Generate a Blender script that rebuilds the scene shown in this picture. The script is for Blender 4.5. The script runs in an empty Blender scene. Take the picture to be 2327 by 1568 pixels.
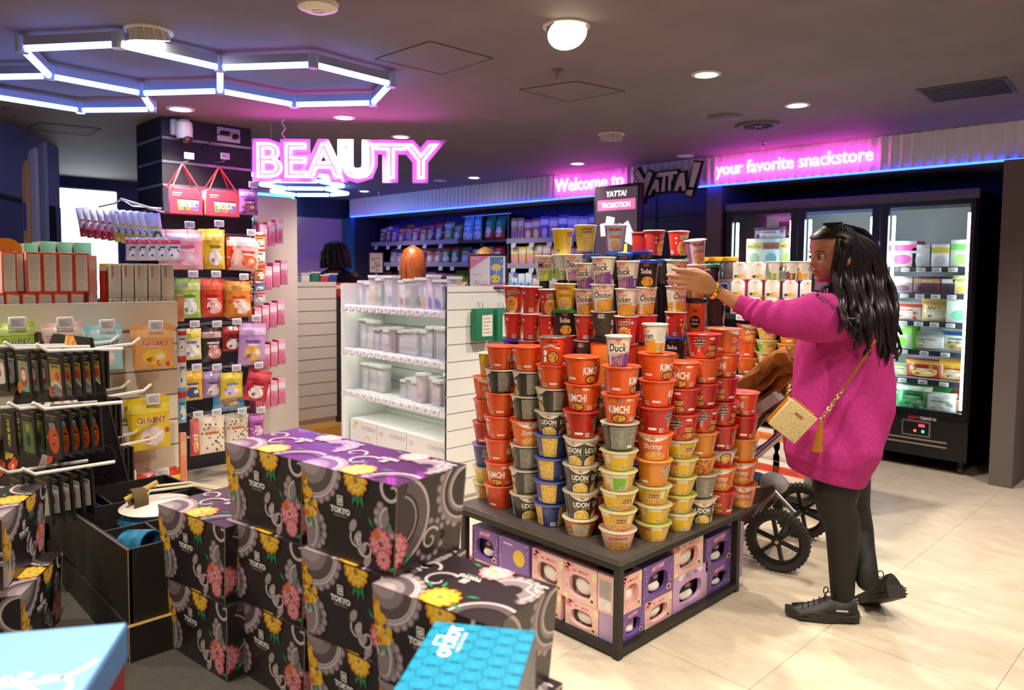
import bpy, bmesh, math, random
from math import sin, cos, pi, radians as rad, atan2, hypot, sqrt
from mathutils import Vector, Matrix, noise
from mathutils.geometry import tessellate_polygon
random.seed(7)
SC = bpy.context.scene
COL = SC.collection
V = Vector
# ------------------------------------------------------------------ camera
H = 1.45
FPX, YAW, PITCH, ROLL, CX, CY = 1678.1, rad(-45.693), rad(3.531), rad(.527), 1163.5, 721.8
_cy, _sy, _cp, _sp, _cr, _sr = cos(YAW), sin(YAW), cos(PITCH), sin(PITCH), cos(ROLL), sin(ROLL)
FW = V((_sy*_cp, _cy*_cp, -_sp))
_r = V((_cy, -_sy, 0)); _u = _r.cross(FW)
RT = _cr*_r + _sr*_u
UP = -_sr*_r + _cr*_u
EYE = V((0, 0, H))
cam_data = bpy.data.cameras.new('camera')
cam = bpy.data.objects.new('camera', cam_data)
COL.objects.link(cam)
cam.matrix_world = Matrix(((RT.x, UP.x, -FW.x, 0), (RT.y, UP.y, -FW.y, 0), (RT.z, UP.z, -FW.z, H), (0, 0, 0, 1)))
cam_data.sensor_width = 36
cam_data.lens = FPX*36/2327
cam_data.shift_y = -(784-CY)/2327
cam_data.clip_start = .02
cam_data.dof.use_dof = True
cam_data.dof.focus_distance = 2.95
cam_data.dof.aperture_fstop = 3.2
SC.camera = cam
# ------------------------------------------------------------------ world, exposure
w = bpy.data.worlds.new('world'); SC.world = w; w.use_nodes = True
w.node_tree.nodes['Background'].inputs[0].default_value = (.55, .5, .55, 1)
w.node_tree.nodes['Background'].inputs[1].default_value = .10
SC.view_settings.view_transform = 'Standard'
SC.view_settings.look = 'None'
SC.view_settings.exposure = 0.42
SC.view_settings.gamma = 1
SC.view_settings.use_curve_mapping = False
SC.cycles.max_bounces = 6
SC.cycles.diffuse_bounces = 4
SC.cycles.glossy_bounces = 3
SC.cycles.transmission_bounces = 5
SC.cycles.transparent_max_bounces = 8
SC.cycles.sample_clamp_indirect = 6
SC.cycles.caustics_reflective = False
SC.cycles.caustics_refractive = False
CEIL = 2.5
def lamp(kind, name, loc, energy, color, **k):
    d = bpy.data.lights.new(name, kind); d.energy = energy; d.color = color
    for a, b in k.items():
        if a not in ('rot', 'aim'): setattr(d, a, b)
    o = bpy.data.objects.new(name, d); COL.objects.link(o); o.location = loc
    if 'rot' in k: o.rotation_euler = k['rot']
    if 'aim' in k: o.rotation_euler = (V(k['aim'])-V(loc)).to_track_quat('-Z', 'Y').to_euler()
    return o
WARM = (1, .89, .74)
# recessed shop downlights outside the frame (behind and beside the camera), part of the same ceiling grid
for i, (x, y, e) in enumerate([(-.3, -.3, 95), (-1.6, .35, 85), (-.35, 1.6, 85), (-.2, 3.3, 90), (-.2, 5.0, 80), (-3.2, -.4, 80), (1.2, .8, 70), (1.3, 2.6, 70), (-1.2, 1.6, 70)]):
    lamp('SPOT', 'downlight_lamp', (x, y, CEIL-.03), e, WARM, spot_size=rad(125), spot_blend=.7, shadow_soft_size=.06)
# ------------------------------------------------------------------ pixel rays -> points in the room
def ray(x, y): return FW + (x-CX)/FPX*RT - (y-CY)/FPX*UP
def atz(x, y, z):
    d = ray(x, y); return EYE + d*((z-H)/d.z)
def aty(x, y, Y):
    d = ray(x, y); return EYE + d*(Y/d.y)
def atx(x, y, X):
    d = ray(x, y); return EYE + d*(X/d.x)
def atd(x, y, dep): return EYE + ray(x, y)*dep
# ------------------------------------------------------------------ materials
def lin(h):
    h = h.lstrip('#'); c = [int(h[i:i+2], 16)/255 for i in (0, 2, 4)]
    return tuple(v/12.92 if v <= .04045 else ((v+.055)/1.055)**2.4 for v in c)
_mats = {}
def M(col, rough=.5, metal=0, emit=0, spec=.5, coat=0, trans=0, alpha=1, name=None):
    key = (col, rough, metal, emit, spec, coat, trans, alpha)
    if key in _mats: return _mats[key]
    m = bpy.data.materials.new(name or 'mat_'+col.strip('#')); m.use_nodes = True
    b = m.node_tree.nodes['Principled BSDF']; c = lin(col)
    b.inputs['Base Color'].default_value = (*c, 1)
    b.inputs['Roughness'].default_value = rough
    b.inputs['Metallic'].default_value = metal
    b.inputs['Specular IOR Level'].default_value = spec
    b.inputs['Coat Weight'].default_value = coat
    b.inputs['Transmission Weight'].default_value = trans
    b.inputs['Alpha'].default_value = alpha
    if emit:
        b.inputs['Emission Color'].default_value = (*c, 1); b.inputs['Emission Strength'].default_value = emit
    _mats[key] = m
    return m
def nodes_of(m):
    nt = m.node_tree; return nt, nt.nodes, nt.links, nt.nodes['Principled BSDF']
def MN(name, cols, scale=20, rough=.5, detail=3, bump=0, kind='noise', stretch=(1, 1, 1), coord='Object', pos=None, spec=.5):
    """a mottled two/three colour procedural material"""
    m = bpy.data.materials.new(name); m.use_nodes = True
    nt, N, L, b = nodes_of(m)
    tc = N.new('ShaderNodeTexCoord'); mp = N.new('ShaderNodeMapping'); mp.inputs['Scale'].default_value = stretch
    L.new(tc.outputs[coord], mp.inputs[0])
    if kind == 'noise':
        t = N.new('ShaderNodeTexNoise'); t.inputs['Scale'].default_value = scale; t.inputs['Detail'].default_value = detail; out = t.outputs['Fac']
    elif kind == 'wave':
        t = N.new('ShaderNodeTexWave'); t.inputs['Scale'].default_value = scale; t.inputs['Distortion'].default_value = detail; out = t.outputs['Fac']
    else:
        t = N.new('ShaderNodeTexVoronoi'); t.inputs['Scale'].default_value = scale; out = t.outputs['Distance']
    L.new(mp.outputs[0], t.inputs['Vector'])
    cr = N.new('ShaderNodeValToRGB'); L.new(out, cr.inputs[0])
    e = cr.color_ramp.elements; n = len(cols)
    pos = pos or [.32+.36*i/(n-1) for i in range(n)]
    while len(e) < n: e.new(.5)
    for i, c in enumerate(cols): e[i].position = pos[i]; e[i].color = (*lin(c), 1)
    L.new(cr.outputs[0], b.inputs['Base Color'])
    b.inputs['Roughness'].default_value = rough; b.inputs['Specular IOR Level'].default_value = spec
    if bump:
        bp = N.new('ShaderNodeBump'); bp.inputs['Strength'].default_value = bump; bp.inputs['Distance'].default_value = .01
        L.new(out, bp.inputs['Height']); L.new(bp.outputs[0], b.inputs['Normal'])
    return m
# ------------------------------------------------------------------ text and flat art
_txt = {}
def text_mesh(s, bold=0, shear=0):
    """triangulated outline of a string, 1 unit cap-ish size, origin left baseline: (verts2d, faces, width)"""
    k = (s, bold, shear)
    if k in _txt: return _txt[k]
    c = bpy.data.curves.new('t', 'FONT'); c.body = s; c.size = 1; c.offset = bold; c.shear = shear; c.resolution_u = 2; c.fill_mode = 'FRONT'
    o = bpy.data.objects.new('t', c); COL.objects.link(o)
    me = bpy.data.meshes.new_from_object(o)
    vs = [(v.co.x, v.co.y) for v in me.vertices]; fs = [tuple(p.vertices) for p in me.polygons]
    bpy.data.objects.remove(o); bpy.data.curves.remove(c); bpy.data.meshes.remove(me)
    x0 = min([v[0] for v in vs] or [0]); x1 = max([v[0] for v in vs] or [0])
    vs = [(x-x0, y) for x, y in vs]
    _txt[k] = (vs, fs, x1-x0)
    return _txt[k]
def clip_poly(p, x0, y0, x1, y1):
    def cut(p, ax, lim, keep_less):
        out = []
        for i in range(len(p)):
            a, b = p[i-1], p[i]
            ia = (a[ax] <= lim) == keep_less or a[ax] == lim; ib = (b[ax] <= lim) == keep_less or b[ax] == lim
            if ia != ib:
                t = (lim-a[ax])/(b[ax]-a[ax]); out.append((a[0]+t*(b[0]-a[0]), a[1]+t*(b[1]-a[1])))
            if ib: out.append(b)
        return out
    for ax, lim, kl in ((0, x0, False), (0, x1, True), (1, y0, False), (1, y1, True)):
        p = cut(p, ax, lim, kl)
        if len(p) < 3: return []
    return p
class Art:
    """flat print: shapes in metres on a (u,v) sheet, with paper-thin layers"""
    def __init__(s, clip=None): s.it = []; s.l = 1; s.clip = clip
    def up(s, n=1): s.l += n; return s
    def poly(s, m, p):
        p = [tuple(q) for q in p]
        if s.clip: p = clip_poly(p, *s.clip)
        if len(p) < 3: return s
        tri = tessellate_polygon([[V((x, y, 0)) for x, y in p]])
        f = []
        for a, b, c in tri:
            ar = (p[b][0]-p[a][0])*(p[c][1]-p[a][1])-(p[c][0]-p[a][0])*(p[b][1]-p[a][1])
            f.append((a, b, c) if ar > 0 else (a, c, b))
        s.it.append((m, p, f, s.l)); return s
    def rect(s, m, x0, y0, x1, y1): return s.poly(m, [(x0, y0), (x1, y0), (x1, y1), (x0, y1)])
    def rrect(s, m, x0, y0, x1, y1, r, n=4):
        p = []
        for cx, cy, a in ((x1-r, y1-r, 0), (x0+r, y1-r, 90), (x0+r, y0+r, 180), (x1-r, y0+r, 270)):
            p += [(cx+r*cos(rad(a+90*i/n)), cy+r*sin(rad(a+90*i/n))) for i in range(n+1)]
        return s.poly(m, p)
    def ell(s, m, cx, cy, rx, ry, n=20, rot=0):
        c, d = cos(rot), sin(rot)
        return s.poly(m, [(cx+c*rx*cos(2*pi*i/n)-d*ry*sin(2*pi*i/n), cy+d*rx*cos(2*pi*i/n)+c*ry*sin(2*pi*i/n)) for i in range(n)])
    def arc(s, m, cx, cy, r0, r1, a0, a1, n=16, sy=1):
        o = [(cx+r1*cos(a0+(a1-a0)*i/n), cy+sy*r1*sin(a0+(a1-a0)*i/n)) for i in range(n+1)]
        q = [(cx+r0*cos(a0+(a1-a0)*i/n), cy+sy*r0*sin(a0+(a1-a0)*i/n)) for i in range(n+1)]
        for i in range(n): s.poly(m, [q[i], o[i], o[i+1], q[i+1]])
        return s
    def stroke(s, m, pts, w):
        n = len(pts); L = []; R = []
        for i in range(n):
            a = pts[max(0, i-1)]; b = pts[min(n-1, i+1)]
            dx, dy = b[0]-a[0], b[1]-a[1]; k = hypot(dx, dy) or 1
            ww = (w[i] if isinstance(w, (list, tuple)) else w)/2
            L.append((pts[i][0]-dy/k*ww, pts[i][1]+dx/k*ww)); R.append((pts[i][0]+dy/k*ww, pts[i][1]-dx/k*ww))
        for i in range(n-1): s.poly(m, [R[i], R[i+1], L[i+1], L[i]])
        return s
    def text(s, m, t, x, y, size, bold=.02, shear=0, sx=1, align='C', rot=0):
        vs, fs, wd = text_mesh(t, bold, shear)
        k = size*sx; off = {'C': -wd*k/2, 'L': 0, 'R': -wd*k}[align]; c, d = cos(rot), sin(rot)
        p = [(vx*k+off, vy*size) for vx, vy in vs]
        p = [(x+c*a-d*b, y+d*a+c*b) for a, b in p]
        s.it.append((m, p, fs, s.l)); return s
    def lines(s, m, x0, y0, x1, y1, n, w, jag=.25, rnd=None):
        rnd = rnd or random.Random(5)
        for i in range(n):
            y = y0+(y1-y0)*(i+.5)/n
            s.rect(m, x0, y-w/2, x1-(x1-x0)*jag*rnd.random(), y+w/2)
        return s
    def barcode(s, x, y, w, h, m1=None, m2=None):
        s.rect(m1 or M('#f4f1ea'), x, y, x+w, y+h); s.up(); rnd = random.Random(3); q = x+w*.1
        while q < x+w*.88:
            d = w*(.03+.04*rnd.random()); s.rect(m2 or M('#2a2624'), q, y+h*.15, q+d, y+h*.92); q += d+w*(.03+.04*rnd.random())
        return s
    def apply(s, mb, fn, eps=6e-5, maxlen=None, dx=0, dy=0):
        for m, p, f, l in s.it:
            p2 = [(a+dx, b+dy) for a, b in p]; fs = f
            if maxlen: p2, fs = subdiv(p2, f, maxlen)
            mb.add([fn(a, b, l*eps) for a, b in p2], fs, m)
def subdiv(p, f, mx):
    p = list(p); work = list(f); out = []; cache = {}
    def mid(a, b):
        k = (min(a, b), max(a, b))
        if k not in cache: cache[k] = len(p); p.append(((p[a][0]+p[b][0])/2, (p[a][1]+p[b][1])/2))
        return cache[k]
    while work:
        t = work.pop()
        if len(t) > 3:
            for i in range(1, len(t)-1): work.append((t[0], t[i], t[i+1]))
            continue
        e = [(abs(p[t[i]][0]-p[t[(i+1) % 3]][0]), i) for i in range(3)]
        d, i = max(e)
        if d <= mx or len(p) > 6000: out.append(t); continue
        a, b, c = t[i], t[(i+1) % 3], t[(i+2) % 3]; q = mid(a, b)
        work += [(a, q, c), (q, b, c)]
    return p, out
def T(x=0, y=0, z=0, rz=0, rx=0, ry=0, s=1):
    m = Matrix.Translation((x, y, z)) @ Matrix.Rotation(rz, 4, 'Z') @ Matrix.Rotation(ry, 4, 'Y') @ Matrix.Rotation(rx, 4, 'X')
    return m @ Matrix.Scale(s, 4) if s != 1 else m
def plane_fn(o, ux, uy):
    """sheet placed at point o with directions ux, uy; layers rise along the normal"""
    o, ux, uy = V(o), V(ux).normalized(), V(uy).normalized(); nn = ux.cross(uy)
    return lambda a, b, l: o+ux*a+uy*b+nn*l
# ------------------------------------------------------------------ mesh builder
class MB:
    def __init__(s): s.v = []; s.f = []; s.mi = []; s.mats = []; s.sm = []
    def mid(s, m):
        if m not in s.mats: s.mats.append(m)
        return s.mats.index(m)
    def add(s, vs, fs, m, X=None, smooth=False):
        o = len(s.v); k = s.mid(m)
        s.v += [tuple(X @ V(v)) if X else tuple(v) for v in vs]
        for f in fs: s.f.append(tuple(i+o for i in f)); s.mi.append(k); s.sm.append(smooth)
        return s
    def box(s, m, x0, x1, y0, y1, z0, z1, X=None):
        vs = [(x, y, z) for x in (x0, x1) for y in (y0, y1) for z in (z0, z1)]
        return s.add(vs, [(0, 1, 3, 2), (4, 6, 7, 5), (0, 4, 5, 1), (2, 3, 7, 6), (0, 2, 6, 4), (1, 5, 7, 3)], m, X)
    def bbox(s, m, x0, x1, y0, y1, z0, z1, r=.005, X=None, seg=2):
        bm = bmesh.new(); bmesh.ops.create_cube(bm, size=1)
        for v in bm.verts: v.co = V(((x0+x1)/2+v.co.x*(x1-x0), (y0+y1)/2+v.co.y*(y1-y0), (z0+z1)/2+v.co.z*(z1-z0)))
        bmesh.ops.bevel(bm, geom=list(bm.edges), offset=min(r, .49*min(x1-x0, y1-y0, z1-z0)), segments=seg, profile=.5, affect='EDGES')
        return s.bm(bm, m, X)
    def bm(s, bm, m, X=None, smooth=True):
        bm.verts.ensure_lookup_table(); bm.verts.index_update()
        s.add([v.co.copy() for v in bm.verts], [tuple(v.index for v in f.verts) for f in bm.faces], m, X, smooth); bm.free(); return s
    def lathe(s, m, prof, n=24, X=None, cap0=True, cap1=True, smooth=True):
        vs = []; fs = []
        for r, z in prof: vs += [(r*cos(2*pi*i/n), r*sin(2*pi*i/n), z) for i in range(n)]
        for j in range(len(prof)-1):
            for i in range(n):
                a, b = j*n+i, j*n+(i+1) % n; fs.append((a, b, b+n, a+n))
        s.add(vs, fs, m, X, smooth)
        if cap0 and prof[0][0] > 1e-5: s.add(vs[:n], [tuple(range(n))[::-1]], m, X)
        if cap1 and prof[-1][0] > 1e-5: s.add(vs[-n:], [tuple(range(n))], m, X)
        return s
    def tube(s, m, pts, r, n=8, closed=False, X=None, cap=True):
        pts = [V(p) for p in pts]; k = len(pts); vs = []; fs = []
        t0 = (pts[1]-pts[0]).normalized(); ref = V((0, 0, 1)) if abs(t0.z) < .9 else V((1, 0, 0))
        nr = (ref-t0*ref.dot(t0)).normalized()
        for i in range(k):
            a = pts[i-1] if (i or closed) else pts[0]; b = pts[(i+1) % k] if (i < k-1 or closed) else pts[-1]
            t = (b-a).normalized()
            nr = (nr-t*nr.dot(t)).normalized(); bn = t.cross(nr); rr = r[i] if isinstance(r, (list, tuple)) else r
            ra, rb = rr if isinstance(rr, tuple) else (rr, rr)
            vs += [pts[i]+nr*ra*cos(2*pi*j/n)+bn*rb*sin(2*pi*j/n) for j in range(n)]
        for i in range(k if closed else k-1):
            for j in range(n):
                a, b = i*n+j, i*n+(j+1) % n; c, d = ((i+1) % k)*n+(j+1) % n, ((i+1) % k)*n+j
                fs.append((a, b, c, d))
        if cap and not closed: fs += [tuple(range(n))[::-1], tuple((k-1)*n+j for j in range(n))]
        return s.add(vs, fs, m, X, True)
    def prism(s, m, poly, z0, z1, X=None, side=None, smooth=False):
        p = [tuple(q) for q in poly]; n = len(p)
        ar = sum(p[i-1][0]*p[i][1]-p[i][0]*p[i-1][1] for i in range(n))
        if ar < 0: p = p[::-1]
        tri = tessellate_polygon([[V((x, y, 0)) for x, y in p]])
        up = []
        for a, b, c in tri:
            k = (p[b][0]-p[a][0])*(p[c][1]-p[a][1])-(p[c][0]-p[a][0])*(p[b][1]-p[a][1])
            up.append((a, b, c) if k > 0 else (a, c, b))
        s.add([(x, y, z1) for x, y in p], up, m, X)
        s.add([(x, y, z0) for x, y in p], [t[::-1] for t in up], m, X)
        s.add([(x, y, z0) for x, y in p]+[(x, y, z1) for x, y in p], [(i, (i+1) % n, n+(i+1) % n, n+i) for i in range(n)], side or m, X, smooth)
        return s
    def loft(s, m, rings, X=None, cap0=True, cap1=True, closed=True, smooth=True):
        n = len(rings[0]); vs = [v for r in rings for v in r]; fs = []
        for j in range(len(rings)-1):
            for i in range(n if closed else n-1):
                a, b = j*n+i, j*n+(i+1) % n; fs.append((a, b, b+n, a+n))
        if cap0: fs.append(tuple(range(n))[::-1])
        if cap1: fs.append(tuple((len(rings)-1)*n+i for i in range(n)))
        return s.add(vs, fs, m, X, smooth)
    def text(s, m, t, size, X, depth=.002, bold=.02, shear=0, sx=1, align='C', side=None):
        """raised lettering in the local XY plane of X"""
        vs, fs, wd = text_mesh(t, bold, shear); off = {'C': -wd/2, 'L': 0, 'R': -wd}[align]
        P = [((x+off)*size*sx, y*size) for x, y in vs]
        s.add([(x, y, depth) for x, y in P], fs, m, X)
        cnt = {}
        for f in fs:
            for i in range(len(f)):
                a, b = f[i], f[(i+1) % len(f)]; cnt[(a, b)] = cnt.get((a, b), 0)+1
        ed = [(a, b) for a, b in cnt if (b, a) not in cnt]; n = len(P)
        s.add([(x, y, 0) for x, y in P]+[(x, y, depth) for x, y in P], [(a, b, b+n, a+n) for a, b in ed], side or m, X)
        return s
    def obj(s, name, parent=None, loc=None, rot=None, angle=38):
        me = bpy.data.meshes.new(name); me.from_pydata(s.v, [], s.f)
        for m in s.mats: me.materials.append(m)
        me.polygons.foreach_set('material_index', s.mi); me.polygons.foreach_set('use_smooth', s.sm)
        me.update()
        if any(s.sm): me.set_sharp_from_angle(angle=rad(angle))
        o = bpy.data.objects.new(name, me); COL.objects.link(o)
        if parent: o.parent = parent
        if loc is not None: o.location = loc
        if rot is not None: o.rotation_euler = rot if hasattr(rot, '__len__') else (0, 0, rot)
        return o
def tag(o, label, cat, group=None, kind=None):
    o['label'] = label; o['category'] = cat
    if group: o['group'] = group
    if kind: o['kind'] = kind
    return o
def thing(name, label, cat, loc=(0, 0, 0), rz=0, group=None):
    o = bpy.data.objects.new(name, None); COL.objects.link(o); o.empty_display_size = .05
    o.location = loc; o.rotation_euler = rz if hasattr(rz, '__len__') else (0, 0, rz)
    return tag(o, label, cat, group)
def struct(o): o['kind'] = 'structure'; return o
def dup(o, loc=None, rz=None, label=None, parent=None):
    c = o.copy(); COL.objects.link(c)
    if parent: c.parent = parent
    if loc is not None: c.location = loc
    if rz is not None: c.rotation_euler = rz if hasattr(rz, '__len__') else (0, 0, rz)
    if label: c['label'] = label
    for ch in o.children: dup(ch, parent=c)
    return c
ORD = ['first', 'second', 'third', 'fourth', 'fifth', 'sixth', 'seventh', 'eighth', 'ninth', 'tenth', 'eleventh', 'twelfth']
WHITE = M('#f2f0ec', .45); BLACK = M('#14120f', .5); GREYM = M('#8d8a86', .4)
# ------------------------------------------------------------------ floor, ceiling, walls
def floor_mat():
    m = bpy.data.materials.new('beige_floor_tile'); m.use_nodes = True
    nt, N, L, b = nodes_of(m)
    tc = N.new('ShaderNodeTexCoord'); sp = N.new('ShaderNodeSeparateXYZ'); L.new(tc.outputs['Object'], sp.inputs[0])
    def line(out, size, off):
        a = N.new('ShaderNodeMath'); a.operation = 'ADD'; L.new(out, a.inputs[0]); a.inputs[1].default_value = off
        d = N.new('ShaderNodeMath'); d.operation = 'PINGPONG'; L.new(a.outputs[0], d.inputs[0]); d.inputs[1].default_value = size/2
        c = N.new('ShaderNodeMath'); c.operation = 'LESS_THAN'; L.new(d.outputs[0], c.inputs[0]); c.inputs[1].default_value = .0014
        return c.outputs[0]
    g = N.new('ShaderNodeMath'); g.operation = 'MAXIMUM'
    L.new(line(sp.outputs[0], .6, 0), g.inputs[0]); L.new(line(sp.outputs[1], .615, -2.35+.615*8), g.inputs[1])
    mp = N.new('ShaderNodeMapping'); mp.inputs['Scale'].default_value = (2.2, 5, 1); L.new(tc.outputs['Object'], mp.inputs[0])
    n1 = N.new('ShaderNodeTexNoise'); n1.inputs['Scale'].default_value = 2.5; n1.inputs['Detail'].default_value = 8; n1.inputs['Roughness'].default_value = .65
    L.new(mp.outputs[0], n1.inputs['Vector'])
    cr = N.new('ShaderNodeValToRGB'); L.new(n1.outputs['Fac'], cr.inputs[0]); e = cr.color_ramp.elements
    e[0].position = .3; e[0].color = (*lin('#c3b59c'), 1); e[1].position = .72; e[1].color = (*lin('#dccfb8'), 1)
    mx = N.new('ShaderNodeMix'); mx.data_type = 'RGBA'; L.new(g.outputs[0], mx.inputs['Factor']); L.new(cr.outputs[0], mx.inputs['A'])
    mx.inputs['B'].default_value = (*lin('#9c8d70'), 1); L.new(mx.outputs['Result'], b.inputs['Base Color'])
    rr = N.new('ShaderNodeMapRange'); L.new(n1.outputs['Fac'], rr.inputs[0]); rr.inputs[3].default_value = .32; rr.inputs[4].default_value = .5
    L.new(rr.outputs[0], b.inputs['Roughness']); b.inputs['Specular IOR Level'].default_value = .35
    return m
struct(MB().box(floor_mat(), -11, 2.6, -2.2, 9, -.05, 0).obj('floor'))
CEILM = MN('dark_ceiling_paint', ['#6c6260', '#756a67'], 3, .8)
struct(MB().box(CEILM, -11, 2.6, -2.2, 9, CEIL, CEIL+.05).obj('ceiling'))
NAVY = M('#2c2f4a', .7); DARKW = M('#35302f', .7); PILL = M('#6d625f', .8); NEARBLK = M('#0c0b10', .6)
# left end wall with mural; the room continues behind it
struct(MB().box(M('#3a3d58', .7), -9.85, -9.75, 1.2, 6.8, 0, CEIL).obj('wall_left'))
struct(MB().box(M('#8c8480', .8), -11, 2.6, -2.25, -2.2, 0, CEIL).obj('wall_rear'))
struct(MB().box(M('#8c8480', .8), 2.6, 2.65, -2.2, 9, 0, CEIL).obj('wall_right'))
struct(MB().box(NEARBLK, -9.85, 2.6, 6.85, 6.95, 0, CEIL).obj('wall_back'))
# dark slanted wall on the far left with a bulkhead above a recess
a, b_ = V((-5.0, .33)), V((-7.51, 1.71)); t = (b_-a).normalized(); ang = atan2(t.y, t.x)
wl = MB(); Lw = (b_-a).length
wl.box(M('#585c60', .6), 0, Lw, -.02, .5, 1.98, CEIL); wl.box(M('#33363c', .6), 0, Lw-.25, .08, .5, 0, 1.98)
wl.box(M('#2b2c33', .6), Lw-.12, Lw+.02, -.02, .5, 0, 1.98)
struct(wl.obj('wall_left_slanted', loc=(a.x, a.y, 0), rot=ang))
# corrugated fascia above the alcoves
FY = 5.965
def corr_mat():
    m = M('#efedf6', .35, .1); return m
p = []; x = -9.56; i = 0
while x < 2.55:
    p.append((x, FY-.011*cos(2*pi*i/8))); x += .0745/8; i += 1
fm = MB(); n = len(p)
fm.add([(x, y, 2.25) for x, y in p]+[(x, y, CEIL) for x, y in p], [(i, i+1, n+i+1, n+i) for i in range(n-1)], corr_mat(), smooth=True)
fm.box(M('#4a4650', .6), -9.56, 2.55, FY+.012, FY+.05, 2.25, CEIL)
struct(fm.obj('trim_1', angle=80))
struct(MB().box(M('#6a666e', .6), -9.75, 2.55, FY+.05, 6.85, 2.24, 2.27).obj('trim_2'))
st = MB().box(M('#1a35ff', .5, emit=16), -9.55, 2.5, FY-.004, FY+.012, 2.236, 2.249)
tag(st.obj('led_strip'), 'blue LED strip along the bottom edge of the corrugated metal band', 'led strip')
# pillars and dark panels between the alcoves
struct(MB().box(PILL, -1.303, -1.164, 5.93, 8.9, 0, 2.24).obj('wall_pillar_right'))
struct(MB().box(PILL, -3.62, -3.475, 6.0, 6.85, 0, 2.24).obj('wall_pillar_middle'))
dk = MB(); dk.box(M('#3b3432', .6), -4.95, -3.62, 6.12, 6.3, 0, 2.24)
dk.box(M('#2a2423', .6), -4.26, -4.245, 6.112, 6.12, 0, 2.24); dk.box(M('#2a2423', .6), -4.95, -3.62, 6.112, 6.12, 2.0, 2.01)
struct(dk.obj('wall_panel_dark'))
struct(MB().box(M('#35303c', .7), -9.58, -9.5, 6.0, 6.85, 0, 2.24).obj('wall_alcove_side'))
struct(MB().box(M('#2b3a78', .7), -9.5, -4.95, 6.6, 6.85, 0, 2.24).obj('wall_alcove_back'))
struct(MB().box(M('#2f6a93', .6), -9.75, -9.5, 5.93, 6.0, 0, 2.22).obj('wall_pillar_teal'))
# ------------------------------------------------------------------ downlights
TRIM = M('#d8d2c8', .5); GLOW = M('#fff0d2', .5, emit=14)
def downlight(px, py, e, label, r=.075, lit=True, gimbal=None, name='ceiling_downlight'):
    c = atz(px, py, CEIL); o = thing(name, label, 'ceiling light', (c.x, c.y, CEIL), 0, 'recessed ceiling downlights')
    MB().lathe(TRIM, [(r*.72, -.001), (r*.78, -.008), (r, -.006), (r*1.02, 0)], 28, cap0=False, cap1=False).obj('trim_ring', o)
    if gimbal is None:
        MB().lathe(GLOW if lit else M('#e8e2da', .4), [(0, -.006), (r*.5, -.005), (r*.76, -.002)], 24, cap0=False, cap1=False).obj('diffuser', o)
    else:
        # pivoting reflector head hanging half out of the ceiling
        X = T(0, 0, -.012, gimbal[0], rx=gimbal[1])
        h = MB().lathe(TRIM, [(r*.5, .05), (r*.72, .02), (r*.85, -.03)], 28, X, cap0=True, cap1=False)
        for k in range(14):
            an = 2*pi*k/14; h.box(TRIM, r*.6, r*.86, -.003, .003, -.026, .035, X @ T(rz=an))
        h.obj('lamp_head', o)
        MB().lathe(GLOW if lit else M('#ded8d0', .4), [(0, -.026), (r*.8, -.029)], 24, X, cap0=False, cap1=False).obj('diffuser', o)
    if lit:
        aim = (c.x, c.y, 0) if gimbal is None or len(gimbal) < 3 else gimbal[2]
        lamp('SPOT', 'downlight_lamp', (c.x, c.y, CEIL-.03) if gimbal is None else (c.x, c.y, CEIL-.06), e, WARM, spot_size=rad(118), spot_blend=.7, shadow_soft_size=.05, aim=aim)
    return o
downlight(1605, 168, 95, 'round lit downlight between the bright tilted lamp and the freezers')
downlight(1812, 238, 95, 'round lit downlight nearest the freezers')
downlight(410, 247, 80, 'round lit downlight just above the black slatted column', r=.085)
downlight(782, 266, 75, 'round lit downlight directly above the pink BEAUTY letters')
downlight(911, 310, 75, 'round lit downlight behind the T of the BEAUTY sign')
downlight(1077, 403, 60, 'small lit downlight far back over the corrugated band')
downlight(828, 434, 50, 'farthest lit downlight beside the left end of the corrugated band')
downlight(1312, 371, 18, 'dim pink downlight over the Welcome lettering')
downlight(1557, 354, 0, 'unlit white downlight above the exclamation mark sign', lit=False)
downlight(1000, 410, 0, 'unlit white downlight behind the small lit one', lit=False)
va = atan2(RT.y, RT.x)
downlight(338, 70, 70, 'tilted recessed lamp behind the blue hexagon tubes', r=.1, gimbal=(va, rad(14)))
downlight(1287, 60, 110, 'large bright tilted lamp throwing a cone over the ceiling', r=.1, gimbal=(va+.2, rad(-34), (-2.6, 3.0, 0)))
downlight(1389, 305, 0, 'unlit tilted lamp head with ribbed white reflector', r=.1, gimbal=(va, rad(20)), lit=False)
# ------------------------------------------------------------------ other ceiling fittings
c = atz(722, -4, CEIL); o = thing('smoke_detector', 'round white smoke detector at the top edge of the ceiling', 'smoke detector', (c.x, c.y, CEIL))
MB().lathe(M('#e8e0cc', .4), [(0, -.05), (.05, -.049), (.075, -.038), (.08, -.02), (.07, 0)][::1], 32, cap1=False).obj('housing', o)
MB().lathe(M('#b9b0a0', .4), [(.017, -.0505), (.02, -.052), (.022, -.0502)], 20, cap0=False, cap1=False).obj('sensor_ring', o)
def sprinkler(px, py, label):
    c = atz(px, py, CEIL); o = thing('sprinkler', label, 'sprinkler', (c.x, c.y, CEIL), 0, 'ceiling sprinklers')
    MB().lathe(M('#5a4a46', .5), [(.012, -.004), (.034, -.004), (.036, 0)], 20, cap1=False).obj('cover_plate', o)
    b = MB().lathe(M('#c9a873', .3, .9), [(.007, -.03), (.007, 0)], 10)
    b.tube(M('#c9a873', .3, .9), [(-.009, 0, -.02), (-.009, 0, -.042), (0, 0, -.05), (.009, 0, -.042), (.009, 0, -.02)], .002, 6)
    b.lathe(M('#c9a873', .3, .9), [(.014, -.052), (.014, -.05)], 12); b.obj('nozzle', o)
sprinkler(1266, 159, 'brass sprinkler head below the bright tilted lamp')
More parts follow.
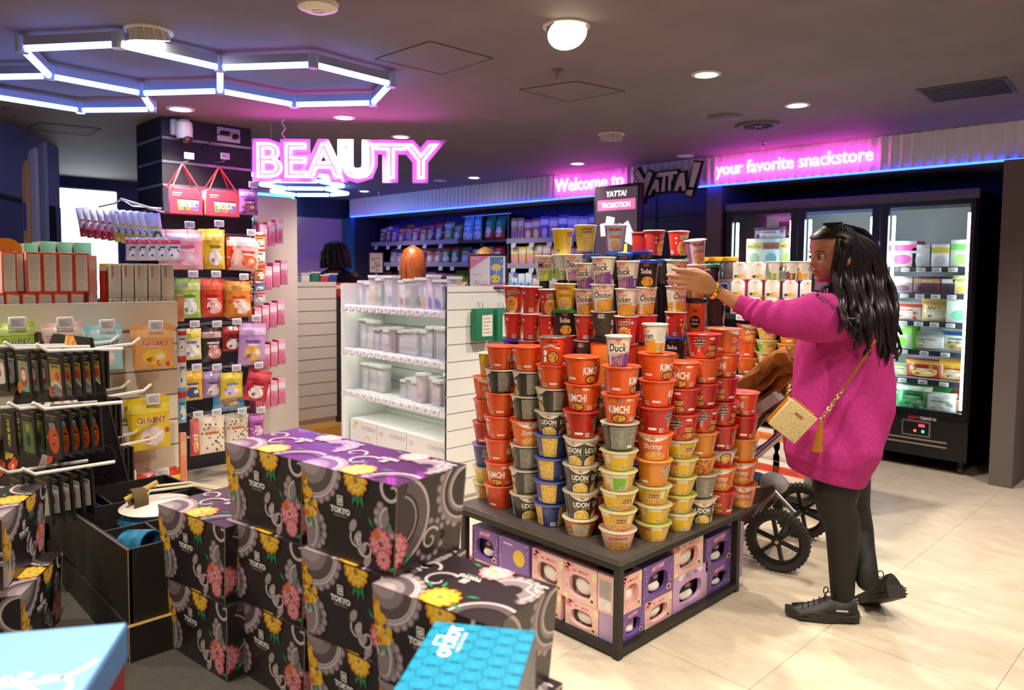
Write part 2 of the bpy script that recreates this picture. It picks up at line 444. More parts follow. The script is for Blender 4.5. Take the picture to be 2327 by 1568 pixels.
sprinkler(1734, 323, 'sprinkler head glowing pink above the snackstore lettering')
sprinkler(1187, 395, 'sprinkler head above the middle of the corrugated band')
sprinkler(861, 434, 'sprinkler head near the left end of the corrugated band')
sprinkler(18, 246, 'sprinkler head below the left hexagon tubes')
def hatch(pts, label):
    q = [atz(x, y, CEIL) for x, y in pts]; cx = sum((v.x for v in q))/4; cy = sum((v.y for v in q))/4
    b = MB(); qq = [(v.x-cx, v.y-cy) for v in q]
    for i in range(4):
        a, e = V((*qq[i], -.0015)), V((*qq[(i+1) % 4], -.0015)); b.tube(M('#3c3432', .8), [a, e], .0025, 4)
    b.prism(CEILM, [(x*.99, y*.99) for x, y in qq], -.0015, -.0005)
    tag(b.obj('ceiling_hatch', loc=(cx, cy, CEIL)), label, 'access hatch', 'flush ceiling hatches')
hatch([(978, 93), (1120, 132), (1004, 168), (852, 133)], 'flush square access hatch right of the hexagon lights')
hatch([(1180, 203), (1292, 230), (1420, 206), (1310, 184)], 'flush access hatch below the brass sprinkler')
hatch([(90, 278), (230, 292), (200, 308), (60, 292)], 'flush hatch in the dark ceiling over the far left corner')
q = [atz(x, y, CEIL) for x, y in [(2080, 203), (2288, 174), (2312, 198), (2130, 230)]]
o = thing('air_vent', 'dark rectangular air grille in the ceiling over the right side', 'air vent', (q[0].x, q[0].y, CEIL))
b = MB(); w_ = (q[1]-q[0]).length; d_ = (q[3]-q[0]).length
b.box(M('#4a4444', .6), 0, w_, 0, d_, -.006, 0); b.obj('frame', o)
b = MB()
for i in range(9): b.box(M('#3a3535', .6), .02, w_-.02, .03+i*d_/9.6, .045+i*d_/9.6, -.011, -.006)
b.obj('louvre', o)
o.rotation_euler[2] = atan2(q[1].y-q[0].y, q[1].x-q[0].x)
c = atz(1723, 284, CEIL); o = thing('round_vent', 'round spoked ceiling vent lit magenta near the fascia', 'air vent', (c.x, c.y, CEIL))
b = MB().lathe(M('#4a3f40', .6), [(.1, -.008), (.14, -.014), (.16, -.006), (.165, 0)], 36, cap0=False, cap1=False)
for k in range(8): b.box(M('#5a4c4e', .6), .02, .105, -.004, .004, -.012, -.008, T(rz=k*pi/4))
b.lathe(M('#5a4c4e', .6), [(0, -.014), (.025, -.013), (.03, -.008)], 16, cap0=False, cap1=False); b.obj('grille', o)
MB().lathe(M('#171314', .8), [(0, -.003), (.102, -.003)], 24, cap0=False, cap1=False).obj('duct', o)
c = atz(1648, 265, CEIL)
tag(MB().lathe(M('#5b5150', .7), [(0, -.012), (.1, -.012), (.115, -.006), (.12, 0)], 32, cap1=False).obj('blanking_plate', loc=(c.x, c.y, CEIL)), 'plain round dark plate beside the spoked vent', 'ceiling plate')
# ------------------------------------------------------------------ hexagon tube lights
NEONB = M('#5f8cff', .4, emit=13); ALU = M('#b9bccb', .35, .6); CLEAR = M('#b8c4e8', .2, .2)
TZ = 2.425
def tube_run(o, a, b, r=.016, housing=True):
    a, b = V(a), V(b); d = (b-a).normalized(); a2, b2 = a+d*.02, b-d*.02
    f = MB().tube(NEONB, [a2, b2], r, 10).obj('light_tube', o)
    if housing:
        m = MB(); L = (b2-a2).length
        m.box(ALU, 0, L, -.014, .014, r*.6, r*.6+.04, T(a2.x, a2.y, a2.z, atan2(d.y, d.x))); m.obj('channel', o)
hx = {k: atz(x, y, TZ) for k, (x, y) in dict(A1=(50, 110), A2=(268, 100), A3=(500, 153), A4=(500, 206), A5=(322, 211), A6=(112, 172), B2=(712, 146), B3=(888, 190), B4=(848, 233), B5=(668, 237), C6=(345, 248), C5=(183, 250)).items()}
cc = (hx['A6']+hx['C5'])/2; hx['C4'] = 2*cc-hx['A5']; hx['C3'] = 2*cc-hx['C6']
ho = thing('hexagon_light', 'joined blue white hexagon tube lights under the near ceiling', 'ceiling light', (0, 0, 0))
for e in 'A1A2 A2A3 A3A4 A4A5 A5A6 A6A1 A3B2 B2B3 B3B4 B4B5 B5A4 A5C6 C6C5 C5C4 C4C3 C3A6'.split(): tube_run(ho, hx[e[:2]], hx[e[2:]])
for k, p in hx.items():
    MB().lathe(CLEAR, [(.026, -.02), (.026, .05)], 12, T(p.x, p.y, p.z)).obj('joint', ho)
h2 = thing('hexagon_light', 'far honeycomb of blue white tubes behind the BEAUTY sign', 'ceiling light', (0, 0, 0))
def P2(l): return [atz(x, y, 2.42) for x, y in l]
for l in [[(571, 396), (628, 411)], [(628, 411), (590, 419)], [(590, 419), (650, 428)], [(650, 428), (615, 434)], [(615, 434), (672, 443)], [(628, 411), (725, 412)], [(650, 428), (738, 429)], [(672, 443), (750, 443)],
          [(770, 403), (725, 412)], [(725, 412), (782, 422)], [(782, 422), (738, 429)], [(738, 429), (792, 440)], [(792, 440), (750, 443)], [(715, 398), (770, 403)], [(571, 396), (600, 391)]]:
    a, b = P2(l); tube_run(h2, a, b, .02, False)
# ------------------------------------------------------------------ neon signs
NEONP = M('#ff56e4', .4, emit=9); NEONC = M('#3fc8ff', .4, emit=6); ACR = M('#d9b6e6', .25, alpha=.82)
def text_outline(s, size, off, depth, res=3):
    c = bpy.data.curves.new('t', 'FONT'); c.body = s; c.size = size; c.offset = off; c.fill_mode = 'NONE'; c.bevel_depth = depth; c.bevel_resolution = 1; c.resolution_u = res
    o = bpy.data.objects.new('t', c); COL.objects.link(o); me = bpy.data.meshes.new_from_object(o)
    r = ([v.co.copy() for v in me.vertices], [tuple(p.vertices) for p in me.polygons]); bpy.data.objects.remove(o); bpy.data.curves.remove(c); bpy.data.meshes.remove(me); return r
def frame(px, py, dep, ux=None, p=None):
    """upright frame: X along ux, Y up, Z towards the room"""
    p = p or atd(px, py, dep); ux = V(ux or (RT.x, RT.y, 0)).normalized(); uz = V((0, 0, 1)); n = ux.cross(uz)
    return Matrix(((ux.x, 0, n.x, p.x), (ux.y, 0, n.y, p.y), (0, 1, 0, p.z), (0, 0, 0, 1)))
X = frame(585, 401, 5.2)
o = thing('neon_sign', 'hanging pink neon BEAUTY sign in outlined letters on clear backing', 'neon sign', X.translation)
Rm = X.to_3x3().to_4x4()
vs, fs, wd = text_mesh('BEAUTY', .02); sc = 1.27/wd; cap = max(v[1] for v in vs)
sy_ = .235/cap
vv, ff = text_outline('BEAUTY', 1, .0, .011/sc); x0 = min(v.x for v in vv)
m = MB(); m.add([((v.x-x0)*sc, v.y*sy_, v.z*sc+.018) for v in vv], ff, NEONP, Rm, True); m.obj('neon_tube', o)
m = MB(); v3, f3, w3 = text_mesh('BEAUTY', .11); xm = min(v[0] for v in v3)
m.add([((x-.1)*sc, y*sy_, -.004) for x, y in v3], f3, ACR, Rm); m.add([((x-.1)*sc, y*sy_, .002) for x, y in v3], f3, ACR, Rm); m.obj('backing', o)
for hx_, hz in ((.1, .5), (1.2, .5)):
    MB().tube(M('#b9b4b8', .4, .6), [Rm @ V((hx_, .24, 0)), Rm @ V((hx_, CEIL-X.translation.z, 0))], .0015, 5).obj('hanging_wire', o)
pts = [Rm @ V((.19+.012*sin(k*1.3), .24+k*(CEIL-X.translation.z-.24)/10, .01)) for k in range(11)]
MB().tube(M('#e9c9e4', .5), pts, .004, 6).obj('power_cord', o)
# 'TION' sign with a cyan border on the end wall
X = frame(0, 0, 0, (0, 1, 0), p=atx(560, 497, -9.7)); Rm = X.to_3x3().to_4x4()
o = thing('neon_sign', 'pink neon lettering inside a cyan outline on the end wall', 'neon sign', X.translation)
r_ = atx(668, 472, -9.7).y-X.translation.y; t_ = atx(660, 447, -9.7).z-X.translation.z
bp = [(-.5, 0)]+[(r_-.06+.06*cos(a), .06+.06*sin(a)) for a in [-pi/2+k*pi/8 for k in range(5)]]+[(r_-.06+.06*cos(a), t_-.06+.06*sin(a)) for a in [k*pi/8 for k in range(5)]]+[(-.5, t_)]
MB().tube(NEONC, [Rm @ V((x, y, .02)) for x, y in bp], .014, 8).obj('neon_border', o)
m = MB(); m.text(NEONP, 'TION', .24, Rm @ T(r_-.05, .075, .012), .02, .015, align='R', sx=.72); m.obj('neon_tube', o)
MB().box(M('#23264a', .5), -.5, r_, 0, t_, -.01, .004, Rm).obj('backing', o)
# lettering on the corrugated band
def neon_line(t, pa, pb, cap_px, label, bold=.012):
    A_, B_ = aty(*pa, FY-.03), aty(*pb, FY-.03); top = aty(pa[0], pa[1]-cap_px, FY-.03); w_ = B_.x-A_.x
    vs, fs, wd = text_mesh(t, bold); k = w_/wd
    o = thing('neon_sign', label, 'neon sign', (A_.x, FY-.03, A_.z)); X = Matrix(((1, 0, 0, 0), (0, 0, -1, 0), (0, 1, 0, 0), (0, 0, 0, 1)))
    hgt = (top.z-A_.z)/.72
    m = MB(); m.text(NEONP, t, 1, X @ Matrix.Diagonal((k, hgt, 1, 1)), .014, bold, align='L'); m.obj('neon_tube', o)
    m = MB(); m.text(M('#e4bfe6', .3, alpha=.35), t, 1, X @ Matrix.Translation((-.004, 0, -.012)) @ Matrix.Diagonal((k, hgt, 1, 1)), .004, bold+.05, align='L'); m.obj('backing', o)
neon_line('Welcome to', (1262, 437), (1418, 421), 30, 'pink neon Welcome to lettering on the corrugated band')
neon_line('your favorite snackstore', (1628, 399), (1985, 368), 29, 'long pink neon lettering your favorite snackstore above the freezers')
# big white logo letters with dark outline
X = frame(0, 0, 0, (1, 0, 0), p=aty(1441, 455, FY-.12)); Rm = X.to_3x3().to_4x4()
o = thing('logo_sign', 'white brush-style shop logo letters with black outline and exclamation mark', 'shop sign', X.translation)
def yp(l):
    out = []
    for x, y in l:
        q = aty(1230+x/5.412, 340+y/5.412, FY-.12)-X.translation; out.append((q.x, q.z))
    return out
L1 = [yp([(1165, 290), (1210, 245), (1290, 375), (1340, 270), (1390, 295), (1325, 480), (1275, 640), (1230, 610), (1250, 450)]),
      yp([(1330, 570), (1425, 370), (1465, 375), (1472, 520), (1430, 525), (1425, 480), (1390, 500), (1365, 560)]),
      yp([(1455, 290), (1690, 265), (1700, 300), (1640, 312), (1645, 365), (1620, 380), (1618, 500), (1580, 510), (1588, 325), (1550, 330), (1545, 515), (1495, 520), (1520, 330), (1460, 345)]),
      yp([(1650, 510), (1725, 300), (1780, 285), (1800, 500), (1755, 510), (1745, 445), (1720, 450), (1700, 510)]),
      yp([(1900, 160), (1985, 165), (1895, 470), (1838, 460)]), yp([(1815, 500), (1890, 495), (1870, 575), (1795, 560)])]
for k, l in enumerate(L1):
    ax = sum(p[0] for p in l)/len(l); ay = sum(p[1] for p in l)/len(l)
    MB().prism(M('#d9c8d2', .5), l, .012, .03, Rm, side=M('#2a2328', .5)).obj('letter', o)
    g = []
    n = len(l); sg = 1 if sum(l[i-1][0]*l[i][1]-l[i][0]*l[i-1][1] for i in range(n)) > 0 else -1
    for i in range(n):
        a, b, c = V(l[i-1]), V(l[i]), V(l[(i+1) % n]); n1 = V(((b-a).y, -(b-a).x)).normalized()*sg; n2 = V(((c-b).y, -(c-b).x)).normalized()*sg
        mm = (n1+n2); mm = mm.normalized() if mm.length > .2 else n1; g.append(b+mm*.02/max(.55, mm.dot(n1)))
    MB().prism(M('#2a2328', .5), [tuple(q) for q in g], -.01, .012, Rm).obj('outline', o)
# wall mural / curtain under the TION sign, bright screen on the far left
q0, q1 = atx(600, 640, -9.74), atx(781, 499, -9.74)
mu = MN('pink_mural', ['#c98fb4', '#d7a5c8', '#e0a9a0'], 1.2, .4, 2, stretch=(1, .6, 2.4))
m = MB().box(mu, -9.745, -9.735, q0.y-.4, q1.y, .3, q1.z)
tag(m.obj('wall_mural'), 'pale pink and lilac sheet covering the end wall under the neon', 'mural')
q0, q1 = atx(131, 560, -9.6), atx(264, 437, -9.6)
o = thing('light_screen', 'glowing blank white screen on the far left wall', 'screen', (-9.6, q0.y, 1.3))
MB().bbox(M('#e6f3ff', .5, emit=5), -.01, .01, 0, q1.y-q0.y, -.2, q1.z-1.3, .02).obj('lit_panel', o)
MB().box(M('#30323a', .5), -.06, -.011, -.02, q1.y-q0.y+.02, -.25, q1.z-1.28).obj('casing', o)
# ------------------------------------------------------------------ black display table
TX0, TX1, TY0, TY1, TZT = -2.538, -1.63, 2.162, 3.06, .39
STEEL = M('#2b2826', .45, .3); TOPM = MN('dark_table_top', ['#4a4440', '#544d48'], 30, .45)
o = thing('display_table', 'low black square table carrying the noodle cup pyramid', 'table', ((TX0+TX1)/2, (TY0+TY1)/2, 0))
cx, cy = (TX0+TX1)/2, (TY0+TY1)/2; hx_, hy_ = (TX1-TX0)/2, (TY1-TY0)/2
MB().bbox(TOPM, -hx_-.012, hx_+.012, -hy_-.012, hy_+.012, TZT-.022, TZT, .003).obj('table_top', o)
q = .028
for sx in (-1, 1):
    for sy in (-1, 1):
        MB().box(STEEL, min(sx*hx_, sx*(hx_-q)), max(sx*hx_, sx*(hx_-q)), min(sy*hy_, sy*(hy_-q)), max(sy*hy_, sy*(hy_-q)), 0, TZT-.022).obj('leg', o)
b = MB()
for z in (.0, TZT-.05):
    zz = (z+.012, z+.04) if z == 0 else (z, z+.028)
    for s in (-1, 1):
        b.box(STEEL, -hx_+q, hx_-q, min(s*hy_, s*(hy_-q)), max(s*hy_, s*(hy_-q)), *zz); b.box(STEEL, min(s*hx_, s*(hx_-q)), max(s*hx_, s*(hx_-q)), -hy_+q, hy_-q, *zz)
b.obj('rail_frame', o)
MB().box(M('#38332f', .6), -hx_+q, hx_-q, -hy_+q, hy_-q, .024, .036).obj('bottom_shelf', o)
# ------------------------------------------------------------------ noodle cups: printed designs
NOOD = MN('noodle_photo', ['#7a3d14', '#d98a2b', '#f0c04a', '#c94a1e'], 95, .4, 4)
NOODY = MN('yellow_noodle_photo', ['#a8641a', '#e8b43a', '#f7dc7a', '#d9772a'], 110, .4, 4)
NOODR = MN('red_noodle_photo', ['#6e2a10', '#c9581f', '#e8a04a', '#8fa83a'], 90, .4, 4)
NOODC = MN('cup_ingredients_photo', ['#9c4a1c', '#e0903c', '#f3d27a', '#b04324'], 150, .4, 4)
GREYTX = MN('grey_back_print', ['#8d887c', '#a39d90'], 60, .45)
def xin(a, cx, cy, s, m, w=.09):
    """the brush-drawn character on the red bowls"""
    k = lambda x, y: (cx+x*s, cy+y*s); W = w*s
    a.stroke(m, [k(-.02, .56), k(.08, .42)], W*1.3)
    for pts, ww in (([(-.3, .36), (.02, .4), (.34, .4)], .1), ([(-.18, .3), (-.1, .14)], .1), ([(.2, .32), (.1, .14)], .1), ([(-.48, .08), (0, .13), (.5, .12)], .12), ([(-.34, -.12), (0, -.08), (.36, -.08)], .1), ([(.02, .12), (.0, -.3), (-.02, -.66)], .13)):
        a.stroke(m, [k(*p) for p in pts], [W/.09*ww*f for f in ([1.0, .8, 1.1][:len(pts)])])
W_, K_ = M('#f6f2ea', .35), M('#1c1614', .4)
def side_print(a, h, R, dark='#b8451a', at=(90, 270)):
    for d in at:
        u = rad(d)*R
        a.lines(M(dark, .4), u-.03, .03, u+.03, h-.015, 12, .0012, .2)
    return a
def D_kimchi(a, h, R):
    for d in (0, 180):
        u = rad(d)*R; a.l = 1
        a.arc(M('#f3a63c', .4), u-.02, .075, .017, .0195, 0, pi, 10); a.arc(M('#d9691f', .4), u-.02, .075, 0.001, .0165, 0, pi, 10)
        a.ell(M('#f3d7c4', .4), u+.036, .092, .012, .0055, 12); a.rect(M('#efd9c6', .4), u+.05, .089, u+.055, .096)
        a.ell(M('#3a2a18', .4), u+.0, .0185, .034, .0185, 20); a.up()
        a.ell(NOOD, u, .0185, .029, .0142, 20); xin(a, u+.002, .084, .017, W_, .15); a.up(); xin(a, u+.002, .084, .017, K_)
        a.text(M('#7a2408', .4), 'KIMCHI', u+.0012, .0392, .041, .035, sx=.62); a.up(); a.text(W_, 'KIMCHI', u, .0405, .041, .03, sx=.62)
    for d in (95, 275):
        u = rad(d)*R; a.l = 1; a.rrect(W_, u-.018, .018, u+.018, .027, .002); a.up(); a.text(K_, '3', u+.013, .0195, .008); a.rect(M('#c9c3b8', .4), u-.014, .021, u+.006, .0235); a.l = 1
        a.barcode(u-.055, .008, .022, .016)
    side_print(a, h, R, '#dc5416', (92, 272))
def D_shin(a, h, R):
    for d in (0, 180):
        u = rad(d)*R; a.l = 1
        a.poly(M('#e2542e', .4), [(u-.05, .012), (u-.02, .03), (u+.01, .012), (u+.02, .03), (u+.05, .01), (u+.05, .002), (u-.05, .002)])
        xin(a, u-.022, .066, .056, W_, .15); a.ell(M('#f0d2c0', .4), u+.032, .09, .013, .006, 12)
        a.ell(M('#33251a', .4), u+.034, .022, .032, .0175, 20); a.up(); xin(a, u-.022, .066, .056, K_, .1); a.ell(NOODR, u+.034, .022, .027, .0135, 20)
        a.text(M('#1f130c', .4), 'SHIN', u+.036, .06, .012, .02, sx=1); a.rect(M('#e0b032', .4), u+.018, .047, u+.054, .057); a.rect(M('#e9d9c4', .4), u+.022, .04, u+.05, .0435); a.up(); a.text(K_, '신라면', u+.036, .0485, .009, .01)
    for d in (90, 270):
        u = rad(d)*R; a.l = 1; a.rrect(W_, u-.018, .016, u+.018, .026, .002); a.barcode(u+.03, .006, .02, .018)
    side_print(a, h, R, '#8e150f', (92, 272))
def D_shrimp(a, h, R):
    for d in (0, 180):
        u = rad(d)*R; a.l = 1
        a.poly(W_, [(u-.06, h-.006)]+[(u-.06+.12*i/10, h-.012-.018*sin(pi*i/10)) for i in range(11)]+[(u+.06, h-.006)])
        a.ell(NOODC, u+.005, .012, .05, .026, 22); a.up(); a.text(M('#d23b1e', .4), 'Big', u, h-.021, .014, .01, .2)
        a.text(M('#8a2a08', .4), 'Shrimp', u-.0005, .0465, .034, .022, .25, sx=.78); a.up(); a.text(W_, 'Shrimp', u-.002, .048, .034, .016, .25, sx=.78); a.text(M('#f3c53c', .4), 'flavour', u-.028, .04, .008, 0, align='L')
    for d in (90, 270):
        u = rad(d)*R; a.l = 1; a.rrect(W_, u-.018, .014, u+.018, .024, .002)
    side_print(a, h, R, '#cc5a12', (92, 272))
def D_udon(a, h, R):
    for d in (-38, 38) if False else (0, 76):
        u = rad(d)*R; a.l = 1
        a.poly(M('#efe6cf', .4), [(u-.046, h-.004)]+[(u-.046+.092*i/10, h-.012-.02*sin(pi*i/10)) for i in range(11)]+[(u+.046, h-.004)])
        a.ell(M('#e9dcc0', .4), u-.002, .01, .036, .03, 22); a.up(); a.ell(NOODY, u, .012, .032, .0235, 22); a.text(M('#d0432a', .4), 'Big', u, h-.024, .013, .01, .2)
        a.text(W_, 'UDON', u-.003, .052, .03, .035, .08, sx=.74); a.text(M('#e8cf3a', .4), '튀김우동', u+.016, .041, .0095, .01); a.rect(M('#d8c23a', .4), u-.034, .043, u-.016, .046)
    for d in (170, 215, 262):
        u = rad(d)*R; a.l = 1; a.rect(GREYTX, u-.024, .01, u+.025, h-.012); a.up(); a.lines(M('#4c4842', .4), u-.021, .014, u+.021, h-.016, 15, .0016, .35)
        if d != 170: a.rect(W_, u-.004, .014, u+.02, .024)
def D_blue(a, h, R):
    for d in (-62, 62, 180):
        u = rad(d)*R; a.l = 1; a.rect(NOODY, u-.036, .006, u+.03, h-.01); a.up(); a.lines(M('#cdbb54', .4), u-.03, .02, u+.02, h-.02, 4, .003, .6)
    for d in (0, 120, 240):
        u = rad(d)*R; a.l = 1; a.lines(M('#7f8cc0', .4), u-.026, .02, u+.026, h-.02, 13, .0013, .3); a.barcode(u-.004, .008, .026, .018)
def D_pho(col):
    def f(a, h, R):
        for d in (0, 150):
            u = rad(d)*R; a.l = 1; a.rect(M('#d9b24a', .4), u-.046, .03, u+.036, h-.01)
            a.ell(NOODC, u-.0, .012, .046, .02, 20); a.ell(M('#e59a86', .4), u+.02, .012, .014, .011, 12); a.rect(M('#efe0b4', .4), u+.022, .03, u+.04, h-.012)
            a.up(); a.rect(M('#5e2413', .4), u-.024, .034, u+.018, .048); a.up(); a.text(M('#f4ead2', .4), "PHO BO", u-.003, .0368, .0115, .02)
        for d in (75, 230, 290):
            u = rad(d)*R; a.l = 1; a.rect(M(col, .4), u-.026, .006, u+.026, h-.022); a.rect(M('#ece6cc', .4), u-.026, h-.022, u+.026, h-.008); a.up(); a.lines(M('#c79d1e' if col != '#7fbf2f' else '#5a9a22', .4), u-.022, .018, u+.022, h-.026, 6, .0011, .2)
            if d != 230: a.barcode(u+.0, .007, .024, .013)
    return f
def D_mama(a, h, R):
    for d in (0, 180):
        u = rad(d)*R; a.l = 1; a.ell(NOODC, u-.024, .03, .028, .026, 18); a.rect(M('#efe2bc', .4), u-.06, .002, u-.045, h-.01); a.up(); a.text(M('#cf2f1c', .4), 'MAMA', u-.012, h-.024, .013, .03, sx=1.0)
        a.l = 1; a.rect(M('#f0c21e', .4), u+.012, .004, u+.05, h-.022); a.rect(M('#efe8cf', .4), u+.012, h-.022, u+.05, h-.008); a.up(); a.lines(M('#c99c10', .4), u+.016, .018, u+.046, h-.026, 6, .0011, .2); a.barcode(u+.022, .006, .022, .012)
def D_tomyum(a, h, R):
    for d in (0, 180):
        u = rad(d)*R; a.l = 1; a.ell(NOODC, u, .014, .05, .024, 20); a.rect(M('#f2b8a8', .4), u-.05, h-.02, u+.05, h-.012); a.up(); a.poly(M('#c9543c', .4), [(u-.04, .042), (u+.032, .046), (u+.034, .055), (u-.038, .052)]); a.up(); a.text(M('#f8e6d8', .4), 'TOM YUM GOONG', u-.003, .0445, .0065, .02, rot=.05)
def D_brown(a, h, R):
    for d in (0, 140, 250):
        u = rad(d)*R; a.l = 1; a.rect(M('#e9dfc4', .4), u-.036, .01, u+.036, h-.02); a.up(); a.lines(M('#a79c86', .4), u-.032, .014, u+.032, h-.024, 11, .0012, .25)
        a.l = 1; a.barcode(u-.064, .008, .022, .024)
def D_bow(txt):
    def f(a, h, R):
        for d in (0, 180):
            u = rad(d)*R; a.l = 1
            for k, t in enumerate(txt):
                a.l = 1; a.text(W_, t, u, h*.66-k*.024, .026, .06, .12, sx=.85); a.up(); a.text(M('#2a2a38', .4), t, u, h*.66-k*.024, .026, .015, .12, sx=.85)
        for d in (90, 270):
            u = rad(d)*R; a.l = 1; a.rrect(W_, u-.02, .016, u+.016, .025, .002)
        side_print(a, h, R, '#b8741a', (92, 272))
    return f
def D_rice(a, h, R):
    for d in (0, 180):
        u = rad(d)*R; a.l = 1; a.rect(M('#cc3420', .4), u-.06, .002, u+.06, .03); a.ell(M('#2a1a14', .4), u+.026, .042, .026, .028, 20); a.up(); a.ell(NOODY, u+.026, .042, .022, .024, 20)
        a.text(K_, 'Rice', u-.03, .05, .022, .025, .1, sx=.85); a.text(K_, 'Noodles', u-.03, .032, .013, .02, .1, sx=.85)
def D_noodle(a, h, R):
    for d in (0, 180):
        u = rad(d)*R; a.l = 1; a.ell(NOODR, u+.012, .046, .045, .042, 22); a.text(K_, 'Noodle', u-.03, .044, .026, .03, sx=.85); a.up(); a.ell(M('#7fa83a', .4), u+.02, .062, .008, .004, 8)
def D_cupnoodle(word, col, pic=NOODC, back='#f0ece2'):
    def f(a, h, R):
        for d in (0, 180):
            u = rad(d)*R; a.l = 1
            a.rect(M('#efe7d4', .4), u-.05, h*.36, u+.046, h-.004)
            for i in range(22): a.rect(M('#c9b68c', .4), u-.05+i*.0044, h-.02, u-.0484+i*.0044, h-.012)
            a.rect(M(col, .4), u+.02, .002, u+.075, h*.36); a.up()
            a.poly(M(col, .4), [(u-.03, h*.3), (u+.046, h*.46), (u+.046, .002), (u-.03, .002)]); a.ell(pic, u-.006, .018, .022, .021, 18)
            a.rect(M('#e8b450', .4), u+.008, .006, u+.022, h*.4); a.ell(M('#d8963a', .4), u+.015, .046, .007, .006, 8)
            a.stroke(M('#4a2c18', .4), [(u-.03, h*.36), (u+.01, h*.4), (u+.046, h*.48)], .0024); a.rect(M('#d88a78', .4), u-.026, h*.425, u+.02, h*.452)
            a.text(M('#e0503c', .4), 'CUP', u-.004, h*.815, .0145, .03, sx=1.2); a.text(M('#e0503c', .4), 'NOODLES', u-.004, h*.71, .0145, .03, sx=.85)
            a.up(); a.text(K_, word, u-.002, h*.49, .04 if len(word) < 6 else .036, .016, .2, sx=.78 if len(word) < 6 else .66)
        for d in (90, 270):
            u = rad(d)*R; a.l = 1; a.rect(M('#dcd6cc', .4), u-.016, h*.4, u+.016, h-.006); a.rect(M(col, .4), u-.024, .002, u+.02, h*.36); a.up(); a.lines(M('#b9b2a6', .4), u-.012, h*.44, u+.012, h-.03, 10, .001, .3); a.barcode(u-.012, .008, .011, .026)
    return f
def D_indomie(base, red='#c9281e'):
    def f(a, h, R):
        for d in (0, 180):
            u = rad(d)*R; a.l = 1
            a.poly(M('#f3ead8', .4), [(u-.024, h-.018), (u+.022, h-.012), (u+.022, h-.036), (u-.02, h-.042)]); a.ell(M('#efe3cc', .4), u-.002, .034, .031, .036, 20); a.up()
            a.poly(M(red, .4), [(u-.022, h-.018), (u+.02, h-.0135), (u+.02, h-.027), (u-.02, h-.031)]); a.poly(M('#3f8f35', .4), [(u-.02, h-.032), (u+.02, h-.028), (u+.02, h-.035), (u-.018, h-.0405)]); a.ell(NOOD if base else NOODY, u-.002, .034, .028, .033, 20)
            a.ell(M('#d8cfe0', .4), u+.033, h-.028, .007, .007, 10); a.up(); a.text(W_, 'Indomie', u, h-.027, .0105, .02, .15, sx=.9, rot=.1)
            if base: a.poly(M('#efa22c', .4), [(u-.03, .05), (u+.026, .064), (u+.026, .052), (u-.03, .038)]); a.text(M('#8a2a10', .4), 'Spicy', u-.002, .047, .008, .02, rot=.22)
        for d in (90, 270):
            u = rad(d)*R; a.l = 1; a.lines(M('#e5685a' if base else '#caa818', .4), u-.02, .03, u+.014, h-.02, 13, .0012, .25); a.barcode(u-.01, .008, .022, .016)
            for k in (0, 1): a.ell(M('#ecd9c4', .4), u+.026, h*.5+k*.022, .005, .005, 10)
    return f
def D_mamatall(top):
    def f(a, h, R):
        for d in (0, 180):
            u = rad(d)*R; a.l = 1; a.ell(M('#e9ddc2', .4), u, .026, .03, .028, 18); a.rect(M('#e8761f', .4), u-.028, h*.5, u+.026, h*.58); a.up(); a.ell(NOODC, u, .026, .026, .024, 18); a.text(M('#c2301c', .4), 'MAMA', u, h*.76, .019, .03, sx=1.0); a.rect(M('#d9d2c0', .4), u-.024, h*.64, u+.01, h*.7)
        for d in (90, 270):
            u = rad(d)*R; a.l = 1; a.rect(M(top, .4), u-.02, .002, u+.024, h-.004); a.up(); a.lines(M('#e9e2da', .4), u-.014, .02, u+.012, h-.02, 9, .0012, .3); a.barcode(u-.01, .03, .016, .03)
    return f
def D_soba(a, h, R):
    for d in (0, 180):
        u = rad(d)*R; a.l = 1; a.ell(M('#c9452e', .4), u, h*.83, .013, .007, 12); a.ell(NOOD, u+.006, .022, .028, .022, 18); a.up(); a.text(W_, 'Soba', u, h*.5, .03, .03, sx=.8)
        a.ell(M('#d8321e', .4), u-.003, h*.57, .003, .003, 8)
    for d in (90, 270):
        u = rad(d)*R; a.l = 1; a.lines(M('#6b645c', .4), u-.024, .012, u+.022, h-.016, 16, .0012, .3); a.barcode(u-.012, h-.03, .022, .018)
def D_hakata(a, h, R):
    for d in (0, 180):
        u = rad(d)*R; a.l = 1; a.ell(M('#1f1612', .4), u, h*.3, .026, .022, 18); a.text(M('#f3b48a', .4), 'HAKATA', u, h*.78, .014, .02, sx=.85); a.up(); a.text(W_, 'Korean', u, h*.34, .0105, .02); a.text(W_, 'Barbecue', u, h*.22, .0105, .02, sx=.85); a.text(K_, 'ASIA', u, h*.6, .012, .03)
def D_hot(a, h, R):
    for d in (0, 180):
        u = rad(d)*R; a.l = 1; a.ell(M('#3a1c12', .4), u+.008, .034, .026, .026, 20); a.ell(W_, u-.027, .052, .009, .012, 12); a.rect(W_, u-.034, .014, u-.022, .036); a.poly(M('#f4d9bc', .4), [(u-.04, h*.66), (u, h*.74), (u+.04, h*.62), (u+.038, h*.56), (u, h*.66), (u-.038, h*.6)])
        a.up(); a.ell(NOODR, u+.008, .034, .0225, .0225, 20); a.text(K_, 'KOREAN', u, h*.78, .012, .03); a.text(K_, 'STYLE HOT NOODLE', u, h*.645, .0085, .03); a.text(M('#e6401e', .4), 'SPICY', u, h*.54, .012, .02)
def D_plain(c):
    def f(a, h, R):
        for d in (45, 225): a.l = 1; u = rad(d)*R; a.lines(M(c, .4), u-.03, .02, u+.03, h-.02, 10, .0012, .3)
    return f
BIG = (.110, .0715, .054); LOW = (.078, .0705, .051); TALL = (.116, .048, .036); JAR = (.112, .052, .044)
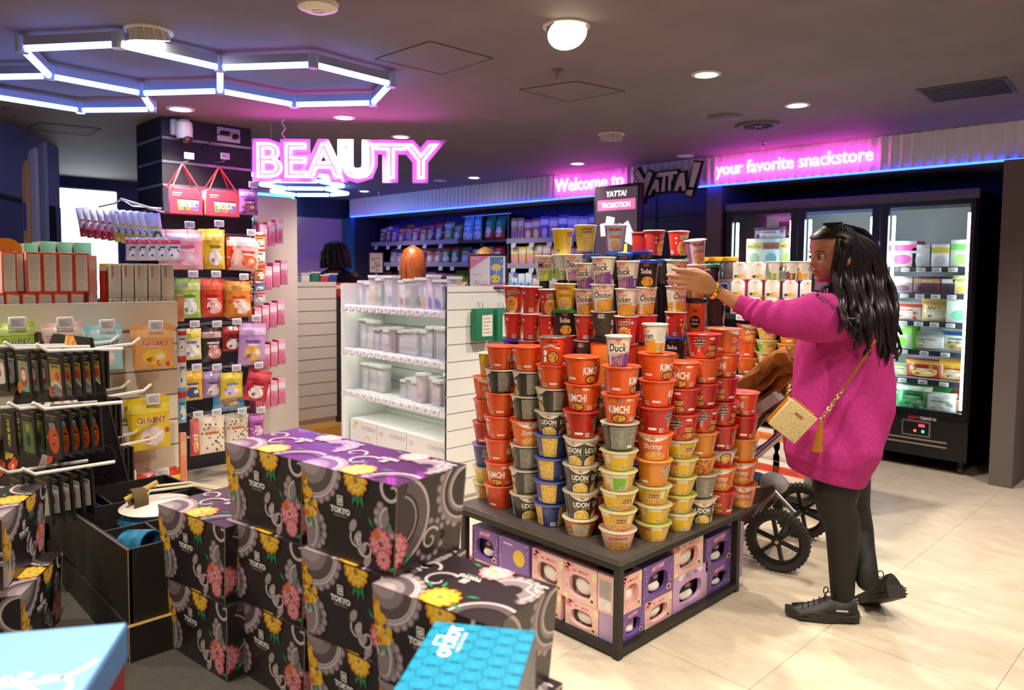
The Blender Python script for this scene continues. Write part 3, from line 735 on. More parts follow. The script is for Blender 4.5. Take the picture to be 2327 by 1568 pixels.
#        size  body      rim        lid        design                        label wording
KIND = {
 'kimchi': (BIG, '#e2571b', '#f0693c', '#e8603a', D_kimchi, 'orange KIMCHI noodle bowl'),
 'shin': (BIG, '#c0241a', '#e06a58', '#c9342a', D_shin, 'red bowl with black character'),
 'shrimp': (BIG, '#e2661d', '#f0b088', '#ee6a2c', D_shrimp, 'orange Shrimp noodle bowl'),
 'udon': (BIG, '#3d392f', '#d9cdb4', '#c9bba0', D_udon, 'dark UDON noodle bowl'),
 'blue': (BIG, '#2f3f7c', '#8f97c4', '#4a58a0', D_blue, 'navy noodle bowl with noodle photo'),
 'phobo': (LOW, '#d8bd6a', '#e6dfc0', '#c8c48a', D_pho('#f0c21e'), 'yellow Pho Bo bowl'),
 'phogreen': (LOW, '#dcd3a8', '#e9e4cc', '#c8cf8a', D_pho('#7fbf2f'), 'pale bowl with green panel'),
 'mama': (LOW, '#cfae5c', '#e6dfc6', '#b8bf5a', D_mama, 'yellow and cream noodle bowl'),
 'tomyum': (LOW, '#e0b59a', '#efdccb', '#d8c0b0', D_tomyum, 'pink shrimp soup bowl'),
 'brown': (LOW, '#cf8b45', '#efe2c4', '#e9dcc0', D_brown, 'tan bowl with cream label panel'),
 'bonoodle': (BIG, '#d9861f', '#efb870', '#e8a04a', D_bow(['Bow', 'Noodle']), 'amber bowl with script lettering'),
 'bored': (BIG, '#e04a26', '#f07a5a', '#e86a4a', D_bow(['Hot', 'Bowl']), 'red orange bowl with dark lettering'),
 'bonavy': (BIG, '#2c3a72', '#9a8fc0', '#8a78b8', D_bow(['Bow', 'Nood']), 'navy bowl with pink script lettering'),
 'rice': (LOW, '#e9d8c8', '#cfc6bf', '#a89a9a', D_rice, 'red and white Rice Noodles bowl'),
 'noodle': (LOW, '#e08a2c', '#efc08a', '#e0a060', D_noodle, 'orange bowl with noodle photo'),
 'duck': (TALL, '#efe9dc', '#f3efe6', '#e9dfd6', D_cupnoodle('Duck', '#7a4a9c'), 'white and purple Duck cup'),
 'chicken': (TALL, '#efe9dc', '#f3efe6', '#e9dfd6', D_cupnoodle('Chicken', '#dd9a22'), 'white and yellow Chicken cup'),
 'miso': (TALL, '#efe9dc', '#f3efe6', '#e9dfd6', D_cupnoodle('Miso', '#8fae3c', NOODY), 'white and green Miso cup'),
 'beef': (TALL, '#efe9dc', '#f3efe6', '#e9dfd6', D_cupnoodle('Beef', '#8a4a2c'), 'white Beef cup'),
 'indored': (TALL, '#d23228', '#f0d6cc', '#efe4da', D_indomie(True), 'tall red noodle cup'),
 'indoyel': (TALL, '#f0cf1f', '#f3efdc', '#efe8da', D_indomie(False), 'tall yellow noodle cup'),
 'mamayel': (TALL, '#e6c426', '#efe6c8', '#e9e0c0', D_mamatall('#d9b418'), 'tall yellow MAMA cup'),
 'mamapur': (TALL, '#c9c2d0', '#e6dfe6', '#e0d8e0', D_mamatall('#8a4a80'), 'lilac MAMA cup'),
 'soba': (JAR, '#2a2724', '#2456c8', '#2456c8', D_soba, 'black Soba cup with blue lid'),
 'sobag': (JAR, '#2a2724', '#2f8a4a', '#2f8a4a', D_soba, 'black Soba cup with green lid'),
 'blackback': (TALL, '#3a3430', '#d8d0c6', '#cfc6ba', D_soba, 'black printed noodle cup'),
 'hakata': (JAR, '#e2641f', '#2a2a3a', '#2a2a3a', D_hakata, 'orange barbecue noodle cup'),
 'hot': ((.118, .054, .047), '#e4502a', '#b9b6b4', '#c4c0bd', D_hot, 'red orange jar with silver foil lid'),
 'peach': ((.14, .05, .044), '#ef8a3a', '#2a2624', '#2a2624', D_plain('#f3a860'), 'plain orange jar with black lid'),
 'redplain': (JAR, '#c92a28', '#e48a80', '#d86a60', D_plain('#e2584e'), 'plain red cup'),
 'orangelow': (BIG, '#dd7a2a', '#efc090', '#e09a50', D_noodle, 'orange bowl behind the front rows'),
}
_cm = {}
def cup_mesh(kind):
    if kind in _cm: return _cm[kind]
    (h, rt, rb), body, rim, lid, fn, _ = KIND[kind]
    tall = rt < .06; R = (rt+rb)/2; n = 40
    bm_ = M(body, .28, coat=.25); rm = M(rim, .3)
    b = MB(); foot = .006
    b.lathe(bm_, [(rb-.006, 0), (rb-.001, .0015), (rb, foot), (rt-.001, h-.006)], n, cap1=False)
    b.lathe(rm, [(rt-.001, h-.0065), (rt+.004, h-.0055), (rt+.0045, h-.003), (rt+.002, h-.0015)], n, cap0=False, cap1=False)
    a = Art(); fn(a, h, R)
    def sf(u, v, l):
        v = min(max(v, .001), h-.007); r = rb+(rt-.001-rb)*(v-foot)/(h-.006-foot)+l+.0002; th = u/R
        return (r*cos(th), r*sin(th), v)
    a.apply(b, sf, 7e-5, .009)
    ob = b.obj('cup'); me = ob.data; bpy.data.objects.remove(ob)
    l = MB(); lm = M(lid, .25, .15 if lid != '#c4c0bd' else .9)
    if lid in ('#2456c8', '#2f8a4a', '#2a2a3a', '#2a2624'):
        l.lathe(lm, [(rt+.0045, -.014), (rt+.006, -.012), (rt+.006, -.001), (rt+.003, .001), (rt-.004, .0015), (rt-.006, .0005), (0, .0005)], n, cap0=False, cap1=False)
    else:
        l.lathe(lm, [(rt+.004, -.0022), (rt+.002, -.0008), (rt*.9, -.0003), (rt*.86, -.0012), (0, -.001)], n, cap0=False, cap1=False)
        l.add([(rt+.001, -.01, -.0012), (rt+.011, -.006, -.003), (rt+.011, .006, -.003), (rt+.001, .01, -.0012)], [(0, 1, 2, 3)], lm)
    lo = l.obj('lid'); lme = lo.data; bpy.data.objects.remove(lo)
    _cm[kind] = (me, lme, h); return _cm[kind]
def cup(kind, x, y, z, rz, label, group='noodle cups of the pyramid', sz=1, tilt=(0, 0), s=1):
    me, lme, h = cup_mesh(kind)
    nm = 'noodle_cup' if KIND[kind][0][1] < .06 else 'noodle_bowl'
    o = bpy.data.objects.new(nm, me); COL.objects.link(o); o.location = (x, y, z); o.rotation_euler = (tilt[0], tilt[1], rz); o.scale = (s, s, sz*s)
    tag(o, label, 'noodle cup' if nm == 'noodle_cup' else 'noodle bowl', group)
    l = bpy.data.objects.new('lid', lme); COL.objects.link(l); l.parent = o; l.location = (0, 0, h)
    return o
def facing(x, y): return atan2(-y, -x)
def stack(name, x, y, z0, ztop, items, grp='noodle cups of the pyramid'):
    tot = sum(KIND[k][0][0] for k, _ in items); sz = (ztop-z0)/tot; z = z0; n = len(items)
    for i, (k, off) in enumerate(items):
        pos = 'top' if i == n-1 else 'bottom' if i == 0 else ORD[n-1-i]+' from top'
        h = KIND[k][0][0]*sz
        rr = random.Random(hash((name, i)) & 0xffff if False else i*17+len(name)*5+ord(name[0])+ord(name[-3]))
        jx, jy = (rr.uniform(-.003, .003), rr.uniform(-.003, .003)) if i else (0, 0)
        cup(k, x+jx, y+jy, z, facing(x, y)+rad(off), f'{KIND[k][5]}, {pos} of {name}', grp, sz)
        z += h
    return z
def base_pt(px, py, rb, z=TZT):
    p = atz(px, py, z); d = V((p.x, p.y)).normalized(); return p.x+d.x*rb, p.y+d.y*rb
def top_z(x, y, rt, py):
    d = V((x, y)).normalized(); qx, qy = x-d.x*rt, y-d.y*rt
    dep = (V((qx, qy, H))-EYE).dot(FW); px = CX+FPX*(V((qx, qy, 0)).dot(RT))/dep
    return atd(px, py, dep).z
OUT = [
 ('stack at far left corner', 1108, 1134, 804, [('mama', 0), ('phobo', 20), ('bonavy', 0), ('shin', 60), ('kimchi', 80), ('shrimp', 10), ('mamayel', 90)]),
 ('fourth stack left of front corner', 1137, 1157, 789, [('bored', 55), ('kimchi', -20), ('kimchi', 65), ('kimchi', 88), ('kimchi', 80), ('udon', 200), ('kimchi', 62)]),
 ('third stack left of front corner', 1196, 1180, 790, [('udon', 15), ('udon', 205), ('udon', 185), ('shrimp', 15), ('udon', 190), ('udon', 205), ('kimchi', 85)]),
 ('second stack left of front corner', 1252, 1199, 833, [('blue', 0), ('blue', 55), ('blue', 40), ('blue', 55), ('udon', -10), ('udon', 215), ('kimchi', 85)]),
 ('first stack left of front corner', 1318, 1223, 814, [('brown', 5), ('udon', 5), ('udon', 0), ('udon', -28), ('shin', 82), ('kimchi', -25), ('kimchi', 45)]),
 ('front corner stack', 1403, 1252, 836, [('tomyum', 5), ('phobo', 15), ('phobo', 35), ('phogreen', -70), ('phobo', -72), ('udon', 180), ('kimchi', -5), ('kimchi', 68)]),
 ('first stack right of front corner', 1483, 1233, 806, [('mama', -15), ('phobo', -70), ('phobo', 5), ('bonoodle', 55), ('shrimp', -5), ('shin', 80), ('kimchi', 85), ('kimchi', 52)]),
 ('second stack right of front corner', 1541, 1209, 826, [('phobo', -65), ('mama', -10), ('mama', -15), ('mama', -15), ('phobo', 45), ('shin', 0), ('shin', -42), ('kimchi', -8)]),
 ('third stack right of front corner', 1587, 1190, 760, [('udon', 20), ('udon', 200), ('noodle', 0), ('bonoodle', 85), ('shin', 20), ('shin', -45), ('kimchi', -55), ('shin', 5)]),
 ('fourth stack right of front corner', 1634, 1171, 748, [('shin', -40), ('shrimp', 0), ('rice', 0), ('shin', 90), ('shin', 25), ('shin', -42), ('kimchi', -28), ('shrimp', 70)]),
 ('stack at far right corner', 1682, 1154, 897, [('shrimp', 10), ('shrimp', 0), ('bonoodle', 62), ('shin', 95), ('kimchi', -35)]),
]
opos = {}
for name, px, py, ty, items in OUT:
    (h0, rt0, rb0) = KIND[items[0][0]][0]; x, y = base_pt(px, py, rb0)
    zt = top_z(x, y, KIND[items[-1][0]][0][1], ty); opos[name] = (x, y, zt)
    stack(name, x, y, TZT, zt, items)
# single cups standing on the outer stacks
def on_top(nm, kind, px, off, label, ty=None, dz=0):
    x, y, zt = opos[nm]; q = atd(px, 800, (V((x, y, H))-EYE).dot(FW)); return cup(kind, q.x, q.y, zt+dz, facing(q.x, q.y)+rad(off), label)
on_top('second stack left of front corner', 'hot', 1255, -5, 'red orange jar with silver foil lid on second stack left of front corner')
on_top('front corner stack', 'duck', 1405, 0, 'white Duck cup on top of the front corner stack')
on_top('first stack right of front corner', 'chicken', 1488, -62, 'white and yellow cup on first stack right of front corner')
# inner ring, one bowl further in
cornx, corny, _ = opos['front corner stack']
YI, XI = corny+.155, cornx-.155
def ring(px, face, inset=0):
    if face == 'L': p = aty(px, 700, YI+inset)
    elif face == 'R': p = atx(px, 700, XI-inset)
    return p.x, p.y
INN = [
 ('first inner stack from left', 1168, 'L', 649, 773, [('indored', 90), ('indored', -15)]),
 ('second inner stack from left', 1207, 'L', 651, 775, [('indored', 85), ('indored', 88)]),
 ('third inner stack from left', 1247, 'L', 657, 775, [('indored', 60), ('indored', 10)]),
 ('fourth inner stack from left', 1284, 'L', 644, 762, [('sobag', 0), ('mamayel', -5)]),
 ('fifth inner stack from left', 1331, 'L', 597, 775, [('indored', 90), ('chicken', -8), ('duck', -28)]),
 ('inner corner stack', 1371, 'C', 583, 770, [('blackback', 80), ('chicken', 5), ('duck', -20)]),
 ('first inner stack past corner', 1424, 'R', 592, 782, [('indored', -12), ('chicken', -30), ('duck', -30)]),
 ('second inner stack past corner', 1466, 'R', 591, 777, [('redplain', 60), ('chicken', 25), ('soba', 0)]),
 ('third inner stack past corner', 1536, 'R', 590, 768, [('indored', 88), ('chicken', 40), ('duck', 48)]),
 ('fourth inner stack past corner', 1580, 'R', 600, 755, [('hakata', 0), ('chicken', 42)]),
 ('fifth inner stack past corner', 1625, 'R', 645, 742, [('soba', 80)]),
]
FILL = {'inner corner stack': [('redplain', 40), ('blackback', 0), ('hakata', 10), ('beef', -10), ('peach', 0)]}
fillk = ['redplain', 'hot', 'blackback', 'hakata', 'indored', 'peach', 'soba', 'redplain']
ipos = {}
for j, (name, px, face, ty, by, items) in enumerate(INN):
    x, y = (XI, YI) if face == 'C' else ring(px, face)
    if face == 'C': q = atd(px, 700, (V((x, y, H))-EYE).dot(FW)); x, y = q.x, q.y
    zt = top_z(x, y, .048, ty); zb = top_z(x, y, .04, by)
    fl = FILL.get(name)
    if not fl:
        n = max(1, round((zb-TZT)/.108)); fl = [(fillk[(i+j*3) % 8], (i*53+j*71) % 180) for i in range(n)]
    stack('lower '+name.replace('stack ', ''), x, y, TZT, zb, fl); stack(name, x, y, zb, zt, items); ipos[name] = (x, y, zt)
on = ipos['fourth inner stack past corner']; cup('mamapur', on[0], on[1], on[2], facing(on[0], on[1])+rad(25), 'lilac MAMA cup leaning beside the raised hand', tilt=(rad(7), rad(5)))
# top layer stands on a dark riser in the heart of the pyramid
def deep(px, py, dep): q = atd(px, py, dep); return q
TOPL = [('miso', 1237, 638, 0, 0), ('miso', 1279, 636, .3, 88), ('duck', 1305, 637, 0, -8), ('indoyel', 1278, 578, .5, 55), ('indoyel', 1330, 571, .7, 8),
        ('mamapur', 1398, 572, 1.4, 0), ('soba', 1335, 636, .9, 70), ('soba', 1407, 634, 1, 30), ('soba', 1452, 628, 1.6, 20), ('soba', 1503, 645, .6, 80), ('indored', 1486, 581, .8, 66), ('indored', 1541, 581, .4, 40), ('redplain', 1460, 583, 2.2, 60), ('sobag', 1547, 641, .7, 90), ('sobag', 1612, 652, .3, 80)]
TL = ['white and green Miso cup at the left of the top layer', 'pale cup turned blank side out right of the Miso cup', 'white Duck cup in the top layer beside the yellow cups', 'tall yellow cup turned sideways at the top left', 'tall yellow cup with noodle photo on the topmost layer',
      'lilac MAMA cup in front of the promotion screen', 'black Soba cup with blue lid behind the yellow cups', 'black Soba cup with blue lid under the lilac MAMA cup', 'highest blue lidded black Soba cup on the pyramid', 'black Soba cup with blue lid under the red cups',
      'tall red cup at the top with side print showing', 'tall red cup at the top with its logo to the right', 'plain red cup half hidden behind the top red cups', 'black Soba cup with green lid under the topmost red cups', 'black cup with green lid beyond the raised hand']
def ring_depth(px):
    p = aty(px, 700, YI) if px < 1371 else atx(px, 700, XI)
    return (p-EYE).dot(FW)
placed = []
for (k, px, by, row, off), lb in zip(TOPL, TL):
    q = atd(px, by, ring_depth(px)+.1+.075*row); placed.append(q.copy()); cup(k, q.x, q.y, q.z, facing(q.x, q.y)+rad(off), lb)
pm = None
for i, p in enumerate(placed):
    if [q for q in placed if q.z < p.z-.05 and hypot(p.x-q.x, p.y-q.y) < .085]: continue
    tag(MB().lathe(BLACK, [(.024, 0), (.024, p.z-TZT-.0005)], 10).obj('display_post', loc=(p.x, p.y, TZT)), 'black support post hidden inside the cup pyramid', 'display post', 'posts inside the pyramid')
# ------------------------------------------------------------------ woman reaching for a cup
W0 = atz(1915, 1388, 0)
LX = V((RT.x, RT.y, 0)).normalized(); LY = V((-LX.y, LX.x, 0)); LZ = V((0, 0, 1))
WROT = atan2(LX.y, LX.x)
def wp(px, py, dy=0):
    """photo point on the upright plane dy behind the woman's axis, in her own axes"""
    d = ray(px, py); n = LY; o = W0+LY*dy; p = EYE+d*((o-EYE).dot(n)/d.dot(n)); q = p-W0
    return V((q.dot(LX), q.dot(LY), q.z))
def remesh(mb, name, voxel, parent, mat, smooth=4, mats=None):
    ob = mb.obj('tmp'); md = ob.modifiers.new('r', 'REMESH'); md.mode = 'VOXEL'; md.voxel_size = voxel
    if smooth:
        s = ob.modifiers.new('s', 'SMOOTH'); s.iterations = smooth; s.factor = .5
    dg = bpy.context.evaluated_depsgraph_get(); me = bpy.data.meshes.new_from_object(ob.evaluated_get(dg))
    bpy.data.objects.remove(ob); me.name = name; me.materials.clear()
    for m in ([mat]+(mats or [])): me.materials.append(m)
    me.polygons.foreach_set('use_smooth', [True]*len(me.polygons)); me.polygons.foreach_set('material_index', [0]*len(me.polygons))
    o = bpy.data.objects.new(name, me); COL.objects.link(o); o.parent = parent; return o
def ball(mb, m, c, r, n=14):
    rx, ry, rz_ = r if hasattr(r, '__len__') else (r, r, r)
    vs = []; fs = []; k = n//2
    for j in range(k+1):
        a = -pi/2+pi*j/k
        vs += [(c[0]+rx*cos(a)*cos(2*pi*i/n), c[1]+ry*cos(a)*sin(2*pi*i/n), c[2]+rz_*sin(a)) for i in range(n)]
    for j in range(k):
        for i in range(n): fs.append((j*n+i, j*n+(i+1) % n, (j+1)*n+(i+1) % n, (j+1)*n+i))
    mb.add(vs, fs, m, None, True)
def limb(mb, m, pts, rs, n=14):
    """a closed tapered limb with round ends"""
    P = [V(p) for p in pts]; out = []; rr = []
    k = 4
    for i in range(len(P)-1):
        p0, p1, p2, p3 = P[max(i-1, 0)], P[i], P[i+1], P[min(i+2, len(P)-1)]
        for j in range(k):
            t = j/k; out.append(.5*((2*p1)+(p2-p0)*t+(2*p0-5*p1+4*p2-p3)*t*t+(3*p1-p0-3*p2+p3)*t**3)); rr.append(rs[i]*(1-t)+rs[i+1]*t)
    out.append(P[-1]); rr.append(rs[-1])
    mb.tube(m, out, rr, n); ball(mb, m, out[0], rr[0]*.98); ball(mb, m, out[-1], rr[-1]*.98)
SKIN = MN('skin', ['#a8714c', '#b9825c'], 14, .45, 2); SKIN.node_tree.nodes['Principled BSDF'].inputs['Subsurface Weight'].default_value = .08
person = thing('person', 'woman in a long magenta sweater dress reaching towards the noodle cups', 'person', W0, WROT)
body = MB(); S_ = SKIN
# head: stacked profile rings, facing -X (towards the cups)
hc = wp(1893, 640, -.02); HS = 1.0
yaw_h = rad(14)      # face turned a little towards the camera side
def head_ring(z):
    # z 0 = chin underside, .235 = crown
    f = lambda tab: next((a[1]+(b[1]-a[1])*(z-a[0])/(b[0]-a[0]) for a, b in zip(tab, tab[1:]) if a[0] <= z <= b[0]), tab[-1][1])
    fr = f([(0, .058), (.012, .078), (.03, .081), (.045, .08), (.06, .083), (.08, .084), (.1, .083), (.12, .086), (.15, .092), (.175, .09), (.2, .072), (.222, .04), (.235, .005)])
    bk = f([(0, .01), (.02, .03), (.05, .06), (.09, .088), (.13, .1), (.16, .1), (.19, .088), (.215, .06), (.235, .005)])
    wd = f([(0, .022), (.012, .036), (.03, .046), (.05, .057), (.08, .067), (.11, .07), (.15, .073), (.18, .068), (.205, .052), (.225, .028), (.235, .004)])
    return fr, bk, wd
def g(x, s): return math.exp(-(x/s)**2)
HEADF = Matrix.Translation(hc) @ Matrix.Rotation(yaw_h, 4, 'Z') @ Matrix.Rotation(rad(-4), 4, 'Y')
rings = []; NZ, NA = 60, 56
for j in range(NZ):
    z = .0005+.234*j/(NZ-1); fr, bk, wd = head_ring(z); r_ = []
    for i in range(NA):
        a = 2*pi*i/NA; c, s = cos(a), sin(a)
        x = (fr if c > 0 else bk)*(abs(c)**.92)*(1 if c > 0 else -1); y = wd*(abs(s)**.88)*(1 if s > 0 else -1)
        if c > 0:
            x += .026*g(y, .0115)*max(0, min(1, (z-.062)/.014))*max(0, 1-(z-.074)/.055)*(1 if z > .06 else 0)     # nose
            x += .006*g(y, .009)*g(z-.105, .03)
            x += .0085*g(y, .019)*g(z-.053, .007)+.009*g(y, .018)*g(z-.0405, .0075)-.003*g(y, .02)*g(z-.047, .003)     # lips
            x += .007*g(y, .018)*g(z-.016, .011)-.004*g(y, .02)*g(z-.029, .006)                                        # chin
            x -= .011*(g(y-.031, .017)+g(y+.031, .017))*g(z-.107, .013)                                               # eye sockets
            x += .004*(g(y-.03, .02)+g(y+.03, .02))*g(z-.128, .009)
            x += .004*(g(y-.04, .016)+g(y+.04, .016))*g(z-.078, .02)
        r_.append(HEADF @ V((-x, y, z)))
    rings.append(r_)
body.loft(S_, rings)
for sgn in (-1, 1):   # ears
    e = HEADF @ V((.012, sgn*.072, .09)); ball(body, S_, e, (.017, .009, .028))
neck0, sh = wp(1905, 630, 0), wp(1925, 690, 0)
limb(body, S_, [wp(1915, 612, 0), wp(1918, 650, 0), wp(1930, 690, 0)], [.05, .052, .062])
# torso core hidden in the dress, both legs, both arms
limb(body, S_, [wp(1930, 690, 0), wp(1925, 760, 0), wp(1920, 860, 0), wp(1912, 940, 0), wp(1910, 1000, 0)], [.075, .1, .09, .1, .1], 18)
limb(body, S_, [wp(1925, 700, -.02), wp(1890, 712, -.13), wp(1840, 722, -.17), wp(1775, 724, -.17), wp(1715, 708, -.14), wp(1675, 689, -.11), wp(1640, 668, -.1)], [.06, .055, .05, .042, .036, .031, .0245])
limb(body, S_, [wp(1930, 700, .02), wp(1935, 715, .15), wp(1940, 800, .17), wp(1925, 890, .17), wp(1905, 960, .16)], [.055, .05, .044, .036, .027])
rh = [wp(1905, 960, .16), wp(1898, 985, .16), wp(1892, 1005, .16)]
limb(body, S_, rh, [.027, .035, .03])
for k in range(4): limb(body, S_, [wp(1893, 1004, .14+.016*k), wp(1890, 1024, .138+.016*k), wp(1896, 1042-abs(k-1.5)*4, .138+.016*k)], [.009, .0085, .007])
limb(body, S_, [wp(1893, 985, .135), wp(1882, 1002, .125), wp(1878, 1015, .125)], [.011, .01, .008])
limb(body, S_, [wp(1905, 985, -.07), wp(1900, 1110, -.075), wp(1900, 1150, -.075), wp(1914, 1195, -.07), wp(1915, 1265, -.065), wp(1914, 1320, -.06), wp(1915, 1366, -.055)], [.1, .088, .075, .068, .056, .047, .042], 18)
limb(body, S_, [wp(1925, 985, .07), wp(1928, 1100, .08), wp(1934, 1150, .085), wp(1946, 1200, .085), wp(1956, 1250, .02), wp(1966, 1290, -.05), wp(1970, 1318, -.075)], [.1, .086, .074, .066, .054, .045, .042], 18)
# left hand
palm = [wp(1640, 668, -.1), wp(1622, 657, -.1), wp(1600, 645, -.1), wp(1572, 637, -.1)]
d0 = (palm[3]-palm[1]).normalized(); up0 = V((0, 0, 1)); up0 = (up0-d0*up0.dot(d0)).normalized(); yy = d0.cross(up0)
prs = []
for c, hw, th in ((palm[0], .0245, .023), (palm[1], .029, .02), (wp(1611, 650, -.1), .037, .0185), (palm[2], .043, .0165), (wp(1584, 640, -.1), .044, .0145), (palm[3], .042, .012)):
    prs.append([c+up0*hw*cos(2*pi*i/16)+yy*th*sin(2*pi*i/16) for i in range(16)])
body.loft(S_, prs)
FING = [((1581, 623), (1556, 616), (1541, 613.5), (1529, 611), -.099, .0102), ((1578, 634), (1549, 629), (1531, 627), (1517, 626), -.097, .0106), ((1577, 645), (1549, 641.5), (1532, 640.5), (1519, 639.5), -.095, .0102), ((1580, 655), (1558, 654), (1543, 653.5), (1530, 652.5), -.093, .009)]
for a, b, c, d, dy, r in FING: limb(body, S_, [wp(*a, -.1), wp(*b, dy-.006), wp(*c, dy), wp(*d, dy+.008)], [r*1.12, r*1.02, r*.95, r*.8], 12)
limb(body, S_, [wp(1612, 634, -.085), wp(1597, 622, -.065), wp(1580, 615.5, -.05), wp(1566, 614, -.04)], [.016, .0135, .0115, .009], 12)
body_o = remesh(body, 'body', .0032, person, SKIN, 3)
# colour the legs below the dress as tights: a child garment following the legs
TIGHTS = MN('black_tights', ['#0d0b0b', '#17130f'], 200, .7)
lg = MB()
for pts, rs in (([wp(1904, 1040, -.07), wp(1900, 1110, -.075), wp(1900, 1150, -.075), wp(1914, 1195, -.07), wp(1915, 1265, -.065), wp(1914, 1320, -.06), wp(1915, 1366, -.055)], [.097, .0915, .0785, .0715, .0595, .0505, .0455]),
                ([wp(1926, 1040, .07), wp(1928, 1100, .08), wp(1934, 1150, .085), wp(1946, 1200, .085), wp(1956, 1250, .02), wp(1966, 1290, -.05), wp(1970, 1318, -.075)], [.094, .0895, .0775, .0695, .0575, .0485, .0455])):
    P = []; R_ = []
    for i in range(len(pts)-1):
        p0, p1, p2, p3 = pts[max(i-1, 0)], pts[i], pts[i+1], pts[min(i+2, len(pts)-1)]
        for j in range(5):
            t = j/5; P.append(.5*((2*p1)+(p2-p0)*t+(2*p0-5*p1+4*p2-p3)*t*t+(3*p1-p0-3*p2+p3)*t**3)); R_.append(rs[i]*(1-t)+rs[i+1]*t)
    P.append(pts[-1]); R_.append(rs[-1]); lg.tube(TIGHTS, P, R_, 24); ball(lg, TIGHTS, P[-1], R_[-1])
lgo = lg.obj('tights', person); lgo['label'] = 'opaque black tights'
# face details
def hp(x, y, z): return HEADF @ V((-x, y, z))
ew = M('#d9cdc4', .25); iris = M('#1a0f0a', .2); lipm = M('#a04848', .4); brow = M('#1c110d', .6)
for sgn in (-1, 1):
    e = MB(); c = V((.071, sgn*.031, .107)); ball(e, ew, c, .0125, 20)
    ball(e, iris, c+V((.0072, -.0005*sgn, -.0005)), (.0062, .0058, .0062), 14)
    e.v = [tuple(HEADF @ V((-v[0], v[1], v[2]))) for v in e.v]; e.obj('eye', person)
    l = MB()
    def lid_pts(k, up):
        a = -1+2*k/8; return hp(.0835-.0052*a*a-(.003 if not up else 0), sgn*(.031+.0135*a), .107+(.0062 if up else -.0045)*(1-a*a))
    l.tube(SKIN, [lid_pts(k, True) for k in range(9)], .0028, 8); l.tube(brow, [lid_pts(k, True)+V((-.0015, 0, -.0018)) for k in range(9)], .0013, 6); l.tube(SKIN, [lid_pts(k, False) for k in range(9)], .002, 8); l.obj('eyelid', person)
    b = MB(); b.tube(brow, [hp(.0935-.014*(t/6)**2-.001, sgn*(.014+.0055*t), .1265+.005*sin(pi*t/7)) for t in range(8)], [(.0016, .0028)]*2+[(.002, .0034)]*4+[(.0012, .002)]*2, 8); b.obj('eyebrow', person)
l = MB()
for zc, rr, ext in ((.0535, .0042, .0905), (.0415, .005, .0905)):
    l.tube(lipm, [hp(ext-.0125*(t/6)**2, .0036*t, zc-(zc-.0473)*(abs(t)/6)**1.6) for t in range(-6, 7)], [rr*(1-.8*(abs(t)/6)**2)+.0006 for t in range(-6, 7)], 8)
l.obj('lips', person)
# hair
HAIR = MN('black_hair', ['#0b0709', '#22151a', '#130c12'], 45, .42, 6, stretch=(1, 1, .12), spec=.3)
hr = MB(); cap = []
for j in range(26):
    z = .062+.183*j/25; r_ = []
    for i in range(44):
        a = 2*pi*i/44; fr, bk, wd = head_ring(min(z, .233)); c, s = cos(a), sin(a)
        k = .014 if z < .22 else .014+.012*(z-.22)/.025
        x = (fr+k if c > 0 else bk+k+.012)*(1 if c > 0 else 1); y = wd+k
        # hairline: the face opening pulls the shell back inside the skull
        hl = .186-.0*abs(s)
        front = c > .18 - .5*max(0, (z-.16)/.08)
        if z < hl and front: x *= .86; y *= .8
        if z < .10 and -.3 < c <= .5: y *= .93
        r_.append(HEADF @ V((-x*c, y*s, z)))
    cap.append(r_)
hr.loft(HAIR, cap)
rh_ = random.Random(4)
def lock(pts, r0, r1, wav, ph, n=16):
    P = [V(p) for p in pts]; out = []; rr = []
    for i in range(len(P)-1):
        p0, p1, p2, p3 = P[max(i-1, 0)], P[i], P[i+1], P[min(i+2, len(P)-1)]
        for j in range(6):
            t = j/6; u = (i+t)/(len(P)-1); q = .5*((2*p1)+(p2-p0)*t+(2*p0-5*p1+4*p2-p3)*t*t+(3*p1-p0-3*p2+p3)*t**3)
            q = q+V((wav*u*sin(ph+u*9), wav*u*cos(ph*1.7+u*8), 0)); out.append(q); k = min(1, .45+3*u)*(1 if u < .75 else 1-(u-.75)*3.4)
            rr.append((r0*k+.0015, r1*k+.001))
    hr.tube(HAIR, out, rr, 8)
# side locks on the camera side, from crown over the ear and down the back
for k in range(58):
    t = k/57
    top = (1896+52*t+rh_.uniform(-4, 4), 511+22*t*t+rh_.uniform(-2, 4)); dy0 = -.045-.02*sin(pi*t)
    mid = (1905+88*t+rh_.uniform(-5, 5), 572+rh_.uniform(-6, 6)); nk = (1897+118*t, 640+rh_.uniform(-8, 8))
    low = (1908+118*t+rh_.uniform(-10, 10), 712+rh_.uniform(-16, 16)); end = (1922+106*t+rh_.uniform(-16, 16), (735+80*min(1, t*1.6))+rh_.uniform(-30, 26))
    dd = -.095+.1*t; lock([wp(*top, dy0), wp(*mid, -.1+.07*t), wp(*nk, dd-.01), wp(*low, -.275+.15*t+rh_.uniform(0, .02)), wp(*end, -.255+.12*t+rh_.uniform(-.02, .02))], .013, .009, .017, rh_.uniform(0, 6))
for k in range(30):   # the far side and the back
    t = k/29
    lock([wp(1915+45*t, 510+12*t, .0), wp(1945+44*t, 560, .04), wp(1960+50*t, 640, .05), wp(1965+64*t+rh_.uniform(-8, 8), 715, .02), wp(1962+74*t+rh_.uniform(-9, 9), 790+rh_.uniform(-30, 18), -.02)], .016, .012, .016, rh_.uniform(0, 6))
for k in range(7):    # loose curls by the jaw and at the ends
    lock([wp(1905, 600+4*k, -.08), wp(1892, 640, -.1), wp(1868+4*k, 655+3*k, -.12), wp(1872+5*k, 668+3*k, -.15), wp(1886+5*k, 672+4*k, -.17)], .003, .002, .008, k)
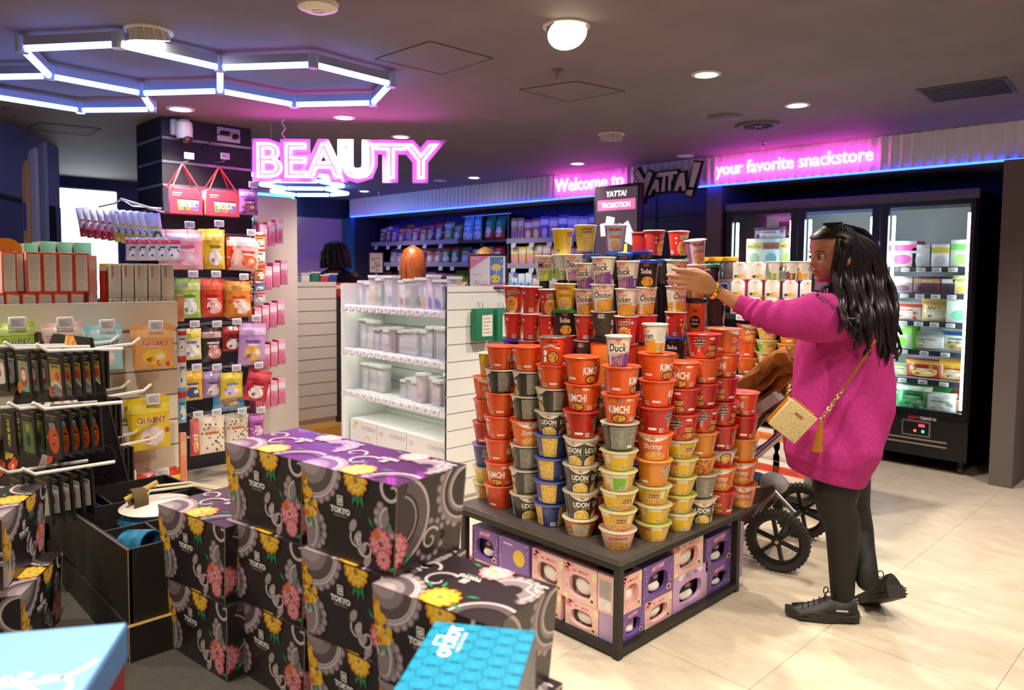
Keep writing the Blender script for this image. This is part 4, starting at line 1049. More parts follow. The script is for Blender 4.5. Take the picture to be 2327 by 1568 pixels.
for k in range(10):
    x = 2000+rh_.uniform(-40, 36); lock([wp(x, 740, -.06), wp(x+8, 770, -.06), wp(x+rh_.uniform(-8, 14), 800, -.06), wp(x+rh_.uniform(-14, 12), 818, -.06)], .004, .003, .012, k)
hr.obj('hair', person, angle=70)
# dress
DRESS = MN('magenta_knit', ['#a82a74', '#b4327f'], 60, .85, 3, spec=.2)
RINGS = [(1080, 1798, 1953, .185), (1076, 1796, 1956, .192), (1046, 1790, 1973, .2), (1043, 1788.5, 1976, .206), (1010, 1790, 1995, .215), (970, 1794, 2008, .205), (930, 1799, 2019, .195), (880, 1805, 2021, .185), (830, 1810, 2020, .18), (780, 1815, 2019, .185), (740, 1826, 2020, .195), (708, 1836, 2010, .19), (688, 1848, 1992, .165), (674, 1862, 1970, .12), (664, 1876, 1958, .085), (655, 1884, 1950, .07)]
dm = MB(); base = []
for py, l, r, dpt in RINGS:
    a, b = wp(l, py), wp(r, py); base.append(((a.x+b.x)/2, (b.x-a.x)/2, dpt, (a.z+b.z)/2))
fine = []
for i in range(len(base)-1):
    kk = 5 if i > 2 else 2
    for j in range(kk): t = j/kk; fine.append(tuple(base[i][q]*(1-t)+base[i+1][q]*t for q in range(4)))
fine.append(base[-1]); rings = []; zt_, zb_ = base[-1][3], base[0][3]
for cx_, hw, hd, z in fine:
    r_ = []; u = (z-zb_)/(zt_-zb_)
    for i in range(72):
        a = 2*pi*i/72; c, s = cos(a), sin(a)
        amp = .0 if u < .075 else min(1, (u-.075)*9)*(1 if u < .8 else (1-u)*5)
        nz = noise.noise(V((c*1.6, s*1.6, z*4.2)))*.022+noise.noise(V((c*3+5, s*3, z*7)))*.009
        # diagonal drape folds over the hip on the camera side
        nz += .011*sin((z*16+a*5.5))*max(0, -s)*math.exp(-((u-.33)/.2)**2)
        k = 1+amp*nz/ .18
        zz = z-.03*c*(1-u)**3*(1 if c > 0 else 1.0)*(-1 if False else 1)*.9
        r_.append(V((cx_+hw*k*c, hd*k*s, zz if u < .3 else z)))
    rings.append(r_)
dm.loft(DRESS, rings, cap0=False, cap1=False)
# inner face of the hem
dm.loft(DRESS, [[V((cx_+(v.x-cx_)*.97, v.y*.97, v.z+.002)) for v in rings[0]] for cx_ in (fine[0][0],)]+[rings[0]], cap0=False, cap1=False)
# sleeves: folded cloth tubes with a tight ribbed cuff
def sleeve(pts, rs, cuff=True, n=28, ph=0):
    P = [V(p) for p in pts]; out = []; rr = []
    for i in range(len(P)-1):
        p0, p1, p2, p3 = P[max(i-1, 0)], P[i], P[i+1], P[min(i+2, len(P)-1)]
        for j in range(9):
            t = j/9; out.append(.5*((2*p1)+(p2-p0)*t+(2*p0-5*p1+4*p2-p3)*t*t+(3*p1-p0-3*p2+p3)*t**3)); rr.append(rs[i]*(1-t)+rs[i+1]*t)
    out.append(P[-1]); rr.append(rs[-1]); N = len(out); rg = []
    prev = V((0, 0, 1))
    for i, c in enumerate(out):
        t = (out[min(i+1, N-1)]-out[max(i-1, 0)]).normalized(); nrm = (prev-t*prev.dot(t)).normalized(); prev = nrm; bn = t.cross(nrm); u = i/(N-1); r_ = []
        for j in range(n):
            a = 2*pi*j/n
            w_ = (.1*sin(u*62+a*1.3+ph+2*sin(a))*math.exp(-((u-.66)/.16)**2)+.05*sin(u*26+a*2+ph)*math.exp(-((u-.35)/.25)**2)) if u < .87 else .012*sin(a*14)
            r_.append(c+(nrm*cos(a)+bn*sin(a))*rr[i]*(1+w_))
        rg.append(r_)
    dm.loft(DRESS, rg, cap0=False, cap1=False)
    dm.loft(DRESS, [rg[-1], [out[-1]+(v-out[-1])*.86 for v in rg[-1]]], cap0=False, cap1=False)
sleeve([wp(1925, 722, -.02), wp(1893, 722, -.12), wp(1850, 722, -.17), wp(1800, 724, -.175), wp(1752, 719, -.16), wp(1712, 706, -.135), wp(1694, 697, -.122), wp(1673, 688, -.11)], [.1, .105, .097, .082, .062, .05, .04, .037])
sleeve([wp(1930, 720, .03), wp(1936, 728, .12), wp(1942, 790, .16), wp(1935, 850, .17), wp(1922, 905, .17), wp(1908, 950, .16)], [.1, .095, .08, .066, .05, .034], ph=2)
dress = dm.obj('sweater_dress', person, angle=75); dress['label'] = 'magenta knit sweater dress with ribbed hem'
# lettering across the shoulder, laid on the sleeve cloth
from mathutils.bvhtree import BVHTree
bv = BVHTree.FromPolygons([V(v) for v in dm.v], dm.f)
def on_cloth(t, pa, pb, size, name):
    vs, fs, wd = text_mesh(t, .02); tm = MB(); A_, B_ = V((*pa, 0)), V((*pb, 0)); d = (B_-A_); L_ = d.length; d.normalize(); n = V((-d.y, d.x, 0)); out = []
    e = V(((EYE-W0).dot(LX), (EYE-W0).dot(LY), H))
    for x, y in vs:
        q = A_+d*(x/wd*L_)-n*(-y*size) if False else A_+d*(x/wd*L_)+V((d.y, -d.x, 0))*(y*size)
        r0 = ray(q.x, q.y); rl = V((r0.dot(LX), r0.dot(LY), r0.z)).normalized(); hit = bv.ray_cast(e, rl)
        out.append((hit[0] if hit[0] else wp(q.x, q.y, -.2))-rl*.0015)
    tm.add(out, fs, M('#2a1020', .8)); tm.obj(name, dress)
on_cloth('MAKE IT HAPPEN', (1853, 673), (1910, 716), 15, 'lettering')
# shoes
SH = M('#1a1816', .5); SOLE = M('#26221d', .6); SHT = M('#2b2824', .45)
def shoe(X, name='shoe'):
    # length along +X: heel 0 .. toe .285
    so = []; N = 18
    for i in range(N+1):
        x = .288*i/N; u = i/N
        hw = .036+.012*sin(pi*min(1, u*1.15))-.022*max(0, u-.82)/.18*1.2+(.0 if u < .35 else .004); lift = .012*max(0, (u-.75)/.25)**2; th = .05-.018*u+.004*sin(u*14)
        pr = [(-hw*1.06, lift+.004), (-hw*.9, lift), (0, lift), (hw*.9, lift), (hw*1.06, lift+.004), (hw*1.1, lift+th*.5), (hw*1.0, lift+th), (hw*.6, lift+th*1.05), (-hw*.6, lift+th*1.05), (-hw*1.0, lift+th), (-hw*1.1, lift+th*.5)]
        so.append([V((x, a, b)) for a, b in pr])
    s = thing_part(name, X)
    m = MB(); m.loft(SOLE, so, X)
    for sg in (-1, 1):
        for k in range(3): m.tube(SOLE, [V((x, sg*(.05+.004*sin(x*30)), .014+k*.011+.006*sin(x*32+k))) for x in [.01+.02*q for q in range(13)]], .0032, 6, X=X)
    m.obj('sole', s)
    up = []
    for i in range(N+1):
        u = i/N; x = .006+.268*u; hw = (.034+.012*sin(pi*min(1, u*1.1)))*(1 if u < .8 else 1-.55*((u-.8)/.2)**2)
        h = .1 if u < .12 else .1-.012*sin((u-.12)/.3*pi) if u < .42 else .1-.062*((u-.42)/.58)**.8
        b = .036-.012*u; h = max(h, b+.018*(1-u)+.006)
        up.append([V((x, hw*cos(a)*(1 if sin(a) < .3 else 1-.35*(sin(a)-.3)), b+(h-b)*max(0, sin(a)))) for a in [pi*k/12 for k in range(13)]])
    m = MB(); m.loft(SH, up, X, closed=False); m.obj('upper', s)
    m = MB()
    for k in range(5):
        x = .125+.022*k; z = .096-.011*k
        m.tube(SH, [V((x, -.022, z-.004)), V((x+.006, 0, z+.005)), V((x+.012, .022, z-.004))], .0032, 6, X=X)
    for sg in (-1, 1): m.tube(SH, [V((.12+.012*cos(a), sg*(.012+.018*sin(a/2)), .112+.014*sin(a))) for a in [2*pi*k/14 for k in range(15)]], .0024, 6, X=X)
    m.obj('laces', s)
    m = MB(); m.box(M('#b9b4ac', .4), .05, .098, .0478, .0492, .052, .06, X); m.box(M('#b9b4ac', .4), .05, .098, -.0492, -.0478, .052, .06, X); m.obj('side_tag', s)
def thing_part(name, X):
    o = bpy.data.objects.new(name, None); COL.objects.link(o); o.parent = person; return o
heel, toe = wp(1955, 1409, -.12), wp(1797, 1398, -.06); d = toe-heel
shoe(Matrix.Translation((heel.x, heel.y+.035, 0)) @ Matrix.Rotation(atan2(.03, d.x), 4, 'Z'))
tpw = atz(1973, 1370, 0)-W0; tp = V((tpw.dot(LX), tpw.dot(LY), 0)); an = rad(96)
Xs = Matrix.Translation((tp.x, tp.y, 0)) @ Matrix.Rotation(an, 4, 'Z') @ Matrix.Rotation(rad(31), 4, 'Y') @ Matrix.Translation((-.235, 0, -.008))
shoe(Xs)
# bracelet watch and ring
GOLD = M('#d9a93c', .25, .9)
wc = wp(1624, 661, -.1); ax = (wp(1640, 668, -.1)-wp(1608, 650, -.1)).normalized(); r1 = V((0, 0, 1)); r1 = (r1-ax*r1.dot(ax)).normalized(); r2 = ax.cross(r1)
br = thing('bracelet', 'chunky gold link bracelet on the reaching wrist', 'bracelet', W0, WROT)
for k in range(16):
    a = 2*pi*k/16; c = wc+(r1*cos(a)*.033+r2*sin(a)*.026)+ax*.004*sin(a)
    Xb = Matrix((( *(-r1*sin(a)+r2*cos(a)), 0), (*(r1*cos(a)+r2*sin(a)), 0), (*ax, 0), (0, 0, 0, 1))).transposed(); Xb.translation = c
    MB().bbox(GOLD, -.006, .006, -.0026, .0026, -.0085, .0085, .0018, Xb, 1).obj('link', br)
rg = wp(1556, 643, -.096); rn = thing('ring', 'thin pale ring on the reaching hand', 'ring', W0, WROT)
ax = (wp(1577, 645, -.1)-wp(1535, 640.5, -.096)).normalized(); r1 = V((0, 0, 1)); r1 = (r1-ax*r1.dot(ax)).normalized(); r2 = ax.cross(r1)
MB().tube(M('#e8e0d0', .2, .9), [rg+(r1*cos(a)+r2*sin(a))*.0118 for a in [2*pi*k/20 for k in range(20)]], (.0022), 6, closed=True).obj('band', rn)
# ------------------------------------------------------------------ handbag
BAGC = MN('monogram_canvas', ['#b39a62', '#d9c48e', '#c9b27a'], 120, .5, 2); TAN = M('#a86a1e', .4); CHN = M('#d8b878', .25, .9)
hb = thing('handbag', 'small gold patterned crossbody bag hanging at her hip on chain and strap', 'handbag', W0, WROT)
TL_, TR_, BR_, BL_ = wp(1786, 899, -.255), wp(1847, 947, -.25), wp(1820, 1020, -.225), wp(1757, 966, -.23)
ux = (TR_-TL_).normalized(); uz = ((TL_-BL_)+(TR_-BR_)).normalized(); uy = uz.cross(ux).normalized(); uz = ux.cross(uy)
cb = (TL_+TR_+BR_+BL_)/4; bw, bh = (TR_-TL_).length, ((TL_-BL_).length+(TR_-BR_).length)/2
Xb = Matrix(((ux.x, uy.x, uz.x, cb.x), (ux.y, uy.y, uz.y, cb.y), (ux.z, uy.z, uz.z, cb.z), (0, 0, 0, 1)))
if uy.y < 0: pass
sgn = 1 if uy.y > 0 else -1
MB().bbox(BAGC, -bw/2, bw/2, min(0, sgn*.012), max(0, sgn*.012), -bh/2, bh/2, .012, Xb, 3).obj('front_panel', hb)
MB().bbox(TAN, -bw/2+.004, bw/2+.008, min(sgn*.01, sgn*.062), max(sgn*.01, sgn*.062), -bh/2-.004, bh/2-.002, .014, Xb, 3).obj('gusset', hb)
MB().tube(M('#e2b24a', .3, .6), [Xb @ V((x, sgn*.034, bh/2+.001)) for x in (-bw/2+.015, 0, bw/2-.012)], .004, 8).obj('zip', hb)
MB().text(M('#a8743a', .3, .7), 'MODE', .014, Xb @ Matrix.Translation((0, -sgn*.0005, bh*.2)) @ Matrix.Rotation(pi/2, 4, 'X'), .002).obj('metal_letters', hb) if sgn > 0 else None
def chain(pts, step, r, name):
    P = [V(p) for p in pts]; m = MB(); L_ = 0; seq = []
    for i in range(len(P)-1):
        n = max(1, int((P[i+1]-P[i]).length/step))
        for j in range(n): seq.append((P[i].lerp(P[i+1], j/n), (P[i+1]-P[i]).normalized()))
    for k, (c, t) in enumerate(seq):
        s = t.cross(V((0, 1, .2))).normalized(); b = t.cross(s); s = s*cos(k*1.4)+b*sin(k*1.4)
        m.tube(CHN, [c+t*step*.8*cos(a)+s*step*.5*sin(a) for a in [2*pi*q/10 for q in range(10)]], r, 5, closed=True)
    m.obj(name, hb)
chain([wp(1867, 953, -.25), wp(1893, 917, -.24), wp(1920, 878, -.225)], .012, .0028, 'chain')
chain([wp(1790, 897, -.25), wp(1794, 878, -.235), wp(1800, 862, -.2)], .012, .0028, 'chain')
def strap(l, w):
    m = MB(); P = [wp(*q) for q in l]; rg = []
    for i, c in enumerate(P):
        t = (P[min(i+1, len(P)-1)]-P[max(0, i-1)]).normalized(); nn = V((0, -1, 0)); s = t.cross(nn).normalized(); nn = s.cross(t); rg.append([c+s*w+nn*.002, c-s*w+nn*.002, c-s*w-nn*.002, c+s*w-nn*.002])
    m.loft(M('#8a4a22', .45), rg, smooth=False); m.obj('strap', hb)
strap([(1920, 878, -.225), (1945, 842, -.216), (1968, 808, -.21), (1985, 780, -.2), (1995, 750, -.17), (1990, 715, -.1)], .006)
strap([(1914, 712, -.2), (1906, 694, -.16), (1896, 676, -.11), (1890, 668, -.08)], .004)
m = MB(); t0, t1 = wp(1866, 958, -.245), wp(1857, 1026, -.235)
m.lathe(CHN, [(.004, -.006), (.007, 0), (.004, .006)], 12, Matrix.Translation(t0)); 
for k in range(14):
    a = 2*pi*k/14; m.tube(TAN, [t0+V((.004*cos(a), .003*sin(a), -.004)), t0.lerp(t1, .5)+V((.011*cos(a), .008*sin(a), 0)), t1+V((.016*cos(a), .011*sin(a), 0))], [.004, .005, .006], 6)
m.obj('tassel', hb)
# ------------------------------------------------------------------ pushchair behind the table
def dz(px, py, z): return atz(px, py, z)
TYRE = MN('rubber_tyre', ['#2a2824', '#35322c'], 90, .75); RIM = M('#141312', .35); CHROME = M('#c9c6c4', .2, .9); GREYF = MN('grey_pram_fabric', ['#a59a96', '#b0a5a0'], 40, .8)
BROWNB = MN('brown_blanket', ['#6b3f1c', '#96602c', '#7c4c22'], 9, .95, 4, spec=.1); BASK = MN('brown_basket_cloth', ['#5a4038', '#6b4d42'], 30, .8); ALF = M('#b9b2ae', .3, .7)
# axle frame: wheels face along the view's right-left line
wa, wb = atz(1765, 1297, 0), atz(1820, 1222, 0)
st = thing('stroller', 'grey pushchair with big black spoked wheels and brown blanket behind the table', 'stroller', (wa.x, wa.y, 0), 0)
def SL(v): return V(v)-V((wa.x, wa.y, 0))
ax = V((wb.x-wa.x, wb.y-wa.y, 0)); track = ax.length; ax.normalize(); fwd = V((ax.y, -ax.x, 0))
if fwd.x > 0: fwd = -fwd    # towards the pyramid / picture left
R_W = .152
def wheel(c):
    o = bpy.data.objects.new('wheel', None); COL.objects.link(o); o.parent = st
    X = Matrix(((fwd.x, 0, ax.x, c.x), (fwd.y, 0, ax.y, c.y), (0, 1, 0, c.z), (0, 0, 0, 1)))
    m = MB(); m.lathe(TYRE, [(R_W-.034, -.018), (R_W-.012, -.024), (R_W-.002, -.014), (R_W, 0), (R_W-.002, .014), (R_W-.012, .024), (R_W-.034, .018), (R_W-.034, -.018)], 48, X, cap0=False, cap1=False)
    for k in range(40):
        a = 2*pi*k/40
        for s in (-1, 1): m.box(TYRE, R_W-.012, R_W+.0015, -.004, .004, min(s*.006, s*.022), max(s*.006, s*.022), X @ T(rz=a+(.04 if s > 0 else 0)))
    m.obj('tyre', o)
    m = MB(); m.lathe(RIM, [(R_W-.05, -.012), (R_W-.033, -.017), (R_W-.033, .017), (R_W-.05, .012), (R_W-.05, -.012)], 48, X, cap0=False, cap1=False)
    for k in range(6): m.box(RIM, .014, R_W-.045, -.009, .009, -.009, .009, X @ T(rz=2*pi*k/6+.3))
    m.lathe(RIM, [(.026, -.02), (.026, .02)], 20, X); m.obj('rim', o)
    MB().lathe(M('#c9a873', .25, .9), [(.0, -.03), (.011, -.028), (.013, -.02)], 16, X, cap0=False, cap1=False).obj('hub_cap', o); return o
ca, cb_ = V((0, 0, R_W)), SL((wb.x, wb.y, R_W)); wheel(ca); wheel(cb_)
# rest of the frame follows, at picture positions on the plane midway between the wheels
mid = (V((wa.x, wa.y, 0))+V((wb.x, wb.y, 0)))/2
def sp(px, py, off=0):
    n = ax; o = mid+n*off; d = ray(px, py); p = EYE+d*((o-EYE).dot(n)/d.dot(n)); return SL(p)
for k in (-1, 1):
    o = k*track*.42
    MB().tube(ALF, [sp(1795, 1150, o), sp(1740, 1060, o), sp(1700, 1000, o)] if False else [sp(1805, 1165, o), sp(1762, 1118, o) , sp(1730, 1150, o), sp(1690, 1220, o)], .011, 8).obj('chassis_tube', st)
MB().tube(RIM, [ca, ca.lerp(cb_, .5)+V((0, 0, .03)), cb_], .014, 8).obj('axle', st)
for k, nm in ((-1, 'a'), (1, 'b')):
    o = k*track*.36; MB().tube(ALF, [sp(1660, 1075, o), sp(1720, 1035, o), sp(1790, 975, o), sp(1840, 930, o)], (.017), 10).obj('push_handle', st)
def sheet(name, mat, pts, wid, thick=.012, parent=st, wave=0, n=14):
    """a thick soft panel: centre line pts swept across the pram's width"""
    P = []; 
    for i in range(len(pts)-1):
        for j in range(5): P.append(V(pts[i]).lerp(V(pts[i+1]), j/5))
    P.append(V(pts[-1])); rg = []
    for i, c in enumerate(P):
        t = (P[min(i+1, len(P)-1)]-P[max(0, i-1)]).normalized(); nn = t.cross(ax).normalized(); r_ = []
        w_ = wid[0]+(wid[1]-wid[0])*i/(len(P)-1)
        for j in range(n+1):
            u = -1+2*j/n; r_.append(c+ax*w_*u/2+nn*(thick/2+wave*sin(u*7+i*.7)*.012+.02*wave*(1-u*u)))
        for j in range(n, -1, -1):
            u = -1+2*j/n; r_.append(c+ax*w_*u/2-nn*(thick/2)+nn*wave*sin(u*7+i*.7)*.012)
        rg.append(r_)
    return MB().loft(mat, rg).obj(name, parent, angle=60)
tk = track*.72
sheet('seat_back', GREYF, [sp(1668, 1045), sp(1690, 985), sp(1735, 925), sp(1785, 890)], (tk, tk), .05)
sheet('seat_cover', GREYF, [sp(1668, 1052), sp(1715, 1030), sp(1760, 1000), sp(1800, 960)], (tk*1.02, tk*.9), .03)
sheet('basket', BASK, [sp(1650, 1175), sp(1700, 1170), sp(1750, 1140), sp(1775, 1110)], (tk, tk*.8), .04)
sheet('basket_side', BASK, [sp(1655, 1140, -tk*.4), sp(1700, 1130, -tk*.4), sp(1765, 1118, -tk*.4)], (.03, .03), .07)
m = MB(); ball(m, MN('grey_plush', ['#8f8b92', '#a8a4a8'], 20, .9), sp(1758, 1098, -.05), (.075, .07, .055), 20); bo = m.obj('grey_bundle'); bo.location = (wa.x, wa.y, 0); tag(bo, 'soft grey bundle lying in the pushchair basket', 'bundle')
m = MB(); ball(m, M('#3a4468', .9), sp(1715, 1088, -.02), (.06, .07, .035), 18); bo = m.obj('blue_cloth'); bo.location = (wa.x, wa.y, 0); tag(bo, 'dark blue cloth lying in the pushchair basket', 'cloth')
hd = thing('blanket', 'brown folded blanket draped over the pushchair seat', 'blanket', (wa.x, wa.y, 0))
for k, (pts, wv) in enumerate([([(1676, 895), (1720, 860), (1765, 820), (1800, 806)], .9), ([(1690, 930), (1725, 880), (1770, 842), (1812, 825)], 1.1), ([(1705, 960), (1745, 905), (1785, 866), (1822, 842)], .8), ([(1700, 975), (1730, 935), (1770, 905), (1815, 880)], .6)]):
    sheet('fold', BROWNB, [sp(*p, -.04+.05*k-.08) for p in pts], (tk*.62, tk*.5), .045, hd, wv)
sheet('hood_edge', M('#1f1c1b', .7), [sp(1664, 905), sp(1690, 880)], (tk*.9, tk*.9), .05)
# ------------------------------------------------------------------ toy boxes on the bottom shelf of the table
BZ = .0365
PINKB, PURPB, LILB = M('#f0c2bc', .4), M('#7a5aa0', .4), M('#cda6d0', .4)
PLW, PLD = M('#f4efe6', .9), M('#3c3840', .9)
def flower(a, m1, m2, x, y, r, n=5):
    for k in range(n): a.ell(m1, x+r*.6*cos(2*pi*k/n), y+r*.6*sin(2*pi*k/n), r*.5, r*.5, 8)
    a.up(); a.ell(m2, x, y, r*.35, r*.35, 8)
def toy_box(kind, w=.165, h=.165, d=.13):
    """front face in local -Y... box stands on z=0, front at y=0, depth to +y"""
    k = (kind, round(w, 3), round(h, 3))
    if k in _tb: return _tb[k]
    base = {'pink': PINKB, 'pinkside': PINKB, 'purple': PURPB, 'moon': M('#8a68b0', .4), 'lilac': LILB, 'lilacside': M('#b99ac0', .4)}[kind]
    b = MB()
    win = kind in ('pink', 'purple', 'lilac')
    wx0, wx1, wz0, wz1 = w*.17, w*.83, h*.12, h*.72
    if win:   # real opening with the soft toy behind it
        fr = [(0, 0), (w, 0), (w, h), (0, h)]; n = 20; el = []
        cxx, czz = (wx0+wx1)/2, (wz0+wz1)/2
        for i in range(n):
            a = 2*pi*i/n; el.append((cxx+(wx1-wx0)/2*abs(cos(a))**.7*(1 if cos(a) > 0 else -1), czz+(wz1-wz0)/2*abs(sin(a))**.7*(1 if sin(a) > 0 else -1)))
        tri = tessellate_polygon([[V((x, y, 0)) for x, y in fr], [V((x, y, 0)) for x, y in el]]); P = fr+el; fs = []
        for t in tri:
            A_, B_, C_ = (P[i] for i in t); ar = (B_[0]-A_[0])*(C_[1]-A_[1])-(C_[0]-A_[0])*(B_[1]-A_[1]); fs.append(t if ar > 0 else t[::-1])
        b.add([(x, 0, y) for x, y in P], fs, base)
        b.add([(x, 0, y) for x, y in el]+[(x, .02, y) for x, y in el], [(i, (i+1) % n, n+(i+1) % n, n+i)[::-1] for i in range(n)], base)
        v = [(x, y, z) for x in (0, w) for y in (0, d) for z in (0, h)]
        b.add(v, [(2, 3, 7, 6), (0, 1, 3, 2), (4, 6, 7, 5), (0, 2, 6, 4), (1, 5, 7, 3)], base)
        b.box(M('#e9d8cf' if kind == 'pink' else '#5a4668', .8), .004, w-.004, .05, .052, .004, h-.004)
    else: b.box(base, 0, w, 0, d, 0, h)
    a = Art(clip=(0, 0, w, h)); rnd = random.Random(len(kind))
    if kind == 'pink':
        for x, y in ((w*.1, h*.9), (w*.2, h*.96), (w*.1, h*.78)): a.ell(M('#e88a94', .4), x, y, w*.1, h*.08, 10)
        a.rect(M('#f4e6b0', .4), w*.86, h*.7, w, h*.92); a.rect(M('#f4e6b0', .4), 0, 0, w*.14, h*.12); a.up(); a.text(M('#d8505e', .4), 'MOCHI', w*.6, h*.8, h*.1, .02, rot=-.0)
        a.text(M('#d8505e', .4), '招福', w*.33, h*.8, h*.075, .01); a.ell(M('#f0d9a0', .4), w*.86, h*.16, w*.085, h*.085, 14); a.ell(M('#e79aa0', .4), w*.1, h*.35, w*.05, h*.05, 8); a.ell(M('#efe07a', .4), w*.88, h*.66, w*.04, h*.04, 8)
        a.up(); a.ell(M('#5a4a1e', .4), w*.86, h*.15, w*.045, h*.045, 10)
    elif kind in ('purple', 'moon'):
        for i in range(26): a.ell(rnd.choice([M('#e98ac0', .4), M('#d8d0ea', .4), M('#3a2a58', .4), M('#f0b0d0', .4)]), rnd.choice([rnd.uniform(.03, .13), rnd.uniform(.87, .97), rnd.uniform(.1, .9)])*w if kind == 'moon' else rnd.choice([rnd.uniform(.03, .13), rnd.uniform(.87, .97)])*w, rnd.uniform(.05, .95)*h, w*.018, h*.018, 6)
        if kind == 'purple':
            a.up(); a.poly(M('#ef9ab4', .4), [(w*.28, h*.78), (w*.66, h*.82), (w*.7, h*.93), (w*.3, h*.89)]); a.ell(M('#e3bfa8', .4), w*.86, h*.17, w*.085, h*.085, 14); a.up(); a.ell(M('#33242c', .4), w*.86, h*.16, w*.045, h*.045, 10)
            a.text(M('#7a3a70', .4), 'MOCHI', w*.48, h*.825, h*.07, .02, rot=.1)
        else:
            a.up(); a.ell(M('#ecc63a', .4), w*.68, h*.52, w*.19, h*.24, 24); a.rect(M('#e9dcee', .4), w*.16, h*.82, w*.46, h*.86)
    elif kind == 'lilac':
        a.arc(M('#f0e6f2', .4), w*.5, h*.62, w*.3, w*.42, .5, pi-.5, 14, .8); a.up(); a.text(M('#6a4a78', .4), 'MOCHI', w*.42, h*.88, h*.055, .01); a.rect(M('#8a5aa8', .4), w*.6, h*.88, w*.68, h*.94); a.ell(M('#e0a860', .4), w*.9, h*.14, w*.05, h*.07, 10)
    elif kind == 'pinkside':
        a.rect(M('#b9b4ac', .4), w*.1, h*.36, w*.86, h*.86); a.rect(M('#f6efe8', .4), w*.1, h*.08, w*.86, h*.34); a.up(); a.lines(M('#8f8a84', .4), w*.14, h*.4, w*.82, h*.84, 22, .0009); a.lines(M('#b9a8a0', .4), w*.14, h*.1, w*.6, h*.32, 8, .0012)
    elif kind == 'lilacside':
        a.lines(M('#d9c6de', .4), w*.15, h*.1, w*.8, h*.8, 10, .0016)
    a.apply(b, lambda u, v, l: (u, -l-.0002, v))
    t = Art(clip=(0, 0, w, d)); t.ell(M('#b86a80', .4) if kind.startswith('pink') else M('#2a2236', .4), w*.4, d*.5, w*.08, d*.1, 8); t.rect(M('#e9a6b0', .4) if kind.startswith('pink') else M('#5a448a', .4), w*.52, d*.45, w*.8, d*.55)
    t.apply(b, lambda u, v, l: (u, v, h+l+.0002))
    ob = b.obj('carton'); me = ob.data; bpy.data.objects.remove(ob); toy = None
    if win:
        m = MB(); c = (w*.5, .045, h*.4)
        if kind == 'pink':
            ball(m, PLW, c, (w*.3, .035, h*.27), 22); ball(m, M('#e0786a', .9), (w*.66, .028, h*.62), (w*.1, .02, h*.09), 14); ball(m, M('#e0786a', .9), (w*.8, .03, h*.64), (w*.07, .02, h*.1), 14)
        else:
            ball(m, PLD, (w*.5, .05, h*.45), (w*.29, .03, h*.25), 22); ball(m, PLW, (w*.5, .035, h*.26), (w*.2, .028, h*.14), 18); ball(m, M('#c07a90', .9), (w*.52, .026, h*.55), (w*.08, .016, h*.09), 14)
        tb = m.obj('plush'); toy = tb.data; bpy.data.objects.remove(tb)
    _tb[k] = (me, toy); return _tb[k]
_tb = {}
def place_toy(kind, x, y, z, face, label, w=.165, h=.165):
    me, toy = toy_box(kind, w, h)
    o = bpy.data.objects.new('toy_box', me); COL.objects.link(o); o.location = (x, y, z); o.rotation_euler = (0, 0, 0 if face == 'L' else pi/2)
    tag(o, label, 'boxed toy', 'boxed plush toys under the table')
    if toy:
        t = bpy.data.objects.new('plush', toy); COL.objects.link(t); t.parent = o
def fx(px): return aty(px, 1300, TY0+.03).x
def fy(px): return atx(px, 1350, TX1-.03).y
yL = TY0+.03; xR = TX1-.031
def zL(px, py): return aty(px, py, yL).z
def zR(px, py): return atx(px, py, xR).z
def rowL(kind, p0, p1, ztop, zbot, label):
    x0, x1 = fx(p0), fx(p1); place_toy(kind, x0, yL, zbot, 'L', label, x1-x0-.002, ztop-zbot)
def rowR(kind, p0, p1, ztop, zbot, label):
    y0, y1 = fy(p0), fy(p1); place_toy(kind, xR, y0, zbot, 'R', label, y1-y0-.002, ztop-zbot)
hb_ = .108
rowL('pink', 1066, 1132, BZ+hb_, BZ, 'pink toy box at the bottom beneath the left purple box')
rowL('purple', 1073, 1132, BZ+.257, BZ+hb_+.001, 'purple toy box with dark plush at the far left of the shelf')
rowL('pink', 1134, 1208, BZ+hb_, BZ, 'pink toy box at the bottom beneath the yellow moon box')
rowL('moon', 1133, 1202, BZ+.257, BZ+hb_+.001, 'purple box printed with a yellow moon circle')
rowL('pink', 1209, 1276, BZ+hb_, BZ, 'lower pink toy box left of the gap under the table')
rowL('pink', 1209, 1281, BZ+.257, BZ+hb_+.001, 'upper pink toy box beside the yellow moon box')
rowL('pink', 1286, 1362, BZ+hb_, BZ, 'lower pink toy box with white plush nearest the front leg')
rowL('pink', 1281, 1358, BZ+.257, BZ+hb_+.001, 'upper pink toy box with white plush nearest the front leg')
rowL('lilacside', 1363, 1396, BZ+hb_, BZ, 'plain lilac box end beside the front leg')
rowL('pinkside', 1359, 1396, BZ+.257, BZ+hb_+.001, 'pink box end with grey printed panel beside the front leg')
rowR('purple', 1414, 1466, BZ+hb_, BZ, 'lower purple toy box right behind the front leg')
rowR('pink', 1414, 1459, BZ+.257, BZ+hb_+.001, 'upper pink toy box right behind the front leg')
rowR('pink', 1467, 1528, BZ+hb_, BZ, 'lower pink toy box between the purple and lilac boxes')
rowR('purple', 1461, 1529, BZ+.257, BZ+hb_+.001, 'upper purple toy box with blue top second from the front leg')
rowR('lilac', 1530, 1607, BZ+.151, BZ, 'wide lilac toy box with curved banner on the right face')
rowR('pink', 1531, 1596, BZ+.298, BZ+.152, 'tall pink toy box standing on the wide lilac box')
rowR('purple', 1607, 1661, BZ+hb_, BZ, 'lower purple toy box towards the rear right leg')
rowR('purple', 1603, 1662, BZ+.257, BZ+hb_+.001, 'upper purple toy box towards the rear right leg')
rowR('lilacside', 1662, 1686, BZ+hb_, BZ, 'lower plain lilac box end by the rear right leg')
